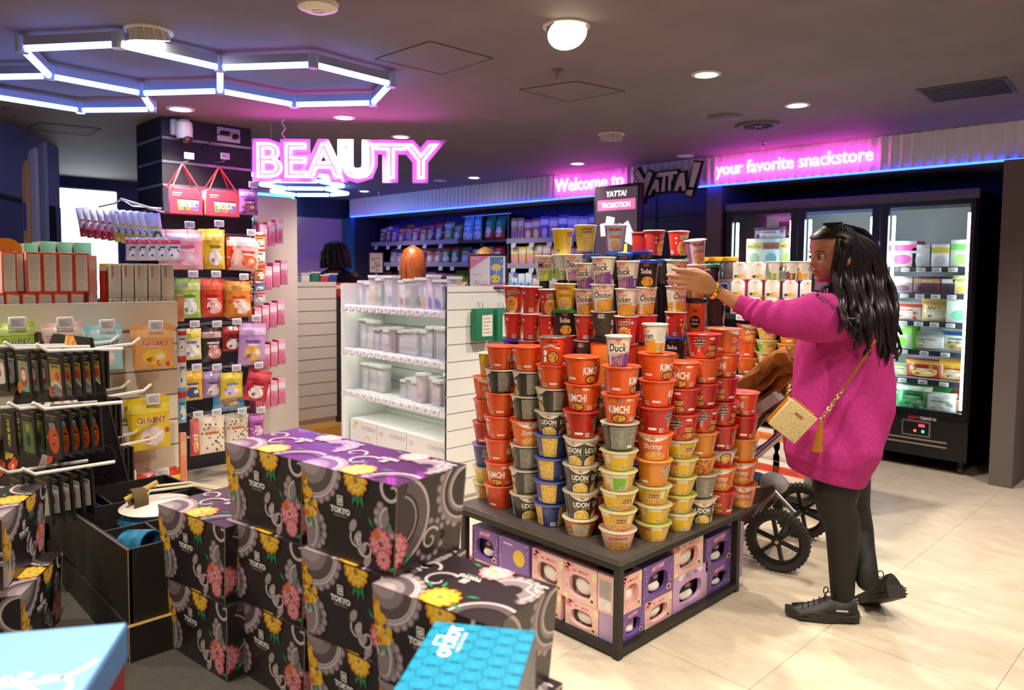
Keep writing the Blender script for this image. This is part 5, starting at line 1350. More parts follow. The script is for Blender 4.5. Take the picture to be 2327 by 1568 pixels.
rowR('lilacside', 1663, 1687, BZ+.257, BZ+hb_+.001, 'upper plain lilac box end by the rear right leg')
m = MB(); m.box(M('#d8d0c4', .5), 0, .42, 0, .22, 0, .29); a = Art(); a.rect(M('#c98a2c', .4), .02, .2, .1, .3); a.text(M('#b03a3a', .4), 'Rice Noodles', .24, .24, .045, .01); a.rect(M('#5a6a5a', .4), .33, .2, .4, .27); a.apply(m, lambda u, v, l: (u, -l, v))
tag(m.obj('carton', loc=(TX0+.2, TY0+.2, BZ)), 'grey carton lettered Rice Noodles behind the toy boxes', 'carton')
# ------------------------------------------------------------------ generic packaged goods
_pk = {}
def mesh_of(mb, angle=50):
    o = mb.obj('m', angle=angle); me = o.data; bpy.data.objects.remove(o); return me
CLEARP = M('#f4f2f4', .12, alpha=.3)
def pouch_mesh(w, h, d, des):
    """a sealed pillow bag standing at z=0, printed front to -Y; des = (base, band, blob, ink, word, style)"""
    k = ('p', round(w, 3), round(h, 3), round(d, 3), des)
    if k in _pk: return _pk[k]
    base, band, blob, ink, word = des[:5]; st = des[5] if len(des) > 5 else ''
    m = MB(); mt = M(base, .25, coat=.2); nx, nz = 10, 12
    def bulge(u, v):
        e = (1-abs(2*u-1)**2.6)*(min(1, v/.12) if v < .12 else 1 if v < .8 else max(0, (.95-v)/.15) if v < .95 else 0)
        return d/2*e**.6+.0008+.003*sin(u*17+v*5)*sin(v*13)*(d > .02)*e
    def P(u, v, s): return ((u-.5)*w*(1-.05*sin(pi*v)*(1 if d > .02 else 0)), s*bulge(u, v), v*h)
    for s in (-1, 1):
        vs = [P(i/nx, j/nz, s) for j in range(nz+1) for i in range(nx+1)]
        fs = [(j*(nx+1)+i, j*(nx+1)+i+1, (j+1)*(nx+1)+i+1, (j+1)*(nx+1)+i) for j in range(nz) for i in range(nx)]
        m.add(vs, fs if s < 0 else [f[::-1] for f in fs], mt, None, True)
    edge = [(i, 0) for i in range(nx+1)]
    for a0, a1 in (((0, 0), (1, 0)), ((0, 1), (1, 1))):
        for i in range(nx):
            u0, u1 = i/nx, (i+1)/nx; m.add([P(u0, a0[1], -1), P(u1, a0[1], -1), P(u1, a0[1], 1), P(u0, a0[1], 1)], [(0, 1, 2, 3), (3, 2, 1, 0)], mt)
    for u in (0, 1):
        for j in range(nz): m.add([P(u, j/nz, -1), P(u, (j+1)/nz, -1), P(u, (j+1)/nz, 1), P(u, j/nz, 1)], [(0, 1, 2, 3), (3, 2, 1, 0)], mt)
    a = Art(clip=(-w/2+.001, .001, w/2-.001, h-.001))
    rnd = random.Random(sum(ord(c) for c in ''.join(des[:5])))
    if st == 'dots':
        for i in range(26): a.ell(M(band, .35), rnd.uniform(-.46, .46)*w, rnd.uniform(.04, .86)*h, w*.035, w*.045, 7)
        a.up(); a.ell(M(blob, .35), 0, h*.6, w*.3, h*.13, 14)
    else:
        a.rect(M(band, .3), -w/2, h*.72, w/2, h*.9) if st != 'low' else a.rect(M(band, .3), -w/2, h*.02, w/2, h*.3)
        a.ell(M(blob, .35), rnd.uniform(-.08, .1)*w, h*.28, w*.32, h*.19, 14)
        for i in range(4): a.ell(M(rnd.choice([band, blob, ink]), .35), rnd.uniform(-.42, .42)*w, rnd.uniform(.08, .6)*h, w*.07, w*.07, 8)
        if st == 'win': a.ell(M('#e9e4e0', .15), 0, h*.3, w*.28, h*.16, 14)
        a.up(); a.ell(M('#f3ead8', .35), w*.12, h*.3, w*.13, h*.08, 10); a.ell(M(ink, .35), -w*.14, h*.22, w*.1, h*.06, 10)
    a.up(2)
    if word:
        wd = text_mesh(word, .03)[2]; sz = min(h*.17, w*.8/wd); a.text(M('#fbf6ee', .35), word, .0015, h*.53-.0015, sz, .055); a.up(); a.text(M(ink, .35), word, 0, h*.53, sz, .02)
    else:
        a.rect(M(ink, .35), -w*.3, h*.54, w*.26, h*.6); a.rect(M('#fbf6ee', .35), -w*.22, h*.47, w*.22, h*.5)
    a.apply(m, lambda u, v, l: (u*(1-.05*sin(pi*v/h)*(1 if d > .02 else 0)), -bulge(u/w+.5, v/h)-l-.0012, v), 1e-4, w/9)
    _pk[k] = mesh_of(m); return _pk[k]
def carton_mesh(w, h, d, des):
    """box standing at z=0, front to -Y; des = (base, side, panel, ink, word, style)"""
    k = ('c', round(w, 3), round(h, 3), round(d, 3), des)
    if k in _pk: return _pk[k]
    base, side, panel, ink, word = des[:5]; st = des[5] if len(des) > 5 else ''
    m = MB(); m.bbox(M(base, .4), -w/2, w/2, -d/2, d/2, 0, h, .0012, seg=1)
    a = Art(clip=(-w/2, 0, w/2, h))
    if st == 'text':       # back-of-pack text column
        a.rrect(M(panel, .4), -w*.38, h*.05, w*.38, h*.95, w*.08); a.up(); a.lines(M(ink, .4), -w*.33, h*.3, w*.33, h*.92, 16, h*.008, .25); a.lines(M(ink, .4), -w*.33, h*.08, w*.33, h*.27, 6, h*.006, .4)
    elif st == 'strip':
        a.lines(M(ink, .4), -w*.4, h*.08, w*.4, h*.92, 22, h*.006, .3); a.rect(M(panel, .4), -w*.26, h*.6, -w*.1, h*.94); a.up()
    elif st == 'ring':
        a.ell(M(panel, .4), 0, h*.78, w*.3, h*.2, 16); a.poly(M(side, .4), [(-w/2, h), (-w/2, h*.8), (-w*.3, h)]); a.poly(M(side, .4), [(w/2, h), (w/2, h*.8), (w*.3, h)]); a.ell(NOODY, w*.05, h*.2, w*.3, h*.13, 16); a.ell(M('#4a4a36', .4), -w*.28, h*.17, w*.12, h*.08, 10); a.up(); a.ell(M(ink, .4), 0, h*.84, w*.05, h*.05, 8); a.lines(M('#d9b0a8', .4), -w*.2, h*.4, w*.2, h*.6, 4, h*.012, .2)
    else:
        a.rect(M(panel, .4), -w/2, h*.62, w/2, h*.86); a.ell(M(side, .4), 0, h*.3, w*.34, h*.2, 14)
    a.up()
    if word:
        wd = text_mesh(word, .02)[2]; sz = min(h*.2, w*.84/wd); a.text(M(ink, .4), word, 0, h*.68, sz, .02)
    a.apply(m, lambda u, v, l: (u, -d/2-l, v), 1e-4)
    if side != base:
        s2 = Art(); s2.rect(M(side, .4), -d/2+.001, .001, d/2-.001, h-.001); s2.apply(m, lambda u, v, l: (w/2+l, u, v)); s2.apply(m, lambda u, v, l: (-w/2-l, -u, v))
    _pk[k] = mesh_of(m); return _pk[k]
def put(name, me, loc, rot, label, cat, group):
    o = bpy.data.objects.new(name, me); COL.objects.link(o); o.location = loc; o.rotation_euler = rot if hasattr(rot, '__len__') else (0, 0, rot)
    return tag(o, label, cat, group)
CN = lambda c: c
def colname(h):
    r, g_, b = (int(h.lstrip('#')[i:i+2], 16) for i in (0, 2, 4)); mx, mn = max(r, g_, b), min(r, g_, b)
    if mx < 70: return 'black'
    if mx-mn < 28: return 'white' if mn > 205 else 'pale grey' if mn > 150 else 'grey'
    import colorsys
    h_, s, v = colorsys.rgb_to_hsv(r/255, g_/255, b/255); h_ *= 360
    nm = 'red' if h_ < 14 or h_ > 345 else 'orange' if h_ < 38 else 'yellow' if h_ < 66 else 'green' if h_ < 165 else 'teal' if h_ < 195 else 'blue' if h_ < 250 else 'purple' if h_ < 300 else 'pink'
    if nm in ('red', 'orange') and v < .5: nm = 'brown'
    return ('pale ' if s < .35 else 'dark ' if v < .5 else '')+nm
TAGM = M('#eeecea', .4); TAGS = M('#c9c6cc', .3)
def price_tag(parent, x, y, z, rz=0, w=.05, h=.03, tilt=0):
    m = MB(); m.bbox(TAGM, -w/2, w/2, -.004, .004, 0, h, .003, seg=1); m.box(TAGS, -w*.38, w*.38, -.0046, -.0041, h*.18, h*.82)
    for i in range(3): m.box(M('#8f8c92', .4), -w*.32, w*(.2-.1*i), -.0049, -.0046, h*(.3+.16*i), h*(.36+.16*i))
    return m.obj('price_tag', parent, (x, y, z), (tilt, 0, rz))
# ------------------------------------------------------------------ three-door display freezer
def glass_mat():
    m = bpy.data.materials.new('clear_glass'); m.use_nodes = True; nt = m.node_tree; N, L = nt.nodes, nt.links
    N.remove(N['Principled BSDF']); t = N.new('ShaderNodeBsdfTransparent'); g_ = N.new('ShaderNodeBsdfGlossy'); g_.inputs['Roughness'].default_value = .06
    f = N.new('ShaderNodeFresnel'); f.inputs['IOR'].default_value = 1.45; mx = N.new('ShaderNodeMixShader'); L.new(f.outputs[0], mx.inputs[0]); L.new(t.outputs[0], mx.inputs[1]); L.new(g_.outputs[0], mx.inputs[2]); L.new(mx.outputs[0], N['Material Output'].inputs[0]); return m
GLASS = glass_mat()
FX0, FX1, FYF, FYB = -3.43, -1.465, 6.035, 6.76
FBLK = M('#14131a', .35); FGREY = M('#5d565e', .4)
fz = thing('freezer', 'tall black three-door glass freezer with lit shelves and black base grille', 'freezer', ((FX0+FX1)/2, FYF, 0))
fo = V(((FX0+FX1)/2, FYF, 0)); w2 = (FX1-FX0)/2; D_ = FYB-FYF
b = MB(); b.box(FBLK, -w2, w2, D_-.03, D_, .1, 2.06); b.box(FBLK, -w2, -w2+.03, 0, D_, .1, 2.06); b.box(FBLK, w2-.03, w2, 0, D_, .1, 2.06); b.box(FBLK, -w2, w2, .02, D_, 2.0, 2.06); b.box(FBLK, -w2, w2, .02, D_, .1, .42); b.obj('casing', fz)
b = MB(); b.box(M('#e6eef0', .5), -w2+.03, w2-.03, D_-.04, D_-.03, .42, 2.0); b.box(M('#dfe8ea', .5), -w2+.03, w2-.03, .06, D_-.03, .42, .43); b.obj('inner_lining', fz)
MB().bbox(FGREY, -w2-.005, w2+.005, -.03, .02, 2.005, 2.072, .004).obj('header', fz)
doors = [(-3.362, -2.825), (-2.705, -2.174), (-2.055, -1.505)]; edges = [-3.425, -2.765, -2.114, -1.47]
LBAR = M('#e8fbff', .4, emit=16)
for i, (a, c) in enumerate(doors):
    d = bpy.data.objects.new('door', None); COL.objects.link(d); d.parent = fz
    x0, x1 = edges[i]-fo.x+.006, edges[i+1]-fo.x-.006; g0, g1 = a-fo.x, c-fo.x; gz0, gz1 = .455, 1.965
    m = MB(); m.box(FBLK, x0, g0, -.03, .005, .41, 2.0); m.box(FBLK, g1, x1, -.03, .005, .41, 2.0); m.box(FBLK, g0, g1, -.03, .005, .41, gz0); m.box(FBLK, g0, g1, -.03, .005, gz1, 2.0); m.obj('door_frame', d)
    MB().box(GLASS, g0, g1, -.018, -.012, gz0, gz1).obj('pane', d)
    MB().box(FBLK, x0+.012, x0+.03, -.06, -.03, .9, 1.3).obj('handle', d)
    MB().bbox(LBAR, g0+.012, g0+.03, .02, .04, gz0+.02, gz1-.06, .004).obj('light_bar', fz)
    MB().bbox(LBAR, g1-.03, g1-.012, .02, .04, gz0+.02, gz1-.06, .004).obj('light_bar', fz)
b = MB(); b.box(M('#1c1a1c', .4), -w2, w2, -.012, .02, .1, .4); b.obj('base_panel', fz)
for z, x1 in ((.36, -.36), (.325, -.36), (.29, -.36)): MB().box(M('#6b635e', .4), w2-1.1, w2-.62, -.016, -.011, z-.06, z-.05).obj('vent_slot', fz)
for z in (.225, .19): MB().box(M('#9a8d7c', .4), w2-1.1, w2-.13, -.017, -.011, z-.006, z+.006).obj('vent_slot', fz)
cp = MB(); cx = w2-.34; cp.bbox(M('#8a8688', .3, .6), cx-.1, cx+.1, -.02, -.01, .245, .365, .005); cp.box(M('#1f1a1e', .3), cx-.088, cx+.088, -.0215, -.0195, .258, .353); cpo = cp.obj('control_panel', fz)
MB().box(M('#ff2a3a', .4, emit=4), cx+.02, cx+.06, -.023, -.0215, .322, .34).obj('display', cpo)
MB().lathe(M('#ff4a2a', .4, emit=4), [(0, 0), (.009, 0)], 14, T(cx-.005, -.0225, .288, rx=pi/2)).obj('red_lamp', cpo); MB().lathe(M('#30ffb0', .4, emit=4), [(0, 0), (.009, 0)], 14, T(cx+.05, -.0225, .288, rx=pi/2)).obj('green_lamp', cpo)
b = MB(); X = T(w2-.32, -.0125, .378, rx=pi/2); b.text(M('#c43a3a', .4), 'ppm', .045, X, .001, .03, align='R'); b.text(M('#ece8e8', .4), 'gastro', .045, X, .001, .03, align='L'); b.obj('lettering', fz)
for x in (-w2+.06, -.3, .35, w2-.05):
    for y in (.06, D_-.08): MB().lathe(M('#2a2a2e', .4), [(.0, -.018), (.03, -.018), (.036, -.01), (.036, .01), (.03, .018), (0, .018)], 18, T(x, y, .036, rx=0, ry=pi/2), cap0=False, cap1=False).obj('castor', fz); MB().box(FBLK, x-.015, x+.015, y-.02, y+.02, .05, .1).obj('castor_fork', fz)
SHZ = [1.515, 1.315, 1.105, .885, .665]
for i, (a, c) in enumerate(doors):
    for z in SHZ:
        m = MB(); m.box(M('#d5dcdc', .4), a-fo.x-.04, c-fo.x+.04, .09, D_-.05, z-.012, z); m.box(M('#2a2a34', .4), a-fo.x-.04, c-fo.x+.04, .08, .092, z-.035, z+.004); s = m.obj('shelf', fz)
        if i == 2 or z > 1.3:
            for k in range(4 if z > 1 else 3): price_tag(s, a-fo.x+.07+(c-a-.12)*(k+.3)/(4 if z > 1 else 3), .074, z-.034, 0, .06, .03)
FG = 'frozen goods in the freezer'
def fitem(kind, di, row, u, w, h, d, des, lab, rot=0, dy=0):
    a, c = doors[di]; z = (SHZ+[.43])[row]; x = a+(c-a)*u; me = (pouch_mesh if kind == 'p' else carton_mesh)(w, h, d, des)
    put('frozen_bag' if kind == 'p' else 'frozen_carton', me, (x, FYF+.2+dy, z+.0005), (0 if not rot else 0, rot, 0), lab, 'frozen food', FG)
for u, des in ((.26, ('#eef3e6', '#a8c8a0', '#d8c86a', '#4a5a6a', 'MELONA')), (.55, ('#c9e4ea', '#7ac0d0', '#a86a4a', '#3a5a7a', 'MELONA')), (.84, ('#eef0c8', '#a8d86a', '#e8d080', '#5a6a5a', 'MELONA'))):
    fitem('c', 0, 0, u, .155, .25, .16, des, {'.26': 'white MELONA ice cream carton behind the left freezer door', '.55': 'pale blue MELONA ice cream carton, middle of three in the freezer', '.84': 'lime edged MELONA ice cream carton in the freezer'}[str(u).lstrip('0')])
fitem('p', 0, 0, .42, .3, .1, .06, ('#c9c3d8', '#8a6aa0', '#e9e6ee', '#5a3a7a', ''), 'shiny silver bag lying on top of the MELONA cartons', dy=.03); bpy.context.scene.objects[-1].location.z += .251
fitem('p', 0, 0, .62, .18, .16, .08, ('#d8407a', '#a02a6a', '#e86a8a', '#7a1a4a', ''), 'magenta frozen bag standing behind the silver bag', dy=.16); bpy.context.scene.objects[-1].location.z += .251
fitem('p', 0, 0, .82, .12, .17, .07, ('#d83a3a', '#e86a5a', '#a02020', '#f0d0c0', ''), 'red frozen bag on top of the ice cream cartons', dy=.08); bpy.context.scene.objects[-1].location.z += .251
for r, items in enumerate([
    [('c', .12, .2, .2, .2, ('#eef0ec', '#e04a9a', '#e04a9a', '#8a4a6a', '')), ('c', .36, .12, .17, .2, ('#e4e6ea', '#c9ccd2', '#d8d2da', '#5a5a6a', '')), ('c', .6, .12, .17, .2, ('#e8e8ea', '#c9ccd2', '#d8c84a', '#5a5a6a', '')), ('c', .85, .14, .2, .2, ('#e6f0e4', '#a8d878', '#7ac86a', '#4a6a4a', ''))],
    [('c', .13, .17, .13, .2, ('#b8a8b0', '#6a4a5a', '#d8c8c8', '#5a3a4a', '')), ('c', .45, .2, .13, .2, ('#5a2a40', '#3a2030', '#c8a06a', '#f0d8c0', 'Mochi')), ('c', .7, .1, .13, .2, ('#3a3438', '#2a2428', '#e0dad8', '#c04a4a', '')), ('c', .9, .15, .14, .2, ('#d8d0a8', '#e0b04a', '#c8e07a', '#4a6a3a', 'PANCAKE'))],
    [('p', .16, .22, .14, .08, ('#e6e0da', '#e0502a', '#d8c8b8', '#a83a2a', '')), ('p', .52, .2, .17, .07, ('#e8d0a0', '#e8a83a', '#f0e4c8', '#4a3a2a', 'RAMEN')), ('c', .86, .17, .19, .2, ('#e8f0ea', '#7ac8a0', '#d0e8da', '#4a8a6a', ''))],
    [('c', .14, .16, .19, .2, ('#d8ecd8', '#7ad84a', '#8ae05a', '#4a8a4a', '')), ('p', .46, .26, .14, .08, ('#d8dcd8', '#b8bcb8', '#e8ece8', '#8a8c8a', '')), ('p', .82, .22, .17, .08, ('#e0e4dc', '#2a5aa0', '#c8a86a', '#3a7a3a', ''))],
    [('p', .1, .14, .1, .06, ('#d8dcb8', '#a8b86a', '#c8d0a0', '#5a7a3a', '')), ('p', .42, .28, .15, .08, ('#b02a2a', '#d8b04a', '#e8c86a', '#7a1a1a', '')), ('p', .8, .24, .16, .08, ('#ef9a2a', '#f0c84a', '#d8c8a8', '#8a4a1a', ''))],
    [('p', .2, .26, .22, .1, ('#e8ece4', '#d83a2a', '#5a9a3a', '#2a6a3a', '')), ('p', .6, .26, .2, .1, ('#2f8a4a', '#4ab05a', '#e8ece0', '#1a5a2a', '')), ('p', .88, .2, .19, .1, ('#c8905a', '#8a5a3a', '#e0b080', '#5a3a2a', ''))]]):
    for j, (k, u, w, h, d, des) in enumerate(items):
        fitem(k, 2, r, u, w, h, d, des, f"{colname(des[0])} frozen {'bag' if k == 'p' else 'carton'}, {ORD[j]} along {'top' if r == 0 else ORD[r]+' row'} behind right freezer door")
fitem('p', 2, 5, .35, .26, .2, .08, ('#3aa05a', '#e8f0e8', '#5ac07a', '#1a6a3a', ''), 'green frozen bag lying in front at the right freezer floor', dy=-.09)
fitem('p', 2, 5, .68, .22, .15, .06, ('#e6eae4', '#c8d0c8', '#f4f6f2', '#8a9a8a', ''), 'white frozen bag lying in front at the right freezer floor', dy=-.1)
for u, des in ((.2, ('#d8ecd8', '#7ad84a', '#8ae05a', '#4a8a4a', '')), (.55, ('#e8e4d8', '#c8b88a', '#d8d0b8', '#6a5a3a', '')), (.85, ('#e6c8a0', '#c88a4a', '#e8d8c0', '#7a4a2a', ''))):
    fitem('c', 1, 0, u, .16, .22, .2, des, f'{colname(des[0])} frozen carton behind the middle freezer door')
# ------------------------------------------------------------------ noodle shelf behind the woman
GW, GB = M('#e8e4de', .5), M('#1a1818', .5)
g4 = thing('shelf_unit', 'black shelf of noodle cups standing behind the woman', 'shelf', (-2.5, 4.4, 0)); go = V((-2.5, 4.4, 0))
gx0, gx1, gy0, gy1 = -3.0, -1.72, 4.36, 4.86
b = MB(); b.box(GB, gx0-go.x, gx1-go.x, gy1-.03-go.y, gy1-go.y, 0, 1.2); b.obj('back_panel', g4)
for z in (.08, .55, .8, 1.19):
    m = MB(); m.box(GB, gx0-go.x, gx1-go.x, gy0-go.y, gy1-.03-go.y, z-.03, z); s = m.obj('shelf', g4)
    for k in range(5): price_tag(s, gx0-go.x+.12+k*.26, gy0-go.y-.006, z-.036, 0, .065, .036)
for x in (gx0, gx1-.03): MB().box(GB, x-go.x, x+.03-go.x, gy0+.02-go.y, gy1-go.y, 0, 1.2).obj('side_panel', g4)
GN = 'goods on the shelf behind the woman'
def at4(px, py, y): p = aty(px, py, y); return p.x
BX = lambda c: ('#f2ece6', '#e9dcd8', '#f0e2cf', c, '', 'ring')
def sq(px, z, y, c, side, lab, w=.098, h=.112):
    d = ('#f2ece6', side, '#efe0cc', c, '', 'ring'); put('noodle_box', carton_mesh(w, h, .098, d), (at4(px, 640, y), y+.05, z), 0, lab, 'noodle box', GN)
z1 = 1.1905
for j, (px, c) in enumerate(((1677, '#d84a8a'), (1716, '#e0602a'), (1755, '#e0a03a'), (1796, '#a04ab0'), (1836, '#8a5ac8'))):
    sq(px, z1, 4.44, c, c, f'white noodle box with {["pink", "orange", "amber", "plum", "violet"][j]} corners in the bottom row')
    sq(px, z1+.113, 4.44, c, c, f'white noodle box with {["pink", "orange", "amber", "plum", "violet"][j]} corners in the second row')
for j, (px, c) in enumerate(((1680, '#d84a8a'), (1722, '#e0602a'))):
    sq(px, z1+.226, 4.44, c, '#f0d8d0', f'white noodle box with {["pink", "orange"][j]} corners on top of the shelf display')
cup('miso', at4(1762, 620, 4.47), 4.47, z1+.2265, facing(-2, 4.4)+rad(75), 'white cup with orange base right of the top noodle boxes', GN)
cup('beef', at4(1800, 620, 4.47), 4.47, z1+.2265, facing(-2, 4.4)+rad(95), 'pale noodle cup beside the face, left one', GN)
cup('chicken', at4(1828, 620, 4.5), 4.5, z1+.2265, facing(-2, 4.4)+rad(90), 'pale noodle cup right next to the face', GN)
jm = MB(); jm.lathe(M('#6a5a58', .2), [(.04, 0), (.045, .01), (.047, .11), (.04, .125)], 24); jm.lathe(M('#f0b01e', .35), [(.05, .12), (.052, .124), (.052, .146), (.046, .15), (0, .15)], 24, cap0=False, cap1=False)
jme = mesh_of(jm)
for j, px in enumerate((1596, 1628, 1660)):
    put('jar', jme, (at4(px, 600, 4.62), 4.62, z1+.2265), 0, f'dark jar with yellow lid, {ORD[j]} in the row past the raised arm', 'jar', 'yellow lidded jars'); put('carton', carton_mesh(.1, .225, .1, ('#5a4a48', '#5a4a48', '#8a7a70', '#c9b9a8', '')), (at4(px, 600, 4.62), 4.62, z1), 0, f'brown carton under yellow lidded jar, {ORD[j]} past the raised arm', 'carton', 'cartons under the yellow lidded jars')
gm = MB(); gm.lathe(M('#9ab02c', .3), [(.05, 0), (.062, .15)], 28, cap1=False); gm.lathe(M('#a8c02f', .3), [(.066, .15), (.068, .16), (.068, .18), (.06, .186), (0, .186)], 28, cap0=False, cap1=False)
put('noodle_cup', mesh_of(gm), (at4(1630, 650, 4.42), 4.42, z1), 0, 'large green lidded tub on the shelf under the yellow lidded jars', 'noodle cup', GN)
ST4 = [(1700, [('shrimp', 88), ('kimchi', 80), ('shrimp', 20)], .8, 'orange bowls'), (1745, [('phobo', 60), ('mama', 10), ('phogreen', 20), ('phobo', 0)], .8, 'yellow bowls'), (1795, [('bonoodle', 80), ('bonoodle', 55), ('bonoodle', 85)], .8, 'amber bowls'), (1655, [('shin', 85), ('kimchi', 80)], .8, 'red bowls')]
for px, it, z, nm in ST4:
    x = at4(px, 760, 4.46); stack('back shelf '+nm, x, 4.46, z+.0005, z+.0005+sum(KIND[k][0][0] for k, _ in it), it, GN)
for j, px in enumerate((1698, 1752, 1806)):
    put('carton', carton_mesh(.2, .2, .2, ('#efe6dc', '#e8dcd0', '#e0563a', '#c83a2a', 'Shrimp' if j == 1 else 'Noodle')), (at4(px, 1000, 4.46), 4.48, .3 if False else .0805), 0, f'white and red noodle carton low behind the pushchair, {ORD[j]}', 'carton', 'cartons low on the back shelf')
    put('carton', carton_mesh(.2, .2, .2, ('#f0d8cc', '#e8dcd0', '#e8883a', '#b8502a', 'Soup')), (at4(px, 1000, 4.46), 4.48, .281), 0, f'pink soup carton stacked behind the pushchair, {ORD[j]}', 'carton', 'cartons low on the back shelf')
# ------------------------------------------------------------------ sign holders
def sign_holder(px0, py0, px1, py1, dep, label, design, pole_to=None):
    c = atd((px0+px1)/2, (py0+py1)/2, dep); a, b_ = atd(px0, py0, dep), atd(px1, py1, dep)
    w_ = abs((b_-a).dot(LX)); h_ = abs(a.z-b_.z); o = thing('sign_holder', label, 'sign', (c.x, c.y, c.z-h_/2), WROT)
    f = MB(); t = .012
    for x0, x1, z0, z1_ in ((-w_/2, w_/2, 0, t), (-w_/2, w_/2, h_-t, h_), (-w_/2, -w_/2+t, 0, h_), (w_/2-t, w_/2, 0, h_)): f.bbox(M('#26222c', .4), x0, x1, -.008, .008, z0, z1_, .004, seg=1)
    f.obj('frame', o); p = MB(); p.box(M('#ece6ea', .4), -w_/2+t, w_/2-t, -.003, .003, t, h_-t); a_ = Art(clip=(-w_/2+t, t, w_/2-t, h_-t)); design(a_, w_, h_); a_.apply(p, lambda u, v, l: (u, -.003-l, v)); p.obj('poster', o)
    if pole_to is not None: MB().lathe(M('#cfcac8', .3, .5), [(.008, pole_to-(c.z-h_/2)), (.008, .002)], 10).obj('stem', o)
    return o
def des_price(a, w, h):
    a.poly(M('#e58ab4', .4), [(-w/2, h), (w*.12, h), (-w/2, h*.52)]); a.poly(M('#e58ab4', .4), [(-w/2, 0), (w/2, 0), (w/2, h*.2), (-w/2, h*.06)]); rnd = random.Random(2)
    a.rect(M('#5a8ac8', .4), w*.06, h*.14, w*.4, h*.92); a.up(); a.ell(M('#e8c04a', .4), w*.2, h*.3, w*.13, h*.12, 16); a.ell(M('#e8c880', .4), w*.22, h*.62, w*.13, h*.1, 16)
    for i in range(12): a.ell(M(rnd.choice(['#2a4a8a', '#e8d86a', '#e0e8f0', '#c86a3a']), .4), rnd.uniform(.08, .38)*w, rnd.uniform(.16, .9)*h, w*.025, w*.02, 7)
    a.text(W_, 'YATTA!', -w*.34, h*.84, h*.09, .02, .1); a.text(M('#6a6068', .4), '€9,99', -w*.2+.002, h*.13-.002, h*.17, .05); a.text(M('#b8a8b0', .4), 'GIFT SET', -w*.24, h*.38, h*.07, .01); a.up(); a.text(W_, '€9,99', -w*.2, h*.13, h*.17, .03)
sign_holder(1064, 577, 1152, 657, 4.75, 'black framed pink sign reading 9,99 on the white gondola', des_price, 1.33)
def des_col(a, w, h):
    rnd = random.Random(8); a.rect(M('#efdcd8', .4), -w/2, 0, w/2, h); a.up()
    for i in range(26): a.ell(M(rnd.choice(['#e0a8b8', '#8ac0b0', '#e8c86a', '#7a8ac0', '#d86a6a']), .4), rnd.uniform(-.3, .3)*w, rnd.uniform(.1, .8)*h, w*.08, h*.04, 8)
sign_holder(838, 572, 872, 622, 6.9, 'small framed colourful poster beside the red haired head', des_col, 1.2)
def des_lil(a, w, h): a.rect(M('#b88ad0', .4), -w/2, 0, w/2, h); a.rect(M('#e0a8c8', .4), -w/2, 0, w/2, h*.4)
sign_holder(1846, 554, 1886, 664, 4.3, 'black framed lilac sign half hidden behind the face', des_lil, 1.19)
# promotion screen totem
tl, tr = aty(1350, 424, 5.6), aty(1455, 421, 5.6); tw = tr.x-tl.x; th = tl.z
to = thing('screen_totem', 'tall dark promotion screen standing before the corrugated band', 'screen', (tl.x, 5.6, 0))
MB().bbox(M('#3a3338', .4), 0, tw, 0, .07, .02, th, .012).obj('casing', to); MB().bbox(M('#2a2528', .5), -.05, tw+.05, -.12, .2, 0, .02, .004).obj('foot_plate', to)
m = MB(); m.box(M('#4a3a44', .3, emit=.9), .03, tw-.03, -.002, .001, .5, th-.03)
a = Art(clip=(.03, .5, tw-.03, th-.03)); a.rect(M('#d06a9a', .3, emit=1), .05, th-.24, tw-.05, th-.14); rnd = random.Random(3)
for x, y, r_, c in ((.14, .42, .1, '#efe9d8'), (.2, .36, -.2, '#e8e2d8'), (.24, .5, .2, '#e8d88a'), (.4, .42, .5, '#d8e8e0'), (.44, .5, -.4, '#e8e0d8'), (.36, .62, 0, '#e8d84a'), (.42, .95, 0, '#e8d08a'), (.2, .9, .2, '#d88ab0')):
    w_ = .05; p = [(-w_, -.06), (w_, -.06), (w_, .06), (-w_, .06)]; a.l = 2; a.poly(M(c, .3, emit=.9), [(x+u*cos(r_)-v*sin(r_), th-y+u*sin(r_)+v*cos(r_)) for u, v in p])
a.l = 3; a.text(M('#f6eef2', .3, emit=1.2), 'PROMOTION', tw/2, th-.215, .07, .02, sx=.8); a.text(M('#f6eef2', .3, emit=1.2), 'YATTA!', tw/2, th-.11, .07, .03, .15); a.text(M('#f0c8d8', .3, emit=1), '0,49', .33, th-.5, .05, .01); a.text(M('#f0c8d8', .3, emit=1), '0,99', .3, th-.4, .05, .01)
a.apply(m, lambda u, v, l: (u, -.002-l, v)); m.obj('display', to)
# ------------------------------------------------------------------ snack shelves in the far alcove
SN = thing('shelf_unit', 'dark wall shelves full of snack bags in the blue lit alcove', 'shelf', (-9.4, 6.25, 0)); so_ = V((-9.4, 6.25, 0)); LIP = M('#9a8f9a', .4)
for z, x0, x1 in ((1.85, -9.42, -7.42), (1.55, -9.42, -6.6), (1.83, -6.5, -5.0), (1.53, -6.5, -5.0), (1.22, -9.42, -5.0), (.85, -9.42, -5.0), (.45, -9.42, -5.0)):
    m = MB(); m.box(M('#2a2630', .5), x0-so_.x, x1-so_.x, .0, .34, z-.03, z); m.box(LIP, x0-so_.x, x1-so_.x, -.012, 0, z-.035, z+.025); s = m.obj('shelf', SN)
    if z > 1.2:
        for k in range(int((x1-x0)/.3)): price_tag(s, x0-so_.x+.12+k*.3+.04*sin(k*3), -.016, z-.085, 0, .075, .05, rad(-12))
for x in (-9.45, -7.0, -6.52, -5.0): MB().box(M('#2a2630', .5), x-so_.x, x+.03-so_.x, .02, .34, 0, 2.15).obj('upright', SN)
rs = random.Random(11)
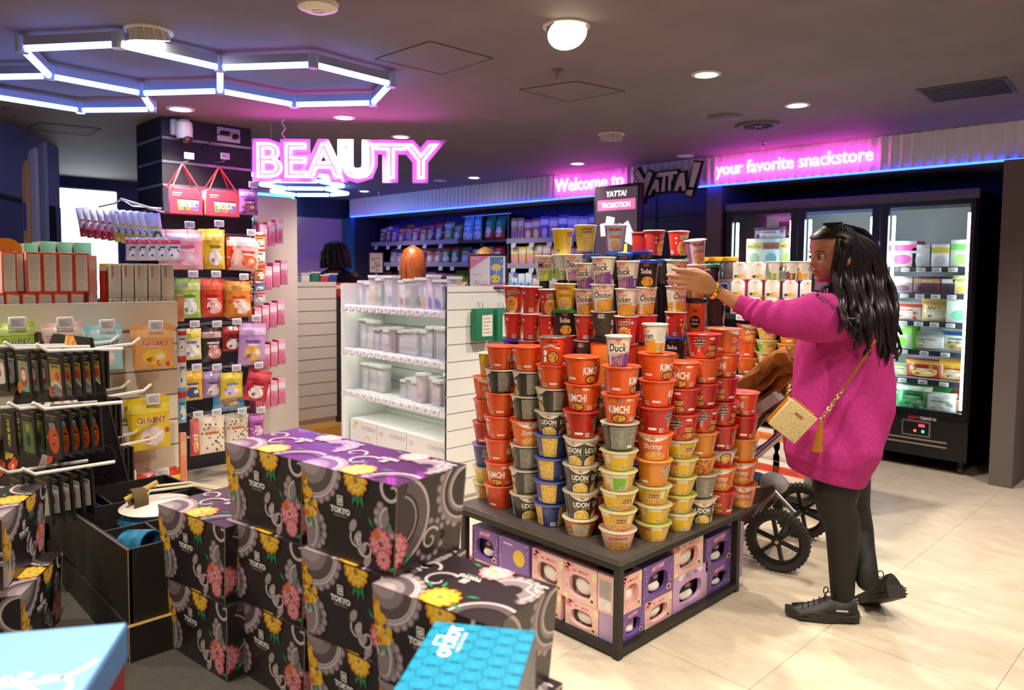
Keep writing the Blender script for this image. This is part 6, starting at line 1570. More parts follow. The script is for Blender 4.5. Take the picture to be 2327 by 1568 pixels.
def snack_row(x0, x1, z, cols, hmin, hmax, row, n=None, y=6.36, kind='p', word=''):
    x = x0; j = 0
    while x < x1-.05:
        c = cols[min(len(cols)-1, int((x-x0)/(x1-x0)*len(cols)))]; w = c[1] if len(c) > 1 else .17; h = hmin+(hmax-hmin)*rs.random()
        des = c[0]; me = (pouch_mesh if kind == 'p' else carton_mesh)(w, round(h, 2), .09 if kind == 'p' else .12, des)
        put('snack_bag' if kind == 'p' else 'snack_box', me, (x+w/2, y-(.0 if kind == 'p' else .02), z+.0005), (rad(-6) if kind == 'p' else 0, 0, rs.uniform(-.12, .12) if kind == 'p' else 0), f"{colname(des[0])} {'bag' if kind == 'p' else 'box'}, {num(j)} along {row}", 'snack bag' if kind == 'p' else 'snack box', 'snacks on the far alcove shelves'); x += w+.012; j += 1
def num(j):
    return (ORD+['thirteenth', 'fourteenth', 'fifteenth', 'sixteenth', 'seventeenth', 'eighteenth', 'nineteenth', 'twentieth', 'twenty first', 'twenty second', 'twenty third', 'twenty fourth'])[j]
S1 = [(('#7a1f2a', '#e8c8b0', '#c86a4a', '#f0e0d0', ''), .14), (('#a82a6a', '#5a4ac0', '#e0a0c0', '#f0e0d0', ''), .15), (('#c83a4a', '#e8b04a', '#f0d8b0', '#7a1a2a', ''), .15), (('#d8a03a', '#c83a3a', '#8a5ac0', '#5a2a1a', ''), .16), (('#c8283a', '#e8a0b8', '#f0d8c0', '#f8f0e8', ''), .17), (('#e0a83a', '#c84a3a', '#f0e0b0', '#a02a2a', ''), .15), (('#6a1a2a', '#c83a4a', '#e0c0a0', '#f0e8e0', ''), .17), (('#8ab03a', '#d8e0c0', '#e0a04a', '#2a5a8a', ''), .19), (('#c8c84a', '#5a8a3a', '#e8e0d0', '#3a5a2a', ''), .2), (('#8a8a3a', '#c8b06a', '#d8d0c0', '#4a4a1a', ''), .18)]
snack_row(-9.35, -7.45, 1.85, S1, .22, .29, 'top snack shelf in the alcove')
S2 = [(('#c8c0c8', '#8a4a5a', '#e0d0c0', '#5a2a3a', ''), .16), (('#a83a3a', '#e8c8b0', '#f0e0d0', '#f8f0e8', ''), .17), (('#d8b0a8', '#c85a4a', '#f0d8c8', '#8a2a2a', ''), .16), (('#3a7a4a', '#c83a4a', '#d8e0c8', '#f0f0e8', ''), .18), (('#a8a8b8', '#5a8a4a', '#e8e0e8', '#3a3a5a', ''), .2), (('#3a4ab0', '#c8d0e8', '#8a9ad8', '#f0f0f8', ''), .2), (('#8a1a2a', '#c83a3a', '#e0a0a0', '#f0d8d0', ''), .2)]
snack_row(-9.1, -6.62, 1.55, S2, .2, .25, 'second snack shelf in the alcove')
S3 = [(('#e0a83a', '#8a4ac0', '#f0d8a0', '#5a2a7a', ''), .1), (('#d86a5a', '#e8d0b0', '#f0e0c8', '#8a2a2a', ''), .12), (('#8a5ac0', '#d8c0e8', '#e8e0f0', '#4a2a8a', ''), .13), (('#d8a8c0', '#8a7ac0', '#f0e0e8', '#7a3a5a', ''), .13), (('#6a6ac8', '#c8c8f0', '#e8e8f8', '#2a2a8a', ''), .13), (('#c8a0d0', '#e8d8f0', '#f0e8f4', '#6a3a7a', ''), .14), (('#5a6ac0', '#a8b0e0', '#d8e0f4', '#e8ecf8', ''), .13), (('#d8b8c8', '#c88aa8', '#f4e8ee', '#8a4a6a', ''), .14)]
snack_row(-6.46, -5.0, 1.83, S3, .24, .27, 'upper boxed snack shelf', kind='c')
S4 = [(('#e0c04a', '#e88ab0', '#f0e0b0', '#8a4a3a', ''), .12), (('#d8b08a', '#c86a4a', '#f0e0d0', '#6a3a2a', ''), .12), (('#e0943a', '#c85a2a', '#f0d0a0', '#7a3a1a', ''), .11), (('#c83a4a', '#e8a0a0', '#f0d8d0', '#f8e8e0', ''), .11), (('#4aa08a', '#b0d8c8', '#e0f0e8', '#2a5a4a', ''), .11)]
snack_row(-6.46, -5.0, 1.53, S4, .22, .25, 'lower boxed snack shelf', kind='c')
snack_row(-7.38, -6.98, 1.85, [(('#8ac8d8', '#d8e8f0', '#5a8ac0', '#3a5a8a', '', 'low'), .19)], .3, .33, 'hanging row right of top snack shelf', y=6.3)
snack_row(-6.96, -6.54, 1.85, [(('#3a9a5a', '#d83a2a', '#f0d8c8', '#1a5a2a', '', 'low'), .18)], .28, .31, 'hanging row before the boxed snacks', y=6.3)
m = MB(); m.tube(M('#b8b4b8', .3, .8), [(0, 0, 0), (.9, 0, 0)], .006, 6); m.obj('hanging_rail', SN, (-7.4-so_.x, .06, 2.165))
MB().box(M('#2a2630', .5), -7.42-so_.x, -6.5-so_.x, .0, .34, 1.82, 1.849).obj('shelf', SN)
S5 = [(('#d8e8f0', '#4a8ad0', '#e8f0f4', '#2a5aa0', ''), .11), (('#e8d8c8', '#c8a88a', '#f0e8e0', '#6a5a4a', ''), .12), (('#d84a3a', '#e8c0a0', '#f0e0d0', '#8a1a1a', ''), .13)]
snack_row(-6.7, -5.05, 1.22, S5, .2, .22, 'third snack shelf', kind='c')
snack_row(-9.3, -6.8, 1.22, [(('#3a8a3a', '#c83a3a', '#e0e0c0', '#f0f0e0', ''), .2), (('#c83a3a', '#f0e8e0', '#e0c0a0', '#8a1a1a', ''), .2), (('#c8d04a', '#5a8a2a', '#e8e8c0', '#3a5a1a', ''), .2)], .2, .24, 'third shelf of snack bags')
# ------------------------------------------------------------------ other shoppers behind the white gondola
def shopper(px, top_py, dep, hair, style, coat, label):
    c = atd(px, top_py, dep); hgt = c.z; o = thing('person', label, 'person', (c.x, c.y, 0), WROT)
    b = MB(); k = hgt/1.68
    ball(b, SKIN, (0, 0, hgt-.115*k), (.075*k, .09*k, .11*k), 20); limb(b, SKIN, [(0, 0, hgt-.2*k), (0, 0, hgt-.32*k)], [.05*k, .06*k])
    limb(b, SKIN, [(0, 0, hgt-.36*k), (0, 0, hgt-.6*k), (0, 0, hgt-.85*k)], [.13*k, .13*k, .13*k], 18)
    for s in (-1, 1):
        limb(b, SKIN, [(s*.09*k, 0, .85*k), (s*.09*k, .02, .48*k), (s*.09*k, 0, .06*k)], [.085*k, .06*k, .045*k]); limb(b, SKIN, [(s*.17*k, 0, hgt-.34*k), (s*.24*k, .03, hgt-.6*k), (s*.2*k, -.12, hgt-.78*k)], [.05*k, .042*k, .032*k])
        for f_ in range(4): limb(b, SKIN, [(s*(.185+.012*f_)*k, -.14, hgt-.79*k), (s*(.185+.012*f_)*k, -.2, hgt-.81*k)], [.01, .008], 8)
    remesh(b, 'body', .008, o, SKIN, 2)
    m = MB(); m.loft(coat, [[(w_*cos(2*pi*i/28), d_*sin(2*pi*i/28), z*k+(hgt-1.68*k)) for i in range(28)] for z, w_, d_ in ((.5, .2, .15), (.9, .2, .15), (1.2, .21, .14), (1.34, .22, .13), (1.4, .12, .09), (1.43, .07, .07))])
    for s in (-1, 1): m.tube(coat, [(s*.17*k, 0, hgt-.34*k), (s*.245*k, .03, hgt-.6*k), (s*.205*k, -.1, hgt-.75*k)], [.07*k, .06*k, .048*k], 14)
    m.obj('coat', o); m = MB()
    for s in (-1, 1): m.tube(M('#22242e', .8), [(s*.09*k, 0, .9*k), (s*.09*k, .02, .48*k), (s*.09*k, 0, .05)], [.1*k, .075*k, .06*k], 14); m.bbox(M('#1c1a1a', .6), s*.09*k-.045, s*.09*k+.045, -.17, .09, 0, .07, .02)
    m.obj('trousers', o)
    h = MB(); rr = random.Random(3)
    for i in range(90):
        a = 2*pi*i/90+rr.uniform(-.03, .03); L_ = .34 if style == 'straight' else .26; R_ = .082*k; face = abs(((a-pi/2+pi) % (2*pi))-pi) < .55
        if face: continue
        pts = [(0+.01*cos(a), .01*sin(a), hgt+.004), (R_*.75*cos(a), R_*.95*sin(a), hgt-.03*k), (R_*1.08*cos(a), R_*1.25*sin(a), hgt-.11*k), (R_*1.22*cos(a), R_*1.3*sin(a), hgt-.2*k), (R_*1.3*cos(a), R_*1.3*sin(a), hgt-L_)]
        if style != 'straight': pts = [(x*1.25+.018*sin(q*5+i), y*1.2+.018*cos(q*4+i*2), z) for q, (x, y, z) in enumerate(pts)]
        h.tube(hair, pts, [.008, .014, .016, .015, .006], 7)
    h.obj('hair', o, angle=70)
shopper(938, 561, 6.1, MN('copper_hair', ['#7a3a14', '#b8622a', '#9a4c1e'], 40, .35, 4, stretch=(1, 1, .1)), 'straight', M('#3a4a5a', .8), 'person with long straight copper hair seen from behind beyond the white gondola')
shopper(763, 550, 7.4, MN('dark_curls', ['#15110f', '#4a4038', '#2a221e'], 60, .5, 4), 'curly', M('#2a2c34', .8), 'person with dark curly hair near the pink end wall')
shopper(1103, 564, 6.3, MN('blonde_hair', ['#9a6a34', '#c8985a', '#b07c42'], 40, .4, 4, stretch=(1, 1, .1)), 'straight', M('#4a4038', .8), 'person with fair hair hidden behind the framed price sign')
# ------------------------------------------------------------------ white cosmetics gondola
WH = M('#f0f2ee', .45); WHB = M('#e6ece2', .5)
G2X0, G2X1, G2Y = -4.70, -3.486, 2.851
c2 = thing('gondola', 'white cosmetics gondola with slatted end panel and stepped shelves', 'shelf', (-4.1, 3.3, 0)); o2 = V((-4.1, 3.3, 0))
def slat_panel(name, mat, parent, L_, h, X, step=.107, z0=.1, gap=M('#77747a', .5), top=None):
    """wall of grooved boards in local XZ, face towards -Y"""
    m = MB(); z = z0; m.box(gap, 0, L_, .004, .018, z0, h)
    while z < h-.01: m.box(mat, 0, L_, 0, .016, z, min(h, z+step-.007)); z += step
    for v in range(len(m.v)): m.v[v] = tuple(X @ V(m.v[v]))
    return m.obj(name, parent)
MB().box(WH, G2X0-o2.x, G2X0+.02-o2.x, G2Y-o2.y, 3.75-o2.y, 0, 1.355).obj('side_panel', c2)
slat_panel('slatted_end', WH, c2, .9, 1.36, T(G2X1-o2.x, G2Y-o2.y, 0, pi/2), z0=.04, gap=M('#a09ab0', .5))
MB().box(WH, G2X1-.018-o2.x, G2X1-o2.x-.017, G2Y-o2.y, 3.75-o2.y, 0, 1.36).obj('end_core', c2)
slat_panel('back_panel', WHB, c2, G2X1-G2X0-.04, 1.355, T(G2X0+.02-o2.x, 3.22-o2.y, 0), z0=.2, gap=M('#8f9a8c', .5))
MB().box(WH, G2X0-o2.x, G2X1-.02-o2.x, G2Y+.02-o2.y, 3.75-o2.y, 0, .2).obj('base', c2)
SH2 = [1.2, .885, .58]
tagk = 0
for z in SH2:
    m = MB(); m.box(WH, G2X0+.02-o2.x, G2X1-.02-o2.x, G2Y+.04-o2.y, 3.2-o2.y, z-.02, z); s = m.obj('shelf', c2)
    m = MB(); m.box(M('#e8e6e4', .4), G2X0-.03-o2.x, G2X1-.03-o2.x, 0, .004, -.02, .03); m.obj('price_rail', c2, (0, G2Y+.02-o2.y, z-.02), (rad(-18), 0, 0))
    for k in range(13): price_tag(s, G2X0+.03-o2.x+k*.088, G2Y+.006-o2.y, z-.034, 0, .062, .04, rad(-18))
for z in SH2:   # strip lamp under each shelf
    MB().box(M('#f6fff2', .4, emit=5), G2X0+.05-o2.x, G2X1-.05-o2.x, G2Y+.06-o2.y, G2Y+.075-o2.y, z-.03, z-.022).obj('strip_light', c2)
def cos_mesh(w, h, d, col, ink, st):
    k = ('cos', round(w, 3), round(h, 3), col, st)
    if k in _pk: return _pk[k]
    m = MB(); m.bbox(M(col, .4), -w/2+.008, w/2-.008, -d/2+.008, d/2-.008, .006, h*(.86 if st != 'short' else .5), .003, seg=1)
    a = Art(); 
    if st == 'leaf': a.poly(M(ink, .35), [(-w/2+.01, .01), (w/2-.01, .01), (w/2-.01, h*.22), (-w*.1, h*.42), (-w/2+.01, h*.36)])
    else: a.rect(M(ink, .35), -w*.22, h*.14, w*.22, h*.38); a.lines(M('#b8b0a8', .4), -w*.2, h*.45, w*.2, h*.65, 4, .002)
    a.apply(m, lambda u, v, l: (u, -d/2+.0078-l, v))
    me1 = mesh_of(m); m = MB(); m.box(CLEARP, -w/2, w/2, -d/2, d/2, 0, h); m.box(M('#f4f4f2', .35), -w/2-.003, w/2+.003, -d/2-.003, d/2+.003, h, h+.018); m.box(M('#dcdcd8', .35), -w/2, w/2, -d/2, d/2, h-.006, h)
    _pk[k] = (me1, mesh_of(m)); return _pk[k]
rc = random.Random(21); CG = 'boxed cosmetics in clear cases'
def cos_row(z, x0, x1, hs, cols, row, ws=(.055, .095), gaps=()):
    x = x0; j = 0
    while x < x1-.05:
        w = rc.uniform(*ws); u = (x-x0)/(x1-x0)
        if any(a <= u < b for a, b in gaps): x += .05; continue
        h = hs[min(len(hs)-1, int(u*len(hs)))]*rc.uniform(.92, 1.05); col, ink, st = cols[min(len(cols)-1, int(u*len(cols)))]
        a, b_ = cos_mesh(round(w, 2), round(h, 2), .07, col, ink, st); x2 = x+w/2
        o = put('cosmetics_case', b_, (x2, G2Y+.12+rc.uniform(0, .05), z+.0005), 0, f'clear security case with {colname(ink)} marked carton, {num(j)} along {row}', 'cosmetics case', CG)
        ch = bpy.data.objects.new('carton', a); COL.objects.link(ch); ch.parent = o; x += w+.008; j += 1
P_ = '#f0eeec'
cos_row(1.2, -4.66, -3.52, (.155, .2, .21, .17, .2, .2, .19, .2), ((P_, '#a8c8e8', ''), ('#e8e0c8', '#e8c06a', ''), ('#dce8dc', '#6ab08a', ''), (P_, '#6aa0d8', ''), ('#f0e8e0', '#e0622a', 'short'), ('#e0e4d8', '#8aa07a', 'leaf'), (P_, '#e8b03a', 'leaf'), (P_, '#3a4ac0', 'leaf'), (P_, '#2a3ad0', 'leaf'), ('#f0e4e8', '#7a6ac8', 'leaf')), 'the top cosmetics shelf')
cos_row(.885, -4.66, -3.52, (.19, .14, .14, .15, .15, .16, .2, .2, .19), ((P_, '#d8c890', ''), ('#f0e0e4', '#d8a0b0', ''), ('#f0e0e4', '#c08a98', ''), ('#a86a74', '#7a3a48', ''), (P_, '#b8b0a8', ''), (P_, '#c8c8a0', ''), (P_, '#e8923a', ''), (P_, '#b8c8d8', ''), ('#e8f0f0', '#8ac8d8', ''), ('#f0f0e0', '#d8e0a0', '')), 'the middle cosmetics shelf')
cos_row(.58, -4.64, -3.52, (.18, .18, .16, .14, .12, .13, .19, .15, .2, .2), ((P_, '#d8d0c8', ''), (P_, '#e0b8c0', ''), ('#c8d0d0', '#3a6a6a', ''), (P_, '#d8d0c8', ''), (P_, '#e0d0d0', ''), ('#f0d8dc', '#d8a0a8', ''), ('#f0e0e4', '#e0b0b8', ''), (P_, '#c8c0b8', '')), 'the lower cosmetics shelf', gaps=((.22, .4),))
for j, (x0, x1, wd) in enumerate(((-4.66, -4.33, 'CUCKOO'), (-4.32, -3.98, 'CUCKOO'), (-3.97, -3.53, 'CUCKOO'))):
    w = x1-x0; m = MB(); m.bbox(M('#f2f2ee', .4), 0, w, 0, .3, 0, .175, .003, seg=1); a = Art(); a.text(M('#8f8c8c', .4), wd, w*.72, .11, .04, 0); a.rect(M('#e0d8d4', .4), .03, .1, .08, .13)
    if j == 0: a.arc(M('#e8b890', .4), w*.68, .03, .03, .038, 0, pi, 10); a.rect(M('#e8d04a', .4), .05, .135, .1, .155)
    a.apply(m, lambda u, v, l: (u, -l-.0005, v)); tag(m.obj('carton', loc=(x0, G2Y+.05, .2005)), f'long white CUCKOO carton, {ORD[j]} from the left on the gondola base', 'carton', 'white cartons on the gondola base')
# green bags hanging on the slatted end
def green_bag(px, lab):
    p = atx(px, 700, G2X1); q = atx(px, 773, G2X1); z0 = q.z; h = p.z-q.z
    o = thing('tote_bag', lab, 'bag', (G2X1+.045, p.y, z0-.0), pi/2, 'green bags hanging on the white end panel')
    m = MB(); m.bbox(M('#1f7a55', .6), -.075, .075, -.03, .03, 0, h, .012); m.box(M('#ece6e0', .5), -.03, .055, -.0315, -.03, .03, h*.8); m.obj('pouch', o)
    m = MB()
    for i in range(6): m.box(M('#9a948c', .5), -.02, .045-.01*(i % 3), -.0319, -.0316, .05+.022*i, .056+.022*i)
    m.obj('care_label', o); MB().tube(M('#d8d8d8', .3, .8), [(0, .0, h+.0), (0, .0, h+.03), (0, .045, h+.035)], .003, 6).obj('hook', o)
green_bag(1086, 'dark green hanging bag with white label nearer the front edge'); green_bag(1132, 'dark green hanging bag with white label next to the noodle pyramid')
# ------------------------------------------------------------------ cream gondola with slatted end and yellow plinth
CR = M('#d8ccc0', .5); G3X = -5.74
c3 = thing('gondola', 'cream gondola with slatted end panel on a yellow plinth', 'shelf', (-6.4, 3.13, 0)); o3 = V((-6.4, 3.13, 0))
slat_panel('slatted_end', CR, c3, .61, 1.35, T(G3X-o3.x, 2.826-o3.y, 0, pi/2), z0=.16, step=.1045, gap=M('#6a6262', .5))
MB().box(CR, -7.2-o3.x, G3X-.019-o3.x, 2.826-o3.y, 3.436-o3.y, .1, 1.345).obj('core', c3)
MB().box(M('#d8a040', .5), -7.25-o3.x, G3X+.12-o3.x, 2.8-o3.y, 3.47-o3.y, 0, .1).obj('plinth', c3)
for j, (px, col) in enumerate(((655, '#3a8a6a'), (690, '#e8e4e0'), (712, '#2f7a68'), (733, '#c84a4a'), (752, '#3a4a9a'))):
    p = atx(px, 632, G3X-.1); m = MB(); m.bbox(M(col, .4), -.035, .035, -.04, .04, 0, .05+.012*(j % 3), .006); m.box(M('#ecebe8', .4), -.04, .04, -.045, .045, .05+.012*(j % 3), .062+.012*(j % 3)); tag(m.obj('small_tub', loc=(p.x, p.y, 1.3505)), f'small {colname(col)} tub, {ORD[j]} on top of the cream gondola', 'tub', 'small tubs on the cream gondola')
for j in range(14):
    p = atd(775+9*j, 628-(j % 3)*4, 6.6); c = ['#c83a3a', '#e8c04a', '#3a8a4a', '#e0602a', '#8a3ac0'][j % 5]
    put('snack_box', carton_mesh(.07, .14, .07, (c, c, '#f0e0d0', '#7a2a2a', '')), (p.x, p.y, 1.2005), WROT, f'{colname(c)} small box, {num(j)} along the low rack behind the cosmetics', 'snack box', 'small boxes on the low rack')
p0, p1 = atd(772, 640, 6.6), atd(900, 640, 6.6); b = MB(); Lr = (p1-p0).length
b.box(M('#2a2626', .5), -.05, Lr+.05, -.08, .1, 0, 1.2); tag(b.obj('low_rack', loc=(p0.x, p0.y, 0), rot=WROT), 'low black rack of small coloured boxes behind the cosmetics gondola', 'rack')
# ------------------------------------------------------------------ black slatted column with hanging candy
CB = M('#23242e', .5); STRIP = M('#c9c7d4', .25, .7)
KX0, KX1, KY0, KY1 = -5.89, -5.38, 1.862, 2.505
m = MB(); m.box(CB, KX0, KX1, KY0, KY1, 0, CEIL-.001)
struct(m.obj('wall_column'))
for k in range(14):
    z = 2.356-.1625*k
    m = MB(); m.box(STRIP, KX1, KX1+.006, KY0-.006, KY1, z-.008, z+.008); m.box(STRIP, KX0, KX1+.006, KY0-.006, KY0, z-.008, z+.008); m.box(M('#50505c', .4), KX1+.006, KX1+.0065, KY0, KY1, z-.002, z+.002)
    struct(m.obj('trim_%d' % (10+k)))
# security camera and socket on the column
c = atx(413, 300, KX1+.07); o = thing('security_camera', 'white dome security camera on the black column', 'security camera', (KX1, c.y, c.z))
MB().bbox(M('#dedce0', .4), 0, .05, -.06, .0, -.02, .09, .012).obj('wall_bracket', o)
MB().lathe(M('#eceaec', .35), [(0, .085), (.03, .082), (.052, .06), (.056, .02), (.054, -.03), (.046, -.05)], 28, T(.09, .01, 0), cap1=False).obj('housing', o)
e = MB(); ball(e, M('#2a2622', .15), (.1, .015, -.045), .042, 20); e.lathe(M('#8a7a58', .2, .6), [(.0, .03), (.014, .028), (.018, .02)], 16, T(.118, .012, -.052, 0, ry=rad(80)), cap0=False); e.obj('lens', o)
c = atx(520, 307, KX1+.01); o = thing('socket_panel', 'white socket plate with black adapter and dangling plug on the column', 'socket', (KX1, c.y, c.z))
MB().bbox(M('#e0d6e0', .4), 0, .012, -.085, .085, -.05, .05, .004).obj('plate', o); MB().bbox(M('#1c1a20', .4), .012, .05, -.07, -.005, -.012, .02, .006).obj('adapter', o); MB().lathe(M('#1c1a20', .4), [(.02, 0), (.02, .04), (.012, .05)], 14, T(.012, .04, -.01, ry=pi/2)).obj('plug', o)
MB().tube(M('#1a181c', .5), [(.04, -.07, 0), (.05, -.12, -.03), (.03, -.15, -.08), (.02, -.17, -.11)], .004, 6).obj('cable', o); MB().bbox(M('#1c1418', .4), .0, .03, -.2, -.15, -.13, -.1, .006).obj('switch_box', o)
HOOK = M('#d4d2d6', .3, .6); RED = M('#d8303c', .5)
def peg(y, z, x0, x1, parent=None, tag_=True, label=None):
    o = thing('display_hook', label, 'hook', (x0, y, z), 0, 'hooks on the black column')
    MB().tube(HOOK, [(0, 0, .005), (x1-x0-.02, 0, 0), (x1-x0, 0, .014)], .003, 6).obj('prong', o)
    if tag_:
        t = price_tag(o, x1-x0, 0, .008, pi/2, .065, .044, 0); t.location = (x1-x0+.004, 0, .012)
    return o
# boba gift boxes
def boba(px0, px1, py0, py1, lab, xf):
    a, b_ = atx(px0, py0, xf), atx(px1, py1, xf); w = b_.y-a.y; h = a.z-b_.z; o = thing('gift_box', lab, 'gift box', (xf, a.y+w/2, b_.z), pi/2, 'pink boba gift boxes')
    m = MB(); m.bbox(M('#e0566c', .4), -w/2, w/2, 0, .11, 0, h, .003, seg=1); m.box(M('#e9dcd8', .4), -w/2-.0015, -w/2-.0005, .01, .1, .01, h-.01)
    a_ = Art(clip=(-w/2, 0, w/2, h))
    for k, c in enumerate(('#7ac04a', '#efa03a', '#8a7ad0')): x = -w*.16+k*w*.22; a_.l = 1; a_.poly(M('#f0e4dc', .4), [(x-w*.11, h*.56), (x+w*.11, h*.56), (x+w*.075, h*.16), (x-w*.075, h*.16)]); a_.up(); a_.poly(M(c, .4), [(x-w*.09, h*.42), (x+w*.09, h*.42), (x+w*.07, h*.17), (x-w*.07, h*.17)]); a_.rect(M('#4a2a3a', .4), x-w*.11, h*.55, x+w*.11, h*.59)
    a_.up(); a_.text(M('#5a2a3a', .4), 'BOBA', w*.06, h*.28, h*.24, .06, sx=.95); a_.up(); a_.text(W_, 'BOBA', w*.06, h*.28, h*.24, .035, sx=.95); a_.rect(M('#f4d8d4', .4), -w*.4, h*.78, -w*.12, h*.82); a_.rect(M('#f4d8d4', .4), -w*.4, h*.7, -w*.16, h*.73)
    a_.apply(m, lambda u, v, l: (u, -l-.0003, v), 1e-4); m.obj('carton', o)
    for y in (0, .11): MB().tube(RED, [(-w*.4, y, h), (-w*.02, .055, h*1.92), (w*.02, .055, h*1.92), (w*.4, y, h)], (.005, .0015)[0], 6).obj('strap', o)
    return o
boba(384, 461, 424, 489, 'left pink BOBA gift box hanging by red straps', -5.2); boba(468, 545, 430, 494, 'right pink BOBA gift box hanging by red straps', -5.2)
for y_, lb in ((422, 'left'), (503, 'right')):
    p = atx(y_, 368, -5.26); peg(p.y, p.z, KX1, -5.2, label=f'hook holding the {lb} BOBA gift box')
HB = 'bags hanging on the black column'
def hang(px0, py0, px1, py1, des, lab, xf=-5.02, nb=1, roll=0, name='snack_bag', grp=HB, hook=True, d=.05, behind=None, nm='candy'):
    a, b_ = atx(px0, py0, xf), atx(px1, py1, xf); w = b_.y-a.y; h = a.z-b_.z; yc = (a.y+b_.y)/2
    me = pouch_mesh(round(w, 2), round(h, 2), d, des)
    for k in range(nb+1):
        put(name, me, (xf-.07*k, yc+.006*k*(-1 if k % 2 else 1), b_.z+.004*k), (rad(roll+1.5*k), rad(-5), pi/2) if False else (0, rad(roll-2*k), pi/2), (lab if k == 0 else f'{["second", "third", "fourth"][k-1]} bag behind the {lab[0].lower()+lab[1:]}')[:110], 'snack bag', grp)
    if hook: peg(yc+w*.08, a.z+.0, KX1, xf+.05, label=f'hook carrying the {lab}'[:100])
hang(372, 521, 462, 613, ('#eda8ac', '#f6dcd8', '#f2c0c0', '#d8606a', ''), 'large pale pink peach bag at the top left of the column', -5.0, 2)
hang(463, 519, 512, 612, ('#e8c82a', '#f4e06a', '#f4efd8', '#8a6a2a', ''), 'yellow and cream banana bag in the top bag row', -5.02)
hang(514, 537, 546, 614, ('#d8452a', '#f0b8a0', '#f0d8c8', '#a82a1a', ''), 'red orange bag behind the peach bag in the top row', -5.06, 0, hook=False)
hang(530, 539, 588, 616, ('#f2c4b0', '#f6dcd0', '#e8703a', '#d84a2a', ''), 'pale peach bag tilted at the right of the top row', -4.98, 1, 4)
hang(542, 430, 587, 490, ('#a86ac0', '#d8a8e0', '#8a4a3a', '#5a2a7a', ''), 'shiny purple bag right of the BOBA gift boxes', -5.1, 0)
hang(400, 634, 456, 722, ('#a8cc5a', '#c8e08a', '#e8eedc', '#5a8a2a', ''), 'pale green bag in the second bag row', -5.0)
hang(450, 634, 509, 720, ('#d8402a', '#e8704a', '#f0c0b0', '#a81a1a', ''), 'red strawberry bag in the middle of the second row', -5.02)
hang(511, 640, 573, 720, ('#eb922a', '#f0b04a', '#f4e0c0', '#d8502a', ''), 'orange bag at the right of the second row', -5.0)
hang(405, 748, 458, 816, ('#e8e09a', '#e8d84a', '#f4f0e0', '#6a6ac0', ''), 'pale yellow bag in the third row', -5.0, 0)
hang(456, 748, 508, 820, ('#3a2e2c', '#d8b8a8', '#e08a7a', '#f0e0d0', ''), 'black bag with pink fruit in the third row', -5.02, 0)
hang(505, 742, 550, 796, ('#a82a2a', '#c84a3a', '#f0e0d0', '#5a1a1a', ''), 'dark red bag with white bear shape in the third row', -5.0, 0)
hang(538, 735, 602, 826, ('#c89ad0', '#e0c0e4', '#e8b84a', '#7a4aa8', ''), 'large lilac bag at the right of the third row', -4.96, 0, 3)
hang(540, 790, 575, 822, ('#9a5aa0', '#c88ac0', '#5a6ac0', '#3a2a6a', ''), 'small purple bag under the lilac bag', -5.04, 0, hook=False)
hang(412, 846, 461, 907, ('#e8b02a', '#f0c84a', '#3a4a6a', '#2a4ab0', ''), 'yellow bag with blue lettering in the fourth row', -5.0, 0)
hang(458, 846, 506, 900, ('#a88ac0', '#c8b0d8', '#e8e4e8', '#5a3a7a', '', 'win'), 'lilac bag with clear window in the fourth row', -5.02, 0)
hang(500, 848, 552, 902, ('#e8c82a', '#e8d85a', '#e8c8d8', '#4a8ad0', ''), 'bright yellow bag in the fourth row', -4.97, 0)
hang(482, 885, 556, 926, ('#4a9ad8', '#6ab8e8', '#c88a4a', '#2a5a9a', '', 'low'), 'blue bottomed biscuit bag below the yellow bag', -5.03, 0, hook=False)
hang(548, 842, 604, 908, ('#c82a3a', '#d8505a', '#e8e0d8', '#8a1a2a', ''), 'red and white bag tilted at the end of the fourth row', -4.97, 0, 14)
hang(431, 952, 453, 1034, ('#d86a6a', '#c83a4a', '#eda84a', '#f4e8e0', '', 'low'), 'narrow red and peach bag in the lowest row', -4.98, 0)
hang(450, 950, 511, 1024, ('#ece0c8', '#5a4a3a', '#e8c8a0', '#b86a3a', '', 'dots'), 'cream popcorn bag with dark specks, left one', -4.98, 1)
hang(511, 946, 566, 1002, ('#ece0c8', '#5a4a3a', '#e8c8a0', '#b86a3a', '', 'dots'), 'cream popcorn bag with dark specks, right one', -5.02, 1)
hang(565, 942, 600, 992, ('#b04ab0', '#d88ad0', '#e8c0e0', '#6a1a7a', ''), 'small magenta bag at the right of the lowest row', -5.02, 0)
# narrow multipack strip and striped sticks right of the bags
for j, (py0, py1, c) in enumerate(((527, 562, '#e8b85a'), (562, 598, '#e8eee0'), (598, 640, '#e08a4a'), (640, 662, '#4a9ad8'), (662, 690, '#d8d0e0'))):
    hang(578, py0, 602, py1-1, (c, '#d83a2a', '#f4f0e0', '#3a6a3a', ''), f'{ORD[j]} small packet down the hanging strip beside the bags', -4.98, 0, hook=False, d=.02, grp='packets on a hanging strip')
for j in range(4):
    hang(566, 622+16*j, 579, 637+16*j, ('#7a2a2a', '#d8b0a0', '#a85a4a', '#e8d8c8', ''), f'{ORD[j]} dark red stick pack stacked beside the strip', -5.0, 0, hook=False, d=.02, grp='dark red stick packs')
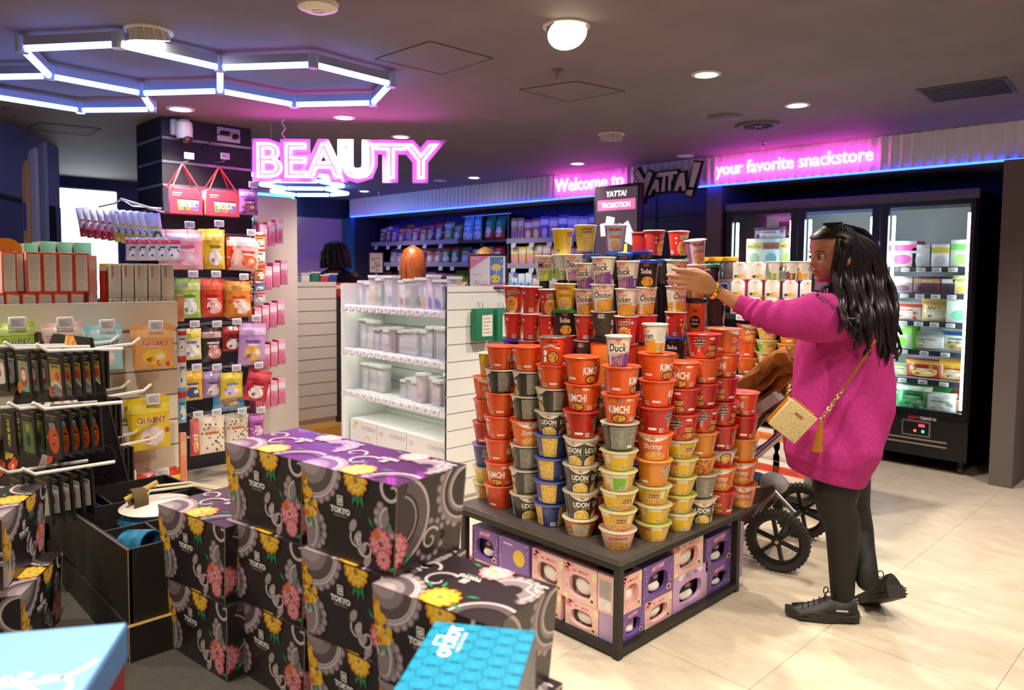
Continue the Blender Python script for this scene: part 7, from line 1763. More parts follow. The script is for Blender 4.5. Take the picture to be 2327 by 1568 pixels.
# pink cartons hanging between the column and the cream gondola
for r, (py, n, x0) in enumerate(((498, 3, 592), (592, 4, 585), (683, 4, 578), (772, 4, 580), (862, 4, 580))):
    for k in range(n):
        px = x0+k*17.5; xf = -5.05-.012*k; a, b_ = atx(px, py+6*(n-1-k), xf), atx(px+17, py+55+6*(n-1-k), xf); w = b_.y-a.y; h = a.z-b_.z
        me = carton_mesh(round(w-.003, 3), round(h, 2), .1, ('#e78fae', '#d8708f', '#f4e8ea', '#b84a70', ''))
        o = put('pink_carton', me, (xf-.05, (a.y+b_.y)/2, b_.z), pi/2, f'pink carton, {ORD[k]} from the column in {["top", "second", "third", "fourth", "lowest"][r]} hanging row', 'carton', 'pink cartons hanging beside the column')
    p = atx(x0+n*9, py-2, -5.2); MB().tube(HOOK, [(0, 0, 0), (.32, 0, 0)], .004, 6).obj('x') if False else None
m = MB(); m.box(M('#d8cfc4', .5), -5.38, -5.3, 2.51, 2.83, .1, 2.0); hp_ = m.obj('hook_board'); tag(hp_, 'cream board behind the hanging pink cartons', 'board')
# white topped bags on a rail on the far side of the column
ro = thing('hanging_rail', 'white wire rail with sauce sachet bags at the column side', 'rail', (0, 0, 0))
ra, rb = atd(275, 452, 4.75), atd(352, 476, 4.5)
MB().tube(M('#ecebee', .3, .3), [atd(225, 470, 5.1), atd(262, 462, 4.95), ra, rb, atd(372, 482, 4.6)], .007, 6).obj('rail', ro); MB().tube(M('#ecebee', .3, .3), [ra, atd(300, 468, 4.85), atd(372, 474, 5.15)], .005, 6).obj('rail_arm', ro)
for k in range(11):
    u = k/10; px0 = 186+158*u; py0 = 476+6*u; dep = 5.0-.5*u; c_ = '#a82a48' if k < 5 else '#d8c04a'
    p = atd(px0+14, py0+62+16*u, dep); me = pouch_mesh(.09, .2, .04, ('#e9e6ee', c_, '#4a7a3a' if k >= 5 else '#c83a4a', c_, '', 'low'))
    put('sachet_bag', me, tuple(p), (0, rad(-8), pi/2+rad(-12)), f'{"white and red" if k < 5 else "white and yellow"} sachet bag, {ORD[k]} along the wire rail', 'snack bag', 'sachet bags on the wire rail')
for k in range(5):
    p = atd(305+22*k, 592, 4.2); put('sachet_bag', pouch_mesh(.09, .13, .04, ('#c8c4d0', '#d83a4a', '#e8e4ea', '#3a3a4a', '')), tuple(p), (0, 0, pi/2), f'pale sachet behind the white boxes, {ORD[k]} in its row', 'snack bag', 'sachets behind the white boxes')
# folded display boards at the slanted wall
o = thing('folded_board', 'tall pale folded boards with a colourful poster edge on the dark wall', 'board', tuple(atd(95, 560, 5.6)[:2])+(0,), WROT)
def lb(px, py, dep): q = atd(px, py, dep); d = q-V(o.location); return d.dot(LX), d.dot(LY), q.z
for (px0, px1, pt, dep, mat_, nm) in ((53, 62, 375, 5.2, M('#c89a5a', .5), 'poster_edge'), (62, 82, 345, 5.25, M('#aeb0b4', .5), 'front_board'), (84, 103, 332, 5.35, M('#8f9296', .5), 'rear_board')):
    a, b_ = lb(px0, pt, dep), lb(px1, pt, dep); m = MB(); m.prism(mat_, [(a[0], 0), (b_[0], 0), (b_[0], a[2]+.03), ((a[0]*.6+b_[0]*.4), a[2]+.0), (a[0], a[2]-.1)], -.02, .02, Matrix(((1, 0, 0, 0), (0, 0, 1, a[1]), (0, 1, 0, 0), (0, 0, 0, 1))))
    if nm == 'poster_edge':
        for k, c in enumerate(('#3a8a5a', '#d83a3a', '#e8c84a', '#3a5a9a')): m.box(M(c, .5), a[0]+.005, b_[0]-.004, a[1]-.022, a[1]-.0205, .9+k*.27, 1.1+k*.27)
    m.obj(nm, o)
# ------------------------------------------------------------------ near cream gondola with gummies
NX = -3.10; NY1 = 1.117; NTOP = 1.32
n1 = thing('gondola', 'cream slatted gondola of gummy bags with boxes along its top', 'shelf', (NX, .6, 0)); no = V((NX, .6, 0)); CR2 = M('#e6ddcc', .5)
slat_panel('slatted_front', CR2, n1, 2.6, 1.2, T(0, -2.083, 0, pi/2), step=.103, z0=.17-.05, gap=M('#9a8e78', .5))
MB().box(CR2, -.5, -.02, -2.08, NY1-.6, 0, 1.205).obj('core', n1); MB().box(CR2, -.012, .014, -2.08, NY1-.6, 1.214, NTOP).obj('header_board', n1); MB().box(CR2, -.5, .0, -2.08, NY1-.6, 1.205, 1.214).obj('top_shelf', n1)
TZ1 = 1.2145
def onx(px, py, x): return atx(px, py, x)
OD = ('#e0522a', '#f0c8c4', '#ece6dc', '#8a8580', '', 'text'); WD = ('#efeadc', '#b8c83a', '#e88a8a', '#b8b4a8', '', 'strip')
xo = NX-.05
for j, (a, b_) in enumerate(((-12, 12), (13, 48), (50, 86), (86, 122), (122, 158), (160, 194))):
    y0, y1 = onx(a, 670, xo).y, onx(b_, 670, xo).y
    put('snack_box', carton_mesh(round(y1-y0-.002, 3), .142, .15, OD), (xo-.08, (y0+y1)/2, TZ1), pi/2, f'orange snack box in the lower row, {ORD[j]} counting from the far end', 'snack box', 'orange snack boxes on the cream gondola')
for j, (a, b_) in enumerate(((4, 40), (41, 62), (60, 97), (97, 133), (133, 169), (169, 204))):
    if j == 1: a, b_ = 41, 60
    y0, y1 = onx(a, 610, xo).y, onx(b_, 610, xo).y
    put('snack_box', carton_mesh(round(y1-y0-.002, 3), .15, .15, OD), (xo-.08-(.03 if j == 1 else 0), (y0+y1)/2, TZ1+.1425), pi/2, f'orange snack box in the upper row, {ORD[j]} counting from the far end', 'snack box', 'orange snack boxes on the cream gondola')
y0, y1 = onx(204, 620, xo).y, onx(226, 620, xo).y
for k in range(2): put('snack_box', carton_mesh(round(y1-y0-.002, 3), .142, .15, ('#eeb0a4', '#e89a90', '#f4d0c8', '#e0563a', '')), (xo-.1, (y0+y1)/2, TZ1+.1425*k), pi/2, f'{"lower" if k == 0 else "upper"} pale pink box right of the orange boxes', 'snack box', 'pink boxes beside the orange ones')
for j, (a, b_) in enumerate(((246, 276), (277, 305), (306, 336), (337, 366), (367, 396))):
    y0, y1 = onx(a, 630, xo).y, onx(b_, 630, xo).y; w = round(y1-y0-.002, 3)
    put('snack_box', carton_mesh(w, .12, .12, WD), (xo-.065, (y0+y1)/2, TZ1), pi/2, f'white snack box in the lower row, {ORD[j]} after the red can', 'snack box', 'white snack boxes on the cream gondola')
    put('snack_box', carton_mesh(w, .134, .12, WD), (xo-.065, (y0+y1)/2+.001, TZ1+.1205), pi/2, f'white snack box in the upper row, {ORD[j]} after the red can', 'snack box', 'white snack boxes on the cream gondola')
p = onx(236, 640, xo-.03); m = MB(); m.lathe(M('#c8302a', .3), [(.015, 0), (.0155, .004), (.0155, .225), (.013, .23)], 20, cap1=False); m.lathe(M('#e8e0d8', .4), [(.0157, .226), (.0157, .24), (0, .241)], 20, cap0=False, cap1=False); m.lathe(M('#e8c04a', .35), [(.0156, .02), (.0156, .05)], 20, cap0=False, cap1=False)
tag(m.obj('snack_tube', loc=(p.x, p.y, TZ1)), 'slim red snack tube between orange and white boxes', 'snack tube')
for j, (a, b_) in enumerate(((52, 88), (90, 128), (130, 165), (167, 209))):
    x = NX-.3; y0, y1 = onx(a, 560, x).y, onx(b_, 560, x).y; zt = onx(a, 550, x).z
    put('snack_box', carton_mesh(round(y1-y0-.004, 3), round(zt-TZ1, 2), .14, ('#7fcfb8', '#f0d8c0', '#9adcc8', '#4a9a88', '')), (x-.07, (y0+y1)/2, TZ1), pi/2, f'mint green box behind the orange boxes, {ORD[j]} counting from the far end', 'snack box', 'mint boxes on the cream gondola')
x = NX-.34; p0, p1 = onx(-30, 560, x), onx(50, 545, x); m = MB(); w = p1.y-p0.y; zt = onx(20, 541, x).z-TZ1
m.prism(M('#d8942a', .5), [(0, 0), (w, 0), (w, zt-.05)]+[(w/2+w/2*cos(a), zt-.05+.05*sin(a)) for a in [pi*k/10 for k in range(1, 10)]]+[(0, zt-.05)], 0, .012, Matrix(((0, 0, 1, 0), (1, 0, 0, 0), (0, 1, 0, 0), (0, 0, 0, 1)))); m.text(M('#8a3a5a', .5), 'SNACK', .045, T(.0125, w*.68, zt-.08, pi/2, rx=pi/2), .001, .03)
tag(m.obj('header_card', loc=(x, p0.y, TZ1)), 'orange arched header card at the far end of the gondola top', 'header card')
GG = 'gummy bags on the cream gondola'
def gum(px0, py0, px1, py1, des, lab, nb=1, xf=NX+.12, roll=0, hk=True, d=.03):
    a, b_ = atx(px0, py0, xf), atx(px1, py1, xf); w = b_.y-a.y; h = a.z-b_.z; me = pouch_mesh(round(w, 3), round(h, 3), d, des)
    for k in range(nb+1): put('gummy_bag', me, (xf-.04*k, (a.y+b_.y)/2+.012*k, b_.z-.001*k), (0, rad(roll-4*k), pi/2), lab if k == 0 else f'{ORD[k]} bag behind the {lab}', 'gummy bag', GG)
    if hk:
        yc = (a.y+b_.y)/2; o = thing('display_hook', f'hook of the {lab}', 'hook', (NX, yc, a.z-.008), 0, 'hooks on the cream gondola'); MB().tube(M('#ecebe6', .4), [(0, 0, 0), (xf-NX+.025, 0, 0)], .0025, 6).obj('prong', o); price_tag(o, xf-NX+.03, 0, -.012, pi/2, .052, .042)
gum(302, 742, 394, 834, ('#f0a860', '#f4c088', '#f0c83a', '#c83a2a', 'GUMMY'), 'orange GUMMY bag hanging at the right', 2, roll=3)
gum(196, 740, 280, 838, ('#9fd8e0', '#c0e8ec', '#f0c8c8', '#2a6ab0', 'GUMMY'), 'pale blue GUMMY bag behind the black stand', 2)
gum(296, 910, 388, 1014, ('#f0cc2a', '#f4dc5a', '#f0d8d8', '#b85a2a', 'GUMMY'), 'yellow GUMMY bag below the orange one', 2)
gum(96, 735, 190, 830, ('#eec4c0', '#f4dcd8', '#f0b0b8', '#c86a7a', 'GUMMY'), 'pale pink GUMMY bag mostly hidden by the black stand', 1); gum(-10, 735, 82, 830, ('#b8d84a', '#d0e88a', '#e8f0c0', '#5a8a2a', 'GUMMY'), 'lime green GUMMY bag at the far left', 1)
gum(312, 1082, 412, 1168, ('#d8402a', '#e8c84a', '#e8704a', '#a81a1a', 'ASSO'), 'red melon shaped candy bag below the yellow gummies', 1, d=.05); gum(262, 1084, 312, 1150, ('#b8c888', '#d8e0b0', '#e0e8c8', '#7a8a4a', ''), 'pale green candy bag next to the red melon bag', 0, d=.05)
gum(233, 930, 277, 1026, ('#2a2226', '#8a5a6a', '#d8c0c8', '#f0e8e8', '', 'win'), 'black and lilac pack hanging by the black stand', 0, d=.012)
# long orange strips on the gondola's end
for j, (px, py0, py1) in enumerate(((409, 672, 730), (416, 985, 1110))):
    a, b_ = atx(px-7, py0, NX-.05), atx(px+8, py1, NX-.05); w = b_.y-a.y; h = a.z-b_.z
    put('packet_strip', carton_mesh(round(w, 3), round(h, 2), .02, ('#f0a07a', '#e88a5a', '#f0c08a', '#c8402a', '')), (NX-.05, (a.y+b_.y)/2, b_.z), pi/2, ['short yellow and orange packet at the gondola end near its top', 'long salmon packet strip hanging at the gondola end'][j], 'packet', 'packets at the gondola end')
for j, (py0, py1, c) in enumerate(((745, 800, '#d8dce0'), (800, 880, '#e8eaee'), (885, 960, '#6ab8e0'))):
    a, b_ = atx(402, py0, NX-.08), atx(424, py1, NX-.08); put('packet', pouch_mesh(round(b_.y-a.y, 3), round(a.z-b_.z, 2), .02, (c, '#c83a3a', '#e8f0e8', '#3a7a5a', '')), (NX-.08, (a.y+b_.y)/2, b_.z), pi/2, f'{colname(c)} packet hanging edge on at the gondola end, {ORD[j]} from top', 'packet', 'packets at the gondola end')
# ------------------------------------------------------------------ dark plinth with gift boxes
PZ = .5
pl = MB(); pl.prism(MN('dark_speckled_top', ['#35312c', '#4a463e', '#3c3832'], 140, .7, 6), [(-.52, -.15), (-.52, .72), (-.86, .79), (-.92, 1.0), (-1.72, .9), (-2.3, .97), (-2.98, .9), (-2.98, -.15)], PZ-.05, PZ)
pl.prism(M('#1c1a18', .7), [(-.56, -.1), (-.56, .7), (-.9, .76), (-.96, .95), (-1.72, .86), (-2.3, .92), (-2.94, .86), (-2.94, -.1)], 0, PZ-.05)
tag(pl.obj('display_plinth'), 'low dark speckled platform under the patterned gift boxes', 'platform')
INK, GR1, GR2, GR3, GR4 = M('#2b2326', .35, coat=.15), M('#8d7f82', .35, coat=.15), M('#d0c0c0', .35, coat=.15), M('#5e5155', .35, coat=.15), M('#a99a9c', .35, coat=.15)
YF, YF2, YF3, PF, PF2, PF3, LEAF = M('#eab32c', .4), M('#f4cf5a', .4), M('#c8741e', .4), M('#d87a84', .4), M('#eaa8a8', .4), M('#a83a48', .4), M('#2f8a5a', .4)
def scal(a, cx, cy, R, a0, a1, n, r):
    for i in range(n+1):
        t = a0+(a1-a0)*i/n; a.l += 0; a.ell(GR3, cx+R*cos(t), cy+R*sin(t), r, r*1.1, 12, t); 
    a.up()
    for i in range(n+1):
        t = a0+(a1-a0)*i/n; a.ell(GR1, cx+(R+r*.12)*cos(t), cy+(R+r*.12)*sin(t), r*.8, r*.8, 12, t)
    a.up()
    for i in range(n+1):
        t = a0+(a1-a0)*i/n; a.ell(GR4, cx+(R+r*.3)*cos(t), cy+(R+r*.3)*sin(t), r*.5, r*.55, 10, t)
    a.up()
def fan(a, cx, cy, R, a0, a1):
    scal(a, cx, cy, R, a0, a1, int(abs(a1-a0)*R/.021)+1, .0125)
    for k, (r0, r1, m) in enumerate(((0, 1, GR1), (.93, .99, GR2), (.86, .9, GR2), (.4, .86, GR3), (.0, .62, GR1), (.0, .4, GR4))): a.up(); a.arc(m, cx, cy, R*r0, R*r1, a0, a1, 16)
    a.up()
def swirl(a, cx, cy, r, s0, turns=1.4, w=.006, m=None):
    n = 26; a.stroke(m or GR2, [(cx+r*(1-i/n*.85)*cos(s0+2*pi*turns*i/n), cy+r*(1-i/n*.85)*sin(s0+2*pi*turns*i/n)) for i in range(n+1)], [w*(1-.5*i/n) for i in range(n+1)])
def leaf(a, x, y, l, an, w=.3):
    a.poly(LEAF, [(x, y), (x+l*.5*cos(an+w), y+l*.5*sin(an+w)), (x+l*cos(an), y+l*sin(an)), (x+l*.5*cos(an-w), y+l*.5*sin(an-w))])
def mum(a, cx, cy, r, c1, c2, c3, seed=1):
    rnd = random.Random(seed)
    for R_, n, pr, m in ((1, 13, .34, c3), (.92, 13, .3, c1), (.66, 10, .28, c2), (.5, 9, .25, c1), (.3, 7, .22, c2)):
        for i in range(n):
            t = 2*pi*(i+rnd.random()*.4)/n; a.ell(m, cx+r*R_*.75*cos(t), cy+r*R_*.75*sin(t), r*pr*1.15, r*pr*.75, 10, t)
        a.up()
    a.ell(c3, cx, cy, r*.17, r*.14, 8); a.up()
def logo(a, x, y, s=1, rot=0):
    c, d = cos(rot), sin(rot); q = lambda u, v: (x+c*u*s-d*v*s, y+d*u*s+c*v*s)
    a.poly(W_, [q(-.0085, .016), q(.0085, .016), q(.0085, .036), q(-.0085, .036)]); a.up(); a.poly(INK, [q(-.0065, .0185), q(.0065, .0185), q(.0065, .034), q(-.0065, .034)]); a.up(); a.poly(W_, [q(-.0045, .0215), q(.0045, .0215), q(.0045, .031), q(-.0045, .031)]); a.up(); a.ell(INK, *q(0, .0262), .0022*s, .0022*s, 8)
    a.text(W_, 'TOKYO', *q(0, 0), .0165*s, .045, rot=rot); a.text(M('#b9b0aa', .4), 'DESIGN STUDIO', *q(0, -.0075), .0052*s, .01, rot=rot)
def gift_front(w, h):
    a = Art(clip=(0, 0, w, h)); a.l = 1; fan(a, .028, h+.012, .082, -pi*.95, -.02); swirl(a, w-.012, h-.012, .03, 2.6, .9, .008); scal(a, w-.02, h*.62, .03, pi*.75, pi*1.6, 5, .011); a.arc(GR1, w-.015, h*.6, .004, .03, pi*.6, pi*1.6, 12); a.up(); a.arc(GR2, w-.015, h*.6, .025, .029, pi*.6, pi*1.6, 12); a.up()
    scal(a, .022, .05, .036, -pi*.5, pi*.5, 7, .0115); a.ell(GR1, .016, .052, .03, .05, 18); a.up(); a.ell(GR2, .014, .052, .024, .044, 18); a.up(); a.ell(GR1, .012, .05, .021, .04, 18); a.up(); swirl(a, .014, .06, .018, 1.5, .8, .006)
    for k in range(4): a.ell(GR4, w*.56+.014*k, h*.44-.021*k, .009, .016, 10, -.6)
    a.up(); swirl(a, w*.7, h*.24, .028, 2.2, 1.1, .006); swirl(a, w*.6, h*.3, .02, 2.6, 1.1, .005); a.up()
    for an in (-2.0, -1.6, -1.2): leaf(a, w*.62, h-.022, .042, an)
    leaf(a, .018, h*.4, .03, -1.0); leaf(a, .01, h*.42, .028, -1.7); leaf(a, w-.06, h*.48, .026, 2.2); leaf(a, w-.03, h*.48, .026, .9); leaf(a, w-.02, .012, .03, .3); a.up()
    # yellow petals fill the creased triangle on the left, pink bloom bottom right
    rnd = random.Random(6)
    for i in range(44):
        v = rnd.random(); x = (.004+.052*v)*rnd.random(); a.ell(rnd.choice([YF, YF2, YF3, YF]), x, h*.86-v*h*.46, .0085, .0065, 8, rnd.random()*3)
        if i % 8 == 7: a.up()
    a.up(); mum(a, w-.038, h*.33, .03, PF, PF2, PF3, 2); mum(a, w-.03, h*.17, .02, PF, PF2, PF3, 3); a.ell(YF3, w-.05, h*.42, .01, .009, 8); mum(a, w*.6, h-.008, .03, YF, YF2, YF3, 4)
    logo(a, w*.43, h*.54); return a
def gift_side(w, h):
    a = Art(clip=(0, 0, w, h)); a.l = 1; scal(a, w, h*.75, .075, pi*.5, pi*1.4, 10, .011); a.arc(GR1, w, h*.75, .04, .075, pi*.4, pi*1.5, 18); a.up(); a.arc(INK, w, h*.75, .052, .066, pi*.4, pi*1.5, 18); a.up(); a.arc(GR2, w, h*.75, .062, .066, pi*.4, pi*1.5, 18); a.arc(GR2, w, h*.75, .04, .045, pi*.4, pi*1.5, 18); a.up()
    scal(a, w*.5, h*.28, .036, 0, 2*pi, 12, .0085); a.ell(INK, w*.5, h*.28, .032, .032, 18); a.up(); swirl(a, w*.5, h*.28, .026, .5, 1.2, .006)
    a.arc(GR3, 0, h*.6, .06, .09, -1.2, 1.2, 14); a.up(); a.arc(GR2, 0, h*.6, .084, .09, -1.2, 1.2, 14); a.arc(GR4, 0, h*.6, .05, .054, -1.2, 1.2, 14); a.up(); mum(a, -.004, h*.3, .034, PF, PF2, PF3, 5); leaf(a, .02, .02, .034, .6); return a
def gift_top(w, d):
    a = Art(clip=(0, 0, w, d)); a.l = 1; fan(a, .03, -.01, .075, 0, pi); scal(a, w*.8, d*.66, .05, -.6, 2.6, 9, .012); a.arc(GR1, w*.8, d*.66, .02, .05, -.6, 2.8, 16); a.up(); a.arc(GR2, w*.8, d*.66, .042, .047, -.6, 2.8, 16); swirl(a, w*.93, d*.78, .025, 1, 1, .006); a.up(); a.arc(GR3, w*.9, 0, .05, .075, .8, pi, 14); a.up(); a.arc(GR2, w*.9, 0, .066, .072, .8, pi, 14); a.up(); swirl(a, .09, d*.42, .04, 1, .9, .008); swirl(a, .03, d*.6, .03, 0, .9, .007); a.up()
    for an, x, y in ((.3, w*.62, d*.3), (2.5, w*.36, d*.26), (1.9, w*.42, d*.3), (-.4, w*.62, d*.12), (2.8, w*.42, d*.9)): leaf(a, x, y, .03, an)
    a.up(); mum(a, w*.5, d*.15, .036, YF, YF2, YF3, 7); mum(a, w*.56, d*.88, .032, M('#eba0a0', .4), M('#f4c8c0', .4), PF, 8); a.ell(YF2, w*.53, d*.88, .009, .008, 8); logo(a, w*.47, d*.66, .9, pi); return a
GWt, GDt, GWb, GDb, GH = .284, .2, .256, .188, .1825
def gift_mesh():
    if 'gift' in _pk: return _pk['gift']
    m = MB(); q = [(-GWb/2, -GDb/2, 0), (GWb/2, -GDb/2, 0), (GWb/2, GDb/2, 0), (-GWb/2, GDb/2, 0), (-GWt/2, -GDt/2, GH), (GWt/2, -GDt/2, GH), (GWt/2, GDt/2, GH), (-GWt/2, GDt/2, GH)]
    m.add(q, [(0, 3, 2, 1), (4, 5, 6, 7), (0, 1, 5, 4), (1, 2, 6, 5), (2, 3, 7, 6), (3, 0, 4, 7)], INK)
    def face(a, b_, c, w, h):   # bilinear from bottom-left a, bottom-right b, top-left c (+top right implied)
        A_, B_, C_, D_ = [V(x) for x in (a, b_, c[0], c[1])]; n = (B_-A_).cross(C_-A_).normalized()
        return lambda u, v, l: (A_.lerp(B_, u/w)).lerp(C_.lerp(D_, u/w), v/h)+n*(l+.0002)
    gift_front(.27, GH).apply(m, face(q[0], q[1], (q[4], q[5]), .27, GH)); gift_side(.194, GH).apply(m, face(q[1], q[2], (q[5], q[6]), .194, GH)); gift_front(.27, GH).apply(m, face(q[2], q[3], (q[6], q[7]), .27, GH)); gift_side(.194, GH).apply(m, face(q[3], q[0], (q[7], q[4]), .194, GH)); gift_top(GWt, GDt).apply(m, face(q[4], q[5], (q[7], q[6]), GWt, GDt))
    # the creased corner edges show pale board
    for a, b_ in ((0, 4), (1, 5), (2, 6)): m.tube(M('#b8a078', .6), [q[a], q[b_]], .0007, 4)
    _pk['gift'] = mesh_of(m); return _pk['gift']
def gift(fx_, fy_, z, rz, label, corner=1):
    """front right bottom corner at fx_,fy_ (corner=1)"""
    ca_, sa = cos(rz), sin(rz); lx, ly = (GWb/2, -GDb/2) if corner == 1 else (-GWb/2, -GDb/2)
    return put('gift_box', gift_mesh(), (fx_-(ca_*lx-sa*ly), fy_-(sa*lx+ca_*ly), z), rz, label, 'gift box', 'black floral gift boxes')
RZ = rad(9)
cols = [((-1.632, .686), 2, 'left stack of black floral boxes'), ((-1.412, .76), 3, 'second stack of black floral boxes'), ((-1.13, .802), 3, 'third stack of black floral boxes'), ((-.875, .812), 2, 'right stack of black floral boxes')]
for (x, y), n, nm in cols:
    for k in range(n):
        gift(x-.006*k*(1 if n == 2 else .5), y, PZ+.0003+k*GH, RZ+rad((-1.5, 1, 0)[k]), f'black floral gift box, {"top" if k == n-1 else "bottom" if k == 0 else "middle"} of the {nm}')
# darker stack at the far left
for k, (x, y, z) in enumerate(((-2.02, .36, PZ+.0003), (-2.06, .335, PZ+.0003+GH))):
    gift(x, y, z, rad(150), f'{"lower" if k == 0 else "upper"} black floral gift box of the shaded stack at the left edge', corner=0)
# teal wave patterned box in front
tl, tr, bl = atz(990, 1410, .905), atz(1218, 1432, .905), atz(870, 1568, .905)
ex = (tr-tl).normalized(); ey = V((ex.y, -ex.x, 0)); tw = (tr-tl).length; td = .26
TEAL, TEALL = M('#1f9fc0', .35), M('#2d5f9a', .35); NAVYB = M('#141a34', .3)
def waves(a, w, d, r=.038):
    row = 0; y = d+r*.6
    while y > -r:
        x = -r+(row % 2)*r
        while x < w+r:
            for q in (1, .84, .68, .52, .36, .2): a.l = 1+row*7+int((1-q)*7); a.ell(TEALL, x, y, r*q, r*q*.9, 26); a.l += 0; a.it[-1:] = a.it[-1:]; a.ell(TEAL, x, y, r*q-.0016, (r*q-.0016)*.9, 26)
            x += 2*r
        y -= r*.48; row += 1
    a.l = 2+row*7+8
for k in range(2):
    m = MB(); h0 = .2; m.bbox(NAVYB, 0, tw, 0, td, 0, h0, .002, seg=1)
    a = Art(clip=(0, 0, tw, td)); a.rect(TEAL, 0, 0, tw, td)
    # build scales from the far edge towards the viewer, newer rows lying over older ones
    r = .03; row = 0; y = 0-r*.2
    ys = []
    while y < td+r: ys.append(y); y += r*.5
    lv = 2
    for row, y in enumerate(ys):
        x = -r+(row % 2)*r
        while x < tw+r:
            for qi, q in enumerate((1, .85, .7, .55, .4, .25)):
                a.l = lv+qi*2; a.ell(TEALL, x, y, r*q, r*q, 24); a.l = lv+qi*2+1; a.ell(TEAL, x, y, r*q-.0012, r*q-.0012, 24)
            x += 2*r
        lv += 1
    a.l = lv+14; a.text(W_, 'TOKYO', tw*.3, .055, .026, .045, rot=-pi/2 if False else pi/2); a.text(W_, 'DESIGN STUDIO', tw*.3+.011, .055, .008, .01, rot=pi/2); a.rect(W_, tw*.12-.004, .042, tw*.12+.012, .07); a.up(); a.rect(TEAL, tw*.12-.001, .046, tw*.12+.009, .066)
    a.apply(m, lambda u, v, l: (u, v, h0+l*.25+.0002), 6e-5)
    a = Art(clip=(0, 0, td, h0)); a.text(M('#8a8fa0', .4), 'TOKYO', .05, .14, .03, .03); a.text(M('#6a7080', .4), 'STUDIO', .05, .125, .011, .01); a.up(); a.arc(M('#4a7a6a', .4), .06, .07, .026, .032, -.5, 2.6, 14); a.ell(M('#2a5a5a', .4), .06, .05, .02, .03, 14); a.apply(m, lambda u, v, l: (tw+l+.0002, td-u, v) if False else (tw+l+.0002, u, v))
    for q in range(len(m.v)): x, y, z = m.v[q]; m.v[q] = (ex.x*x+ey.x*y, ex.y*x+ey.y*y, z)
    m.f = [f[::-1] for f in m.f]
    tag(m.obj('gift_box', loc=(tl.x, tl.y, PZ+.0005+k*.2026)), f'{"upper teal gift box with wave pattern" if k else "lower dark navy gift box under the teal one"} in the foreground', 'gift box')
# light blue lidded box in the bottom left corner
zt = .965; TRc, TLc = atz(291, 1414, zt), atz(-60, 1444, zt); ax_ = (TLc-TRc).normalized(); bx_ = V((-ax_.y, ax_.x, 0))
if bx_.dot(V((1, -1, 0))) < 0: bx_ = -bx_
LBM = M('#86b6da', .35)
def lidded(z0, h, label, lidc):
    o = thing('storage_box', label, 'box', (TRc.x, TRc.y, z0), 0); Lw, Ld = .34, .34
    def q(u, v, z): p = ax_*u+bx_*v; return (p.x, p.y, z)
    def bx(mat, u0, u1, v0, v1, z0_, z1_, name):
        m = MB(); m.bbox(mat, u0, u1, v0, v1, z0_, z1_, .003, seg=1); m.v = [q(*p) for p in m.v]; 
        if ax_.cross(bx_).z < 0: m.f = [f[::-1] for f in m.f]
        return m
    bx(M('#8a3038', .4), .004, Lw-.004, .004, Ld-.004, 0, h-.045, 'body').obj('body', o)
    m = bx(M('#5b86b8', .35), 0, Lw, 0, Ld, h-.05, h-.001, 'lid'); a = Art(clip=(0, 0, Lw, Ld)); a.rect(LBM, .002, .002, Lw-.002, Ld-.002); a.up(); cr = M('#f2efe2', .4)
    for cx_, cy_, r_, a0, a1 in ((.06, .09, .05, .6, 3.0), (.1, .2, .06, 3.4, 5.6), (.2, .1, .05, 0, 2.2), (.05, .16, .03, 2, 5), (.24, .2, .06, 1, 3)): a.arc(cr, cx_, cy_, r_-.003, r_+.003, a0, a1, 18)
    for cx_, cy_, rx, ry in ((.17, .12, .034, .016), (.22, .23, .03, .018), (.08, .12, .008, .006), (.1, .13, .008, .006), (.11, .17, .01, .007)): a.ell(cr, cx_, cy_, rx, ry, 18)
    sgn = 1 if ax_.cross(bx_).z > 0 else -1
    mm = MB(); a.apply(mm, lambda u, v, l: q(u, v, h+l), 6e-5)
    if sgn < 0: mm.f = [f[::-1] for f in mm.f]
    for v_, f_, i_ in ((mm.v, mm.f, mm.mi),):
        for mt in mm.mats: m.mid(mt)
        off = len(m.v); m.v += v_; m.f += [tuple(i+off for i in f) for f in f_]; m.mi += [m.mid(mm.mats[i]) for i in i_]; m.sm += mm.sm
    m.obj('lid', o)
lidded(PZ+.0005, .232, 'lower red lidded box under the light blue box', '#5b86b8'); lidded(PZ+.233, zt-PZ-.233, 'light blue lidded box with cream line drawing in the near corner', '#bcdcf0')
# ------------------------------------------------------------------ black cardboard bin of crockery
KB = MN('black_card', ['#1a1613', '#211c18'], 60, .5); EDGE = M('#b89458', .6)
b0 = atz(297, 1502, PZ); bz_f = .775; rear = aty(105, 1143, b0.y); bx0, bx1, by0, by1 = rear.x+.02, b0.x, b0.y, b0.y+.36; rz_ = .71
# the back stands higher than the front lip
bn = thing('display_bin', 'black cardboard dump bin holding blue crockery', 'display bin', (b0.x, b0.y, PZ)); L_ = bx1-bx0; Wd = by1-by0
zf, zr = bz_f-PZ, rear.z-PZ+.03
def bin_side(y, nm):
    MB().prism(KB, [(0, .09), (-L_, .09), (-L_, zr), (0, zf)], 0, .008, Matrix(((1, 0, 0, 0), (0, 0, 1, y), (0, 1, 0, 0), (0, 0, 0, 1)))).obj(nm, bn)
bin_side(0, 'side_wall'); bin_side(Wd-.008, 'side_wall')
MB().box(KB, -.008, 0, 0, Wd, .09, zf).obj('front_wall', bn); MB().box(KB, -L_, -L_+.008, 0, Wd, .09, zr).obj('rear_wall', bn); m = MB(); m.box(KB, -L_, .012, -.006, Wd+.006, 0, .088); m.box(EDGE, -.0, .0125, -.0065, Wd, .088, .0895); m.box(EDGE, .011, .0128, -.0068, -.005, 0, .088); m.obj('base_block', bn)
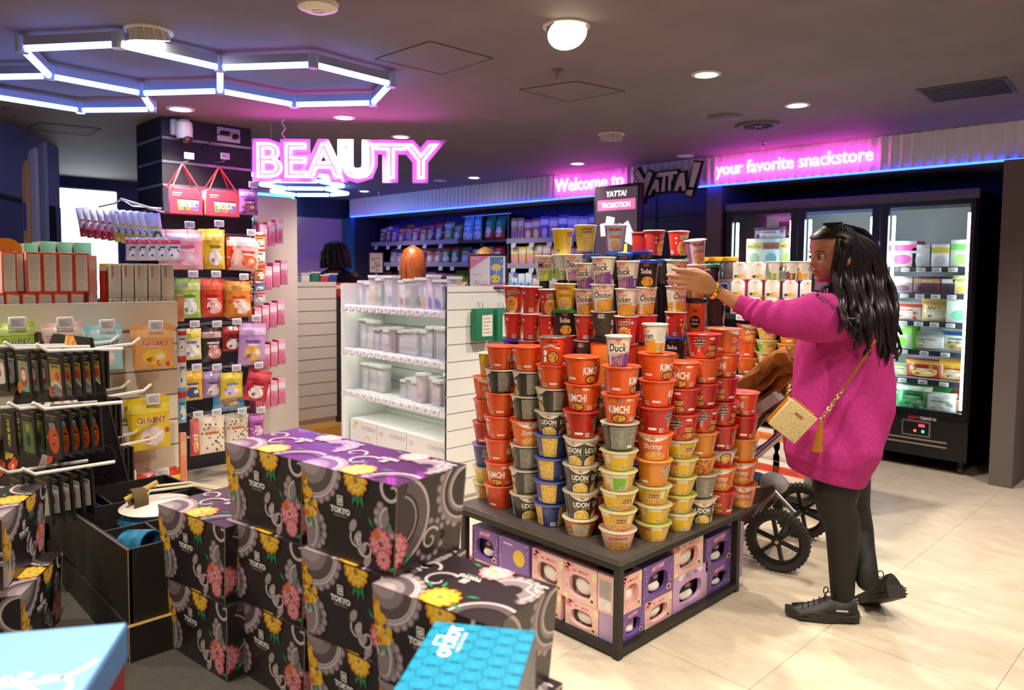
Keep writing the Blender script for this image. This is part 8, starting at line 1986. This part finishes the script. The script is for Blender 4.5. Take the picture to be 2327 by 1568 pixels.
m = MB(); m.tube(EDGE, [(0, -.0005, .09), (0, -.0005, zf)], .0012, 4); m.tube(M('#6a6460', .6), [(-L_, -.0005, zr), (0, -.0005, zf)], .0025, 4); m.obj('cut_edge', bn)
for x in (-.2, -.42): MB().box(KB, x*L_/.6-.004, x*L_/.6+.004, .008, Wd-.008, .09, zf+(zr-zf)*(-x/.6)-.012).obj('divider', bn)
for x0, x1, y in ((-.2, 0, .12), (-.6, -.42, .13)): MB().box(KB, x0*L_/.6+.004, min(x1*L_/.6, -.008), y, y+.006, .09, zf+(zr-zf)*(-(x0+x1)/1.2)-.02).obj('divider', bn)
MB().box(KB, -L_+.008, -.008, .008, Wd-.008, .09, .095).obj('floor_panel', bn)
BLUE = MN('blue_glaze', ['#1d5378', '#2f7aa0', '#3a88b0'], 40, .15)
def bowl(x, y, z, r, lab, mat=BLUE):
    m = MB(); m.lathe(mat, [(r*.4, 0), (r*.5, .006), (r*.85, r*.42), (r, r*.6), (r*.97, r*.61), (r*.8, r*.42), (r*.4, .02), (0, .015)], 36, cap0=True, cap1=False); tag(m.obj('bowl', loc=(b0.x+x, b0.y+y, PZ+z)), lab, 'bowl')
bowl(-.66*L_-.1, .235, zr-.10, .092, 'glossy blue bowl at the rear of the black bin'); bowl(-.1, .235, zf-.085, .088, 'glossy blue bowl at the front right of the black bin')
def tubecup(x, y, z, lab):
    m = MB(); X = T(b0.x+x, b0.y+y, PZ+z, rad(20), ry=rad(82)); m.lathe(BLUE, [(.0, 0), (.03, 0), (.034, .01), (.036, .1), (.033, .1), (.03, .012), (0, .01)], 24, X, cap0=False, cap1=False); tag(m.obj('mug', loc=(0, 0, 0)), lab, 'mug')
tubecup(-.88*L_, .045, zr-.05, 'blue cylindrical mug lying at the rear left of the bin'); tubecup(-.15*L_-.05, .045, zf-.04, 'blue cylindrical mug lying at the front left of the bin')
tp_ = thing('teapot', 'blue and white teapot with pale round lid and bamboo handle in the bin', 'teapot', (b0.x-.5*L_, b0.y+.2, PZ+zf+(zr-zf)*.5-.1))
m = MB(); m.lathe(BLUE, [(.06, 0), (.1, .03), (.108, .06), (.09, .09)], 32, cap1=False); m.obj('pot', tp_); MB().lathe(M('#ece6dc', .3), [(.1, .088), (.105, .094), (.09, .104), (.04, .112), (0, .114)], 32, cap0=True, cap1=False).obj('pot_lid', tp_)
m = MB()
for s in (-1, 1): m.tube(M('#d8c8a8', .5), [(s*.02, -.06, .1), (s*.025, -.03, .15), (s*.02, .1, .14), (s*.02, .2, .1)], .004, 6)
for k in range(9): m.tube(M('#6a5636', .8), [(.03*cos(a), -.055+.004*k-.015, .125+.03*sin(a)) for a in [2*pi*q/12 for q in range(12)]], .004, 5, closed=True)
m.tube(M('#c8a05a', .5), [(-.0, -.09, .13), (0, .0, .165)], .008, 8); m.obj('handle', tp_)
# ------------------------------------------------------------------ A-frame stand of magnets
A_ = atd(208, 768, 2.45); B_ = atz(5, 746, A_.z); e = (A_-B_); e.z = 0; Lr = .62; e.normalize(); nn = V((-e.y, e.x, 0))
if nn.dot(V((1, -1, 0))) < 0: nn = -nn
# local frame: origin at the ridge end A on the platform, x back along the ridge, y towards the front
SG = T(0, 0, 0); hgt = A_.z-PZ; sf_, sb = .2, .16
ast = thing('magnet_stand', 'black A-frame stand of souvenir magnets printed with cat, fan and flowers', 'display stand', (A_.x, A_.y, PZ))
def af(u, v, z): p = -e*u+nn*v; return V((p.x, p.y, z))
KC = MN('black_stand_card', ['#221d1c', '#2a2423'], 50, .55)
def slab(name, v0, v1, sgn, mat=KC):
    q = [af(0, v0, hgt), af(Lr, v0, hgt), af(Lr, v1, .001), af(0, v1, .001)]; n = (q[1]-q[0]).cross(q[3]-q[0]).normalized()*.004*sgn
    m = MB(); m.add([*(p+n for p in q), *(p-n for p in q)], [(0, 1, 2, 3), (4, 7, 6, 5), (0, 4, 5, 1), (1, 5, 6, 2), (2, 6, 7, 3), (3, 7, 4, 0)], mat); return m, q, n
mf, qf, nf = slab('front_board', 0, sf_, 1)
uu = (qf[1]-qf[0]).normalized(); vv_ = (qf[0]-qf[3]).normalized(); no_ = uu.cross(vv_)
if no_.dot(nn) < 0: no_ = -no_
Hs = (qf[0]-qf[3]).length
def onb(u, v, l): return qf[3]+uu*u+vv_*v+no_*(.0045+l)    # u from the right edge, v from the foot
a = Art(clip=(0, 0, Lr, Hs)); OR, OR2 = M('#e0522a', .5), M('#f08a3a', .5); CW = M('#efe6dc', .5); t = Hs
a.poly(CW, [(.36, t-.2), (.22, t-.2), (.225, t-.1), (.235, t-.04), (.27, t-.09), (.31, t-.09), (.33, t-.03), (.36, t-.1)]); a.up(); a.poly(OR, [(.24, t-.06), (.262, t-.09), (.238, t-.095)]); a.poly(OR, [(.33, t-.05), (.315, t-.09), (.348, t-.1)]); a.ell(OR, .2, t-.14, .017, .02, 10); a.ell(OR, .38, t-.14, .017, .02, 10); a.ell(M('#5a4a3a', .5), .28, t-.12, .012, .02, 8); a.up()
for k in range(7): a.poly(OR2 if k % 2 else M('#f4b85a', .5), [(.13, t-.12), (.13-.13*cos(.5+k*.2)*.8, t-.12+.13*sin(.3+k*.2)), (.13-.13*cos(.7+k*.2)*.8, t-.12+.13*sin(.5+k*.2))])
for x, y in ((.155, t-.1), (.17, t-.12), (.06, t-.2), (.075, t-.24), (.055, t-.26), (.44, t-.05), (.07, .2), (.1, .16), (.25, t-.36), (.33, t-.36), (.4, t-.3), (.28, .28), (.36, .26)):
    a.up(); flower(a, OR, M('#f4c08a', .5), x, y, .03)
a.up(); a.poly(OR, [(.03, t-.3), (.075, t-.3), (.07, t-.42), (.05, t-.46), (.035, t-.42)])
for k in range(6): a.stroke(CW, [(.05+.012*k, .42), (.07+.006*k, .36), (.06+.01*k, .3)], .004)
for k in range(6): a.stroke(CW, [(.42+.012*k, t-.03), (.44+.006*k, t-.09), (.42+.01*k, t-.15)], .004)
a.up(); flower(a, M('#d8b04a', .5), CW, .33, .33, .035); flower(a, OR2, CW, .1, .1, .05, 7)
a.apply(mf, onb); mf.obj('front_board', ast)
mb_, _, _ = slab('rear_board', 0, -sb, -1); mb_.obj('rear_board', ast)
m = MB(); m.add([af(.004, 0, hgt-.004), af(.004, sf_, .001), af(.004, -sb, .001)], [(0, 1, 2), (2, 1, 0)], M('#17131a', .5)); a = Art()
end_o, eu = af(0, 0, 0), nn
for cx_, cz, r in ((.03, .12, .07), (-.02, .3, .055), (.05, .42, .03), (0, .2, .05)): a.arc(M('#3a2a40', .5), cx_, cz, r-.003, r, .3, 3.6, 16)
a.apply(m, lambda u, v, l: af(.0025-l, u, v)); m.obj('end_panel', ast)
WPEG = M('#efeae0', .4)
def rpeg(u, v, ln=.22):
    p = onb(u, v, 0); q = p+nn*ln+V((0, 0, .012)); r = q+nn*.03+V((0, 0, .022)); MB().tube(WPEG, [p, q, r], .0055, 8).obj('peg', ast); return p
def card_mesh(kind):
    if ('card', kind) in _pk: return _pk[('card', kind)]
    w, h = .088, .135; m = MB(); m.box(M('#1d1a19', .4), -w/2, w/2, -.0035, .0035, -h, 0); a = Art(clip=(-w/2, -h, w/2, 0)); a.rect(M('#8f7a3a', .4), -w*.38, -.018, w*.3, -.013); a.rect(M('#6a6058', .4), -w*.3, -.026, w*.2, -.022); bx_0, by_0, bx_1, by_1 = -w*.36, -h*.94, w*.36, -h*.24
    if kind in ('wave', 'figure', 'white'):
        a.rect(M({'wave': '#c89a4a', 'figure': '#7aa88a', 'white': '#e4ded4'}[kind], .35), bx_0, by_0, bx_1, by_1); a.up()
        if kind == 'wave': a.ell(M('#d8452a', .35), .012, -h*.5, .014, .014, 14); [a.poly(M(c, .35), [(bx_0, y), (0, y+.012), (bx_1, y-.004), (bx_1, by_0), (bx_0, by_0)]) for c, y in (('#d8ccb8', -h*.68), ('#3a4a6a', -h*.76), ('#d8d0c4', -h*.85))]; a.ell(M('#d8542a', .35), -w*.34, -h*.86, .016, .018, 12)
        elif kind == 'figure': a.ell(M('#c83a2a', .35), 0, -h*.6, .023, .032, 16); a.up(); a.ell(M('#ecd8c4', .35), 0, -h*.57, .016, .018, 14); a.ell(M('#2a1a16', .35), -.006, -h*.555, .004, .003, 6); a.ell(M('#2a1a16', .35), .006, -h*.555, .004, .003, 6); a.ell(M('#e8702a', .35), -w*.36, -h*.88, .014, .018, 12)
        else: a.ell(M('#c8302a', .35), -.01, -h*.56, .016, .016, 14); a.poly(M('#1a1614', .35), [(bx_0, by_0), (bx_0, by_0+.025), (0, by_0+.012), (bx_1, by_0+.02), (bx_1, by_0)])
        a.up(); a.text(M('#e8702a' if kind == 'figure' else '#2a2018', .4), 'JAPAN', 0, -h*.33, .015, .03)
    elif kind == 'mask':
        a.ell(M('#e0581f', .4), .004, -h*.62, .03, .04, 20); a.poly(M('#e0581f', .4), [(-.022, -h*.5), (-.04, -h*.62), (-.02, -h*.62)]); a.up(); a.ell(M('#1c1614', .4), .014, -h*.52, .01, .004, 8); a.ell(M('#f0d04a', .4), .014, -h*.55, .006, .004, 8); a.stroke(M('#1c1614', .4), [(-.012, -h*.74), (.004, -h*.7), (.02, -h*.76)], .004); a.ell(M('#8a8a8a', .4), .0, -h*.32, .02, .01, 10)
    elif kind == 'green': a.rect(M('#5a7a3a', .35), bx_0, by_0, bx_1, by_1); a.up(); a.ell(M('#2a3a1a', .35), 0, -h*.66, .014, .02, 12); a.text(M('#d8c84a', .35), '茶', 0, -h*.46, .024, .01)
    else:
        for k in range(4): a.text(M('#e8d83a', .4), '祭金夏竹'[k], 0, -h*.36-k*.022, .022, .02)
    a.apply(m, lambda u, v, l: (u, -.0036-l, v)); _pk[('card', kind)] = mesh_of(m); return _pk[('card', kind)]
def cards(u, v, kind, lab, n=5):
    p = rpeg(u, v); rz = atan2(nn.y, nn.x)+pi/2
    for k in range(n):
        q = p+nn*(.20-.028*k)+V((A_.x, A_.y, PZ+.004)); put('magnet_card', card_mesh(kind), tuple(q), (rad(3), 0, rz), f'{lab}, {"front" if k == 0 else ORD[k]} card on its peg', 'magnet card', 'magnet cards on the A-frame stand')
def bu(px, py, ln=.2):   # where a peg tip seen at px,py meets the board
    # intersect with the board plane shifted towards the viewer
    o_ = V((A_.x, A_.y, PZ))+qf[3]+nn*ln; d = ray(px, py); nrm = no_; t_ = (o_-EYE).dot(nrm)/d.dot(nrm); w_ = EYE+d*t_-V((A_.x, A_.y, PZ))-qf[3]-nn*ln; return w_.dot(uu), w_.dot(vv_)
for px, py, kind, lab in ((128, 806, 'wave', 'gold magnet card with red sun'), (55, 800, 'figure', 'green magnet card with red round figure'), (2, 796, 'white', 'white magnet card with red sun'), (122, 937, 'mask', 'magnet card with orange long nosed mask'), (66, 936, 'green', 'green tea coloured magnet card'), (22, 934, 'yellow', 'magnet card with yellow characters'), (100, 1084, 'white', 'white magnet card on the lowest pegs'), (40, 1080, 'figure', 'green magnet card on the lowest pegs')):
    u, v = bu(px, py); cards(u, v, kind, lab)
# pegs and dark packs on the other face of the stand
for j, (px, py) in enumerate(((232, 800), (240, 925), (262, 1065))):
    vfrac = (.06, .3, .55)[j]; p = af(.06, -sb*vfrac, hgt*(1-vfrac)); d = -nn; MB().tube(WPEG, [p, p+d*.16+V((0, 0, .006)), p+d*.19+V((0, 0, .026))], .0055, 8).obj('peg', ast)
    p2 = af(.2, -sb*vfrac, hgt*(1-vfrac)); MB().tube(WPEG, [p2, p2+d*.16+V((0, 0, .006)), p2+d*.19+V((0, 0, .026))], .0055, 8).obj('peg', ast)
    for k in range(3): q = p+d*(.02+.016*k)+V((A_.x, A_.y, PZ)); put('magnet_card', card_mesh('yellow'), tuple(q), (0, 0, atan2(d.y, d.x)+pi/2), f'dark pack on the far side of the stand, {ORD[k]} on {["top", "middle", "lowest"][j]} peg', 'magnet card', 'packs on the far side of the stand')
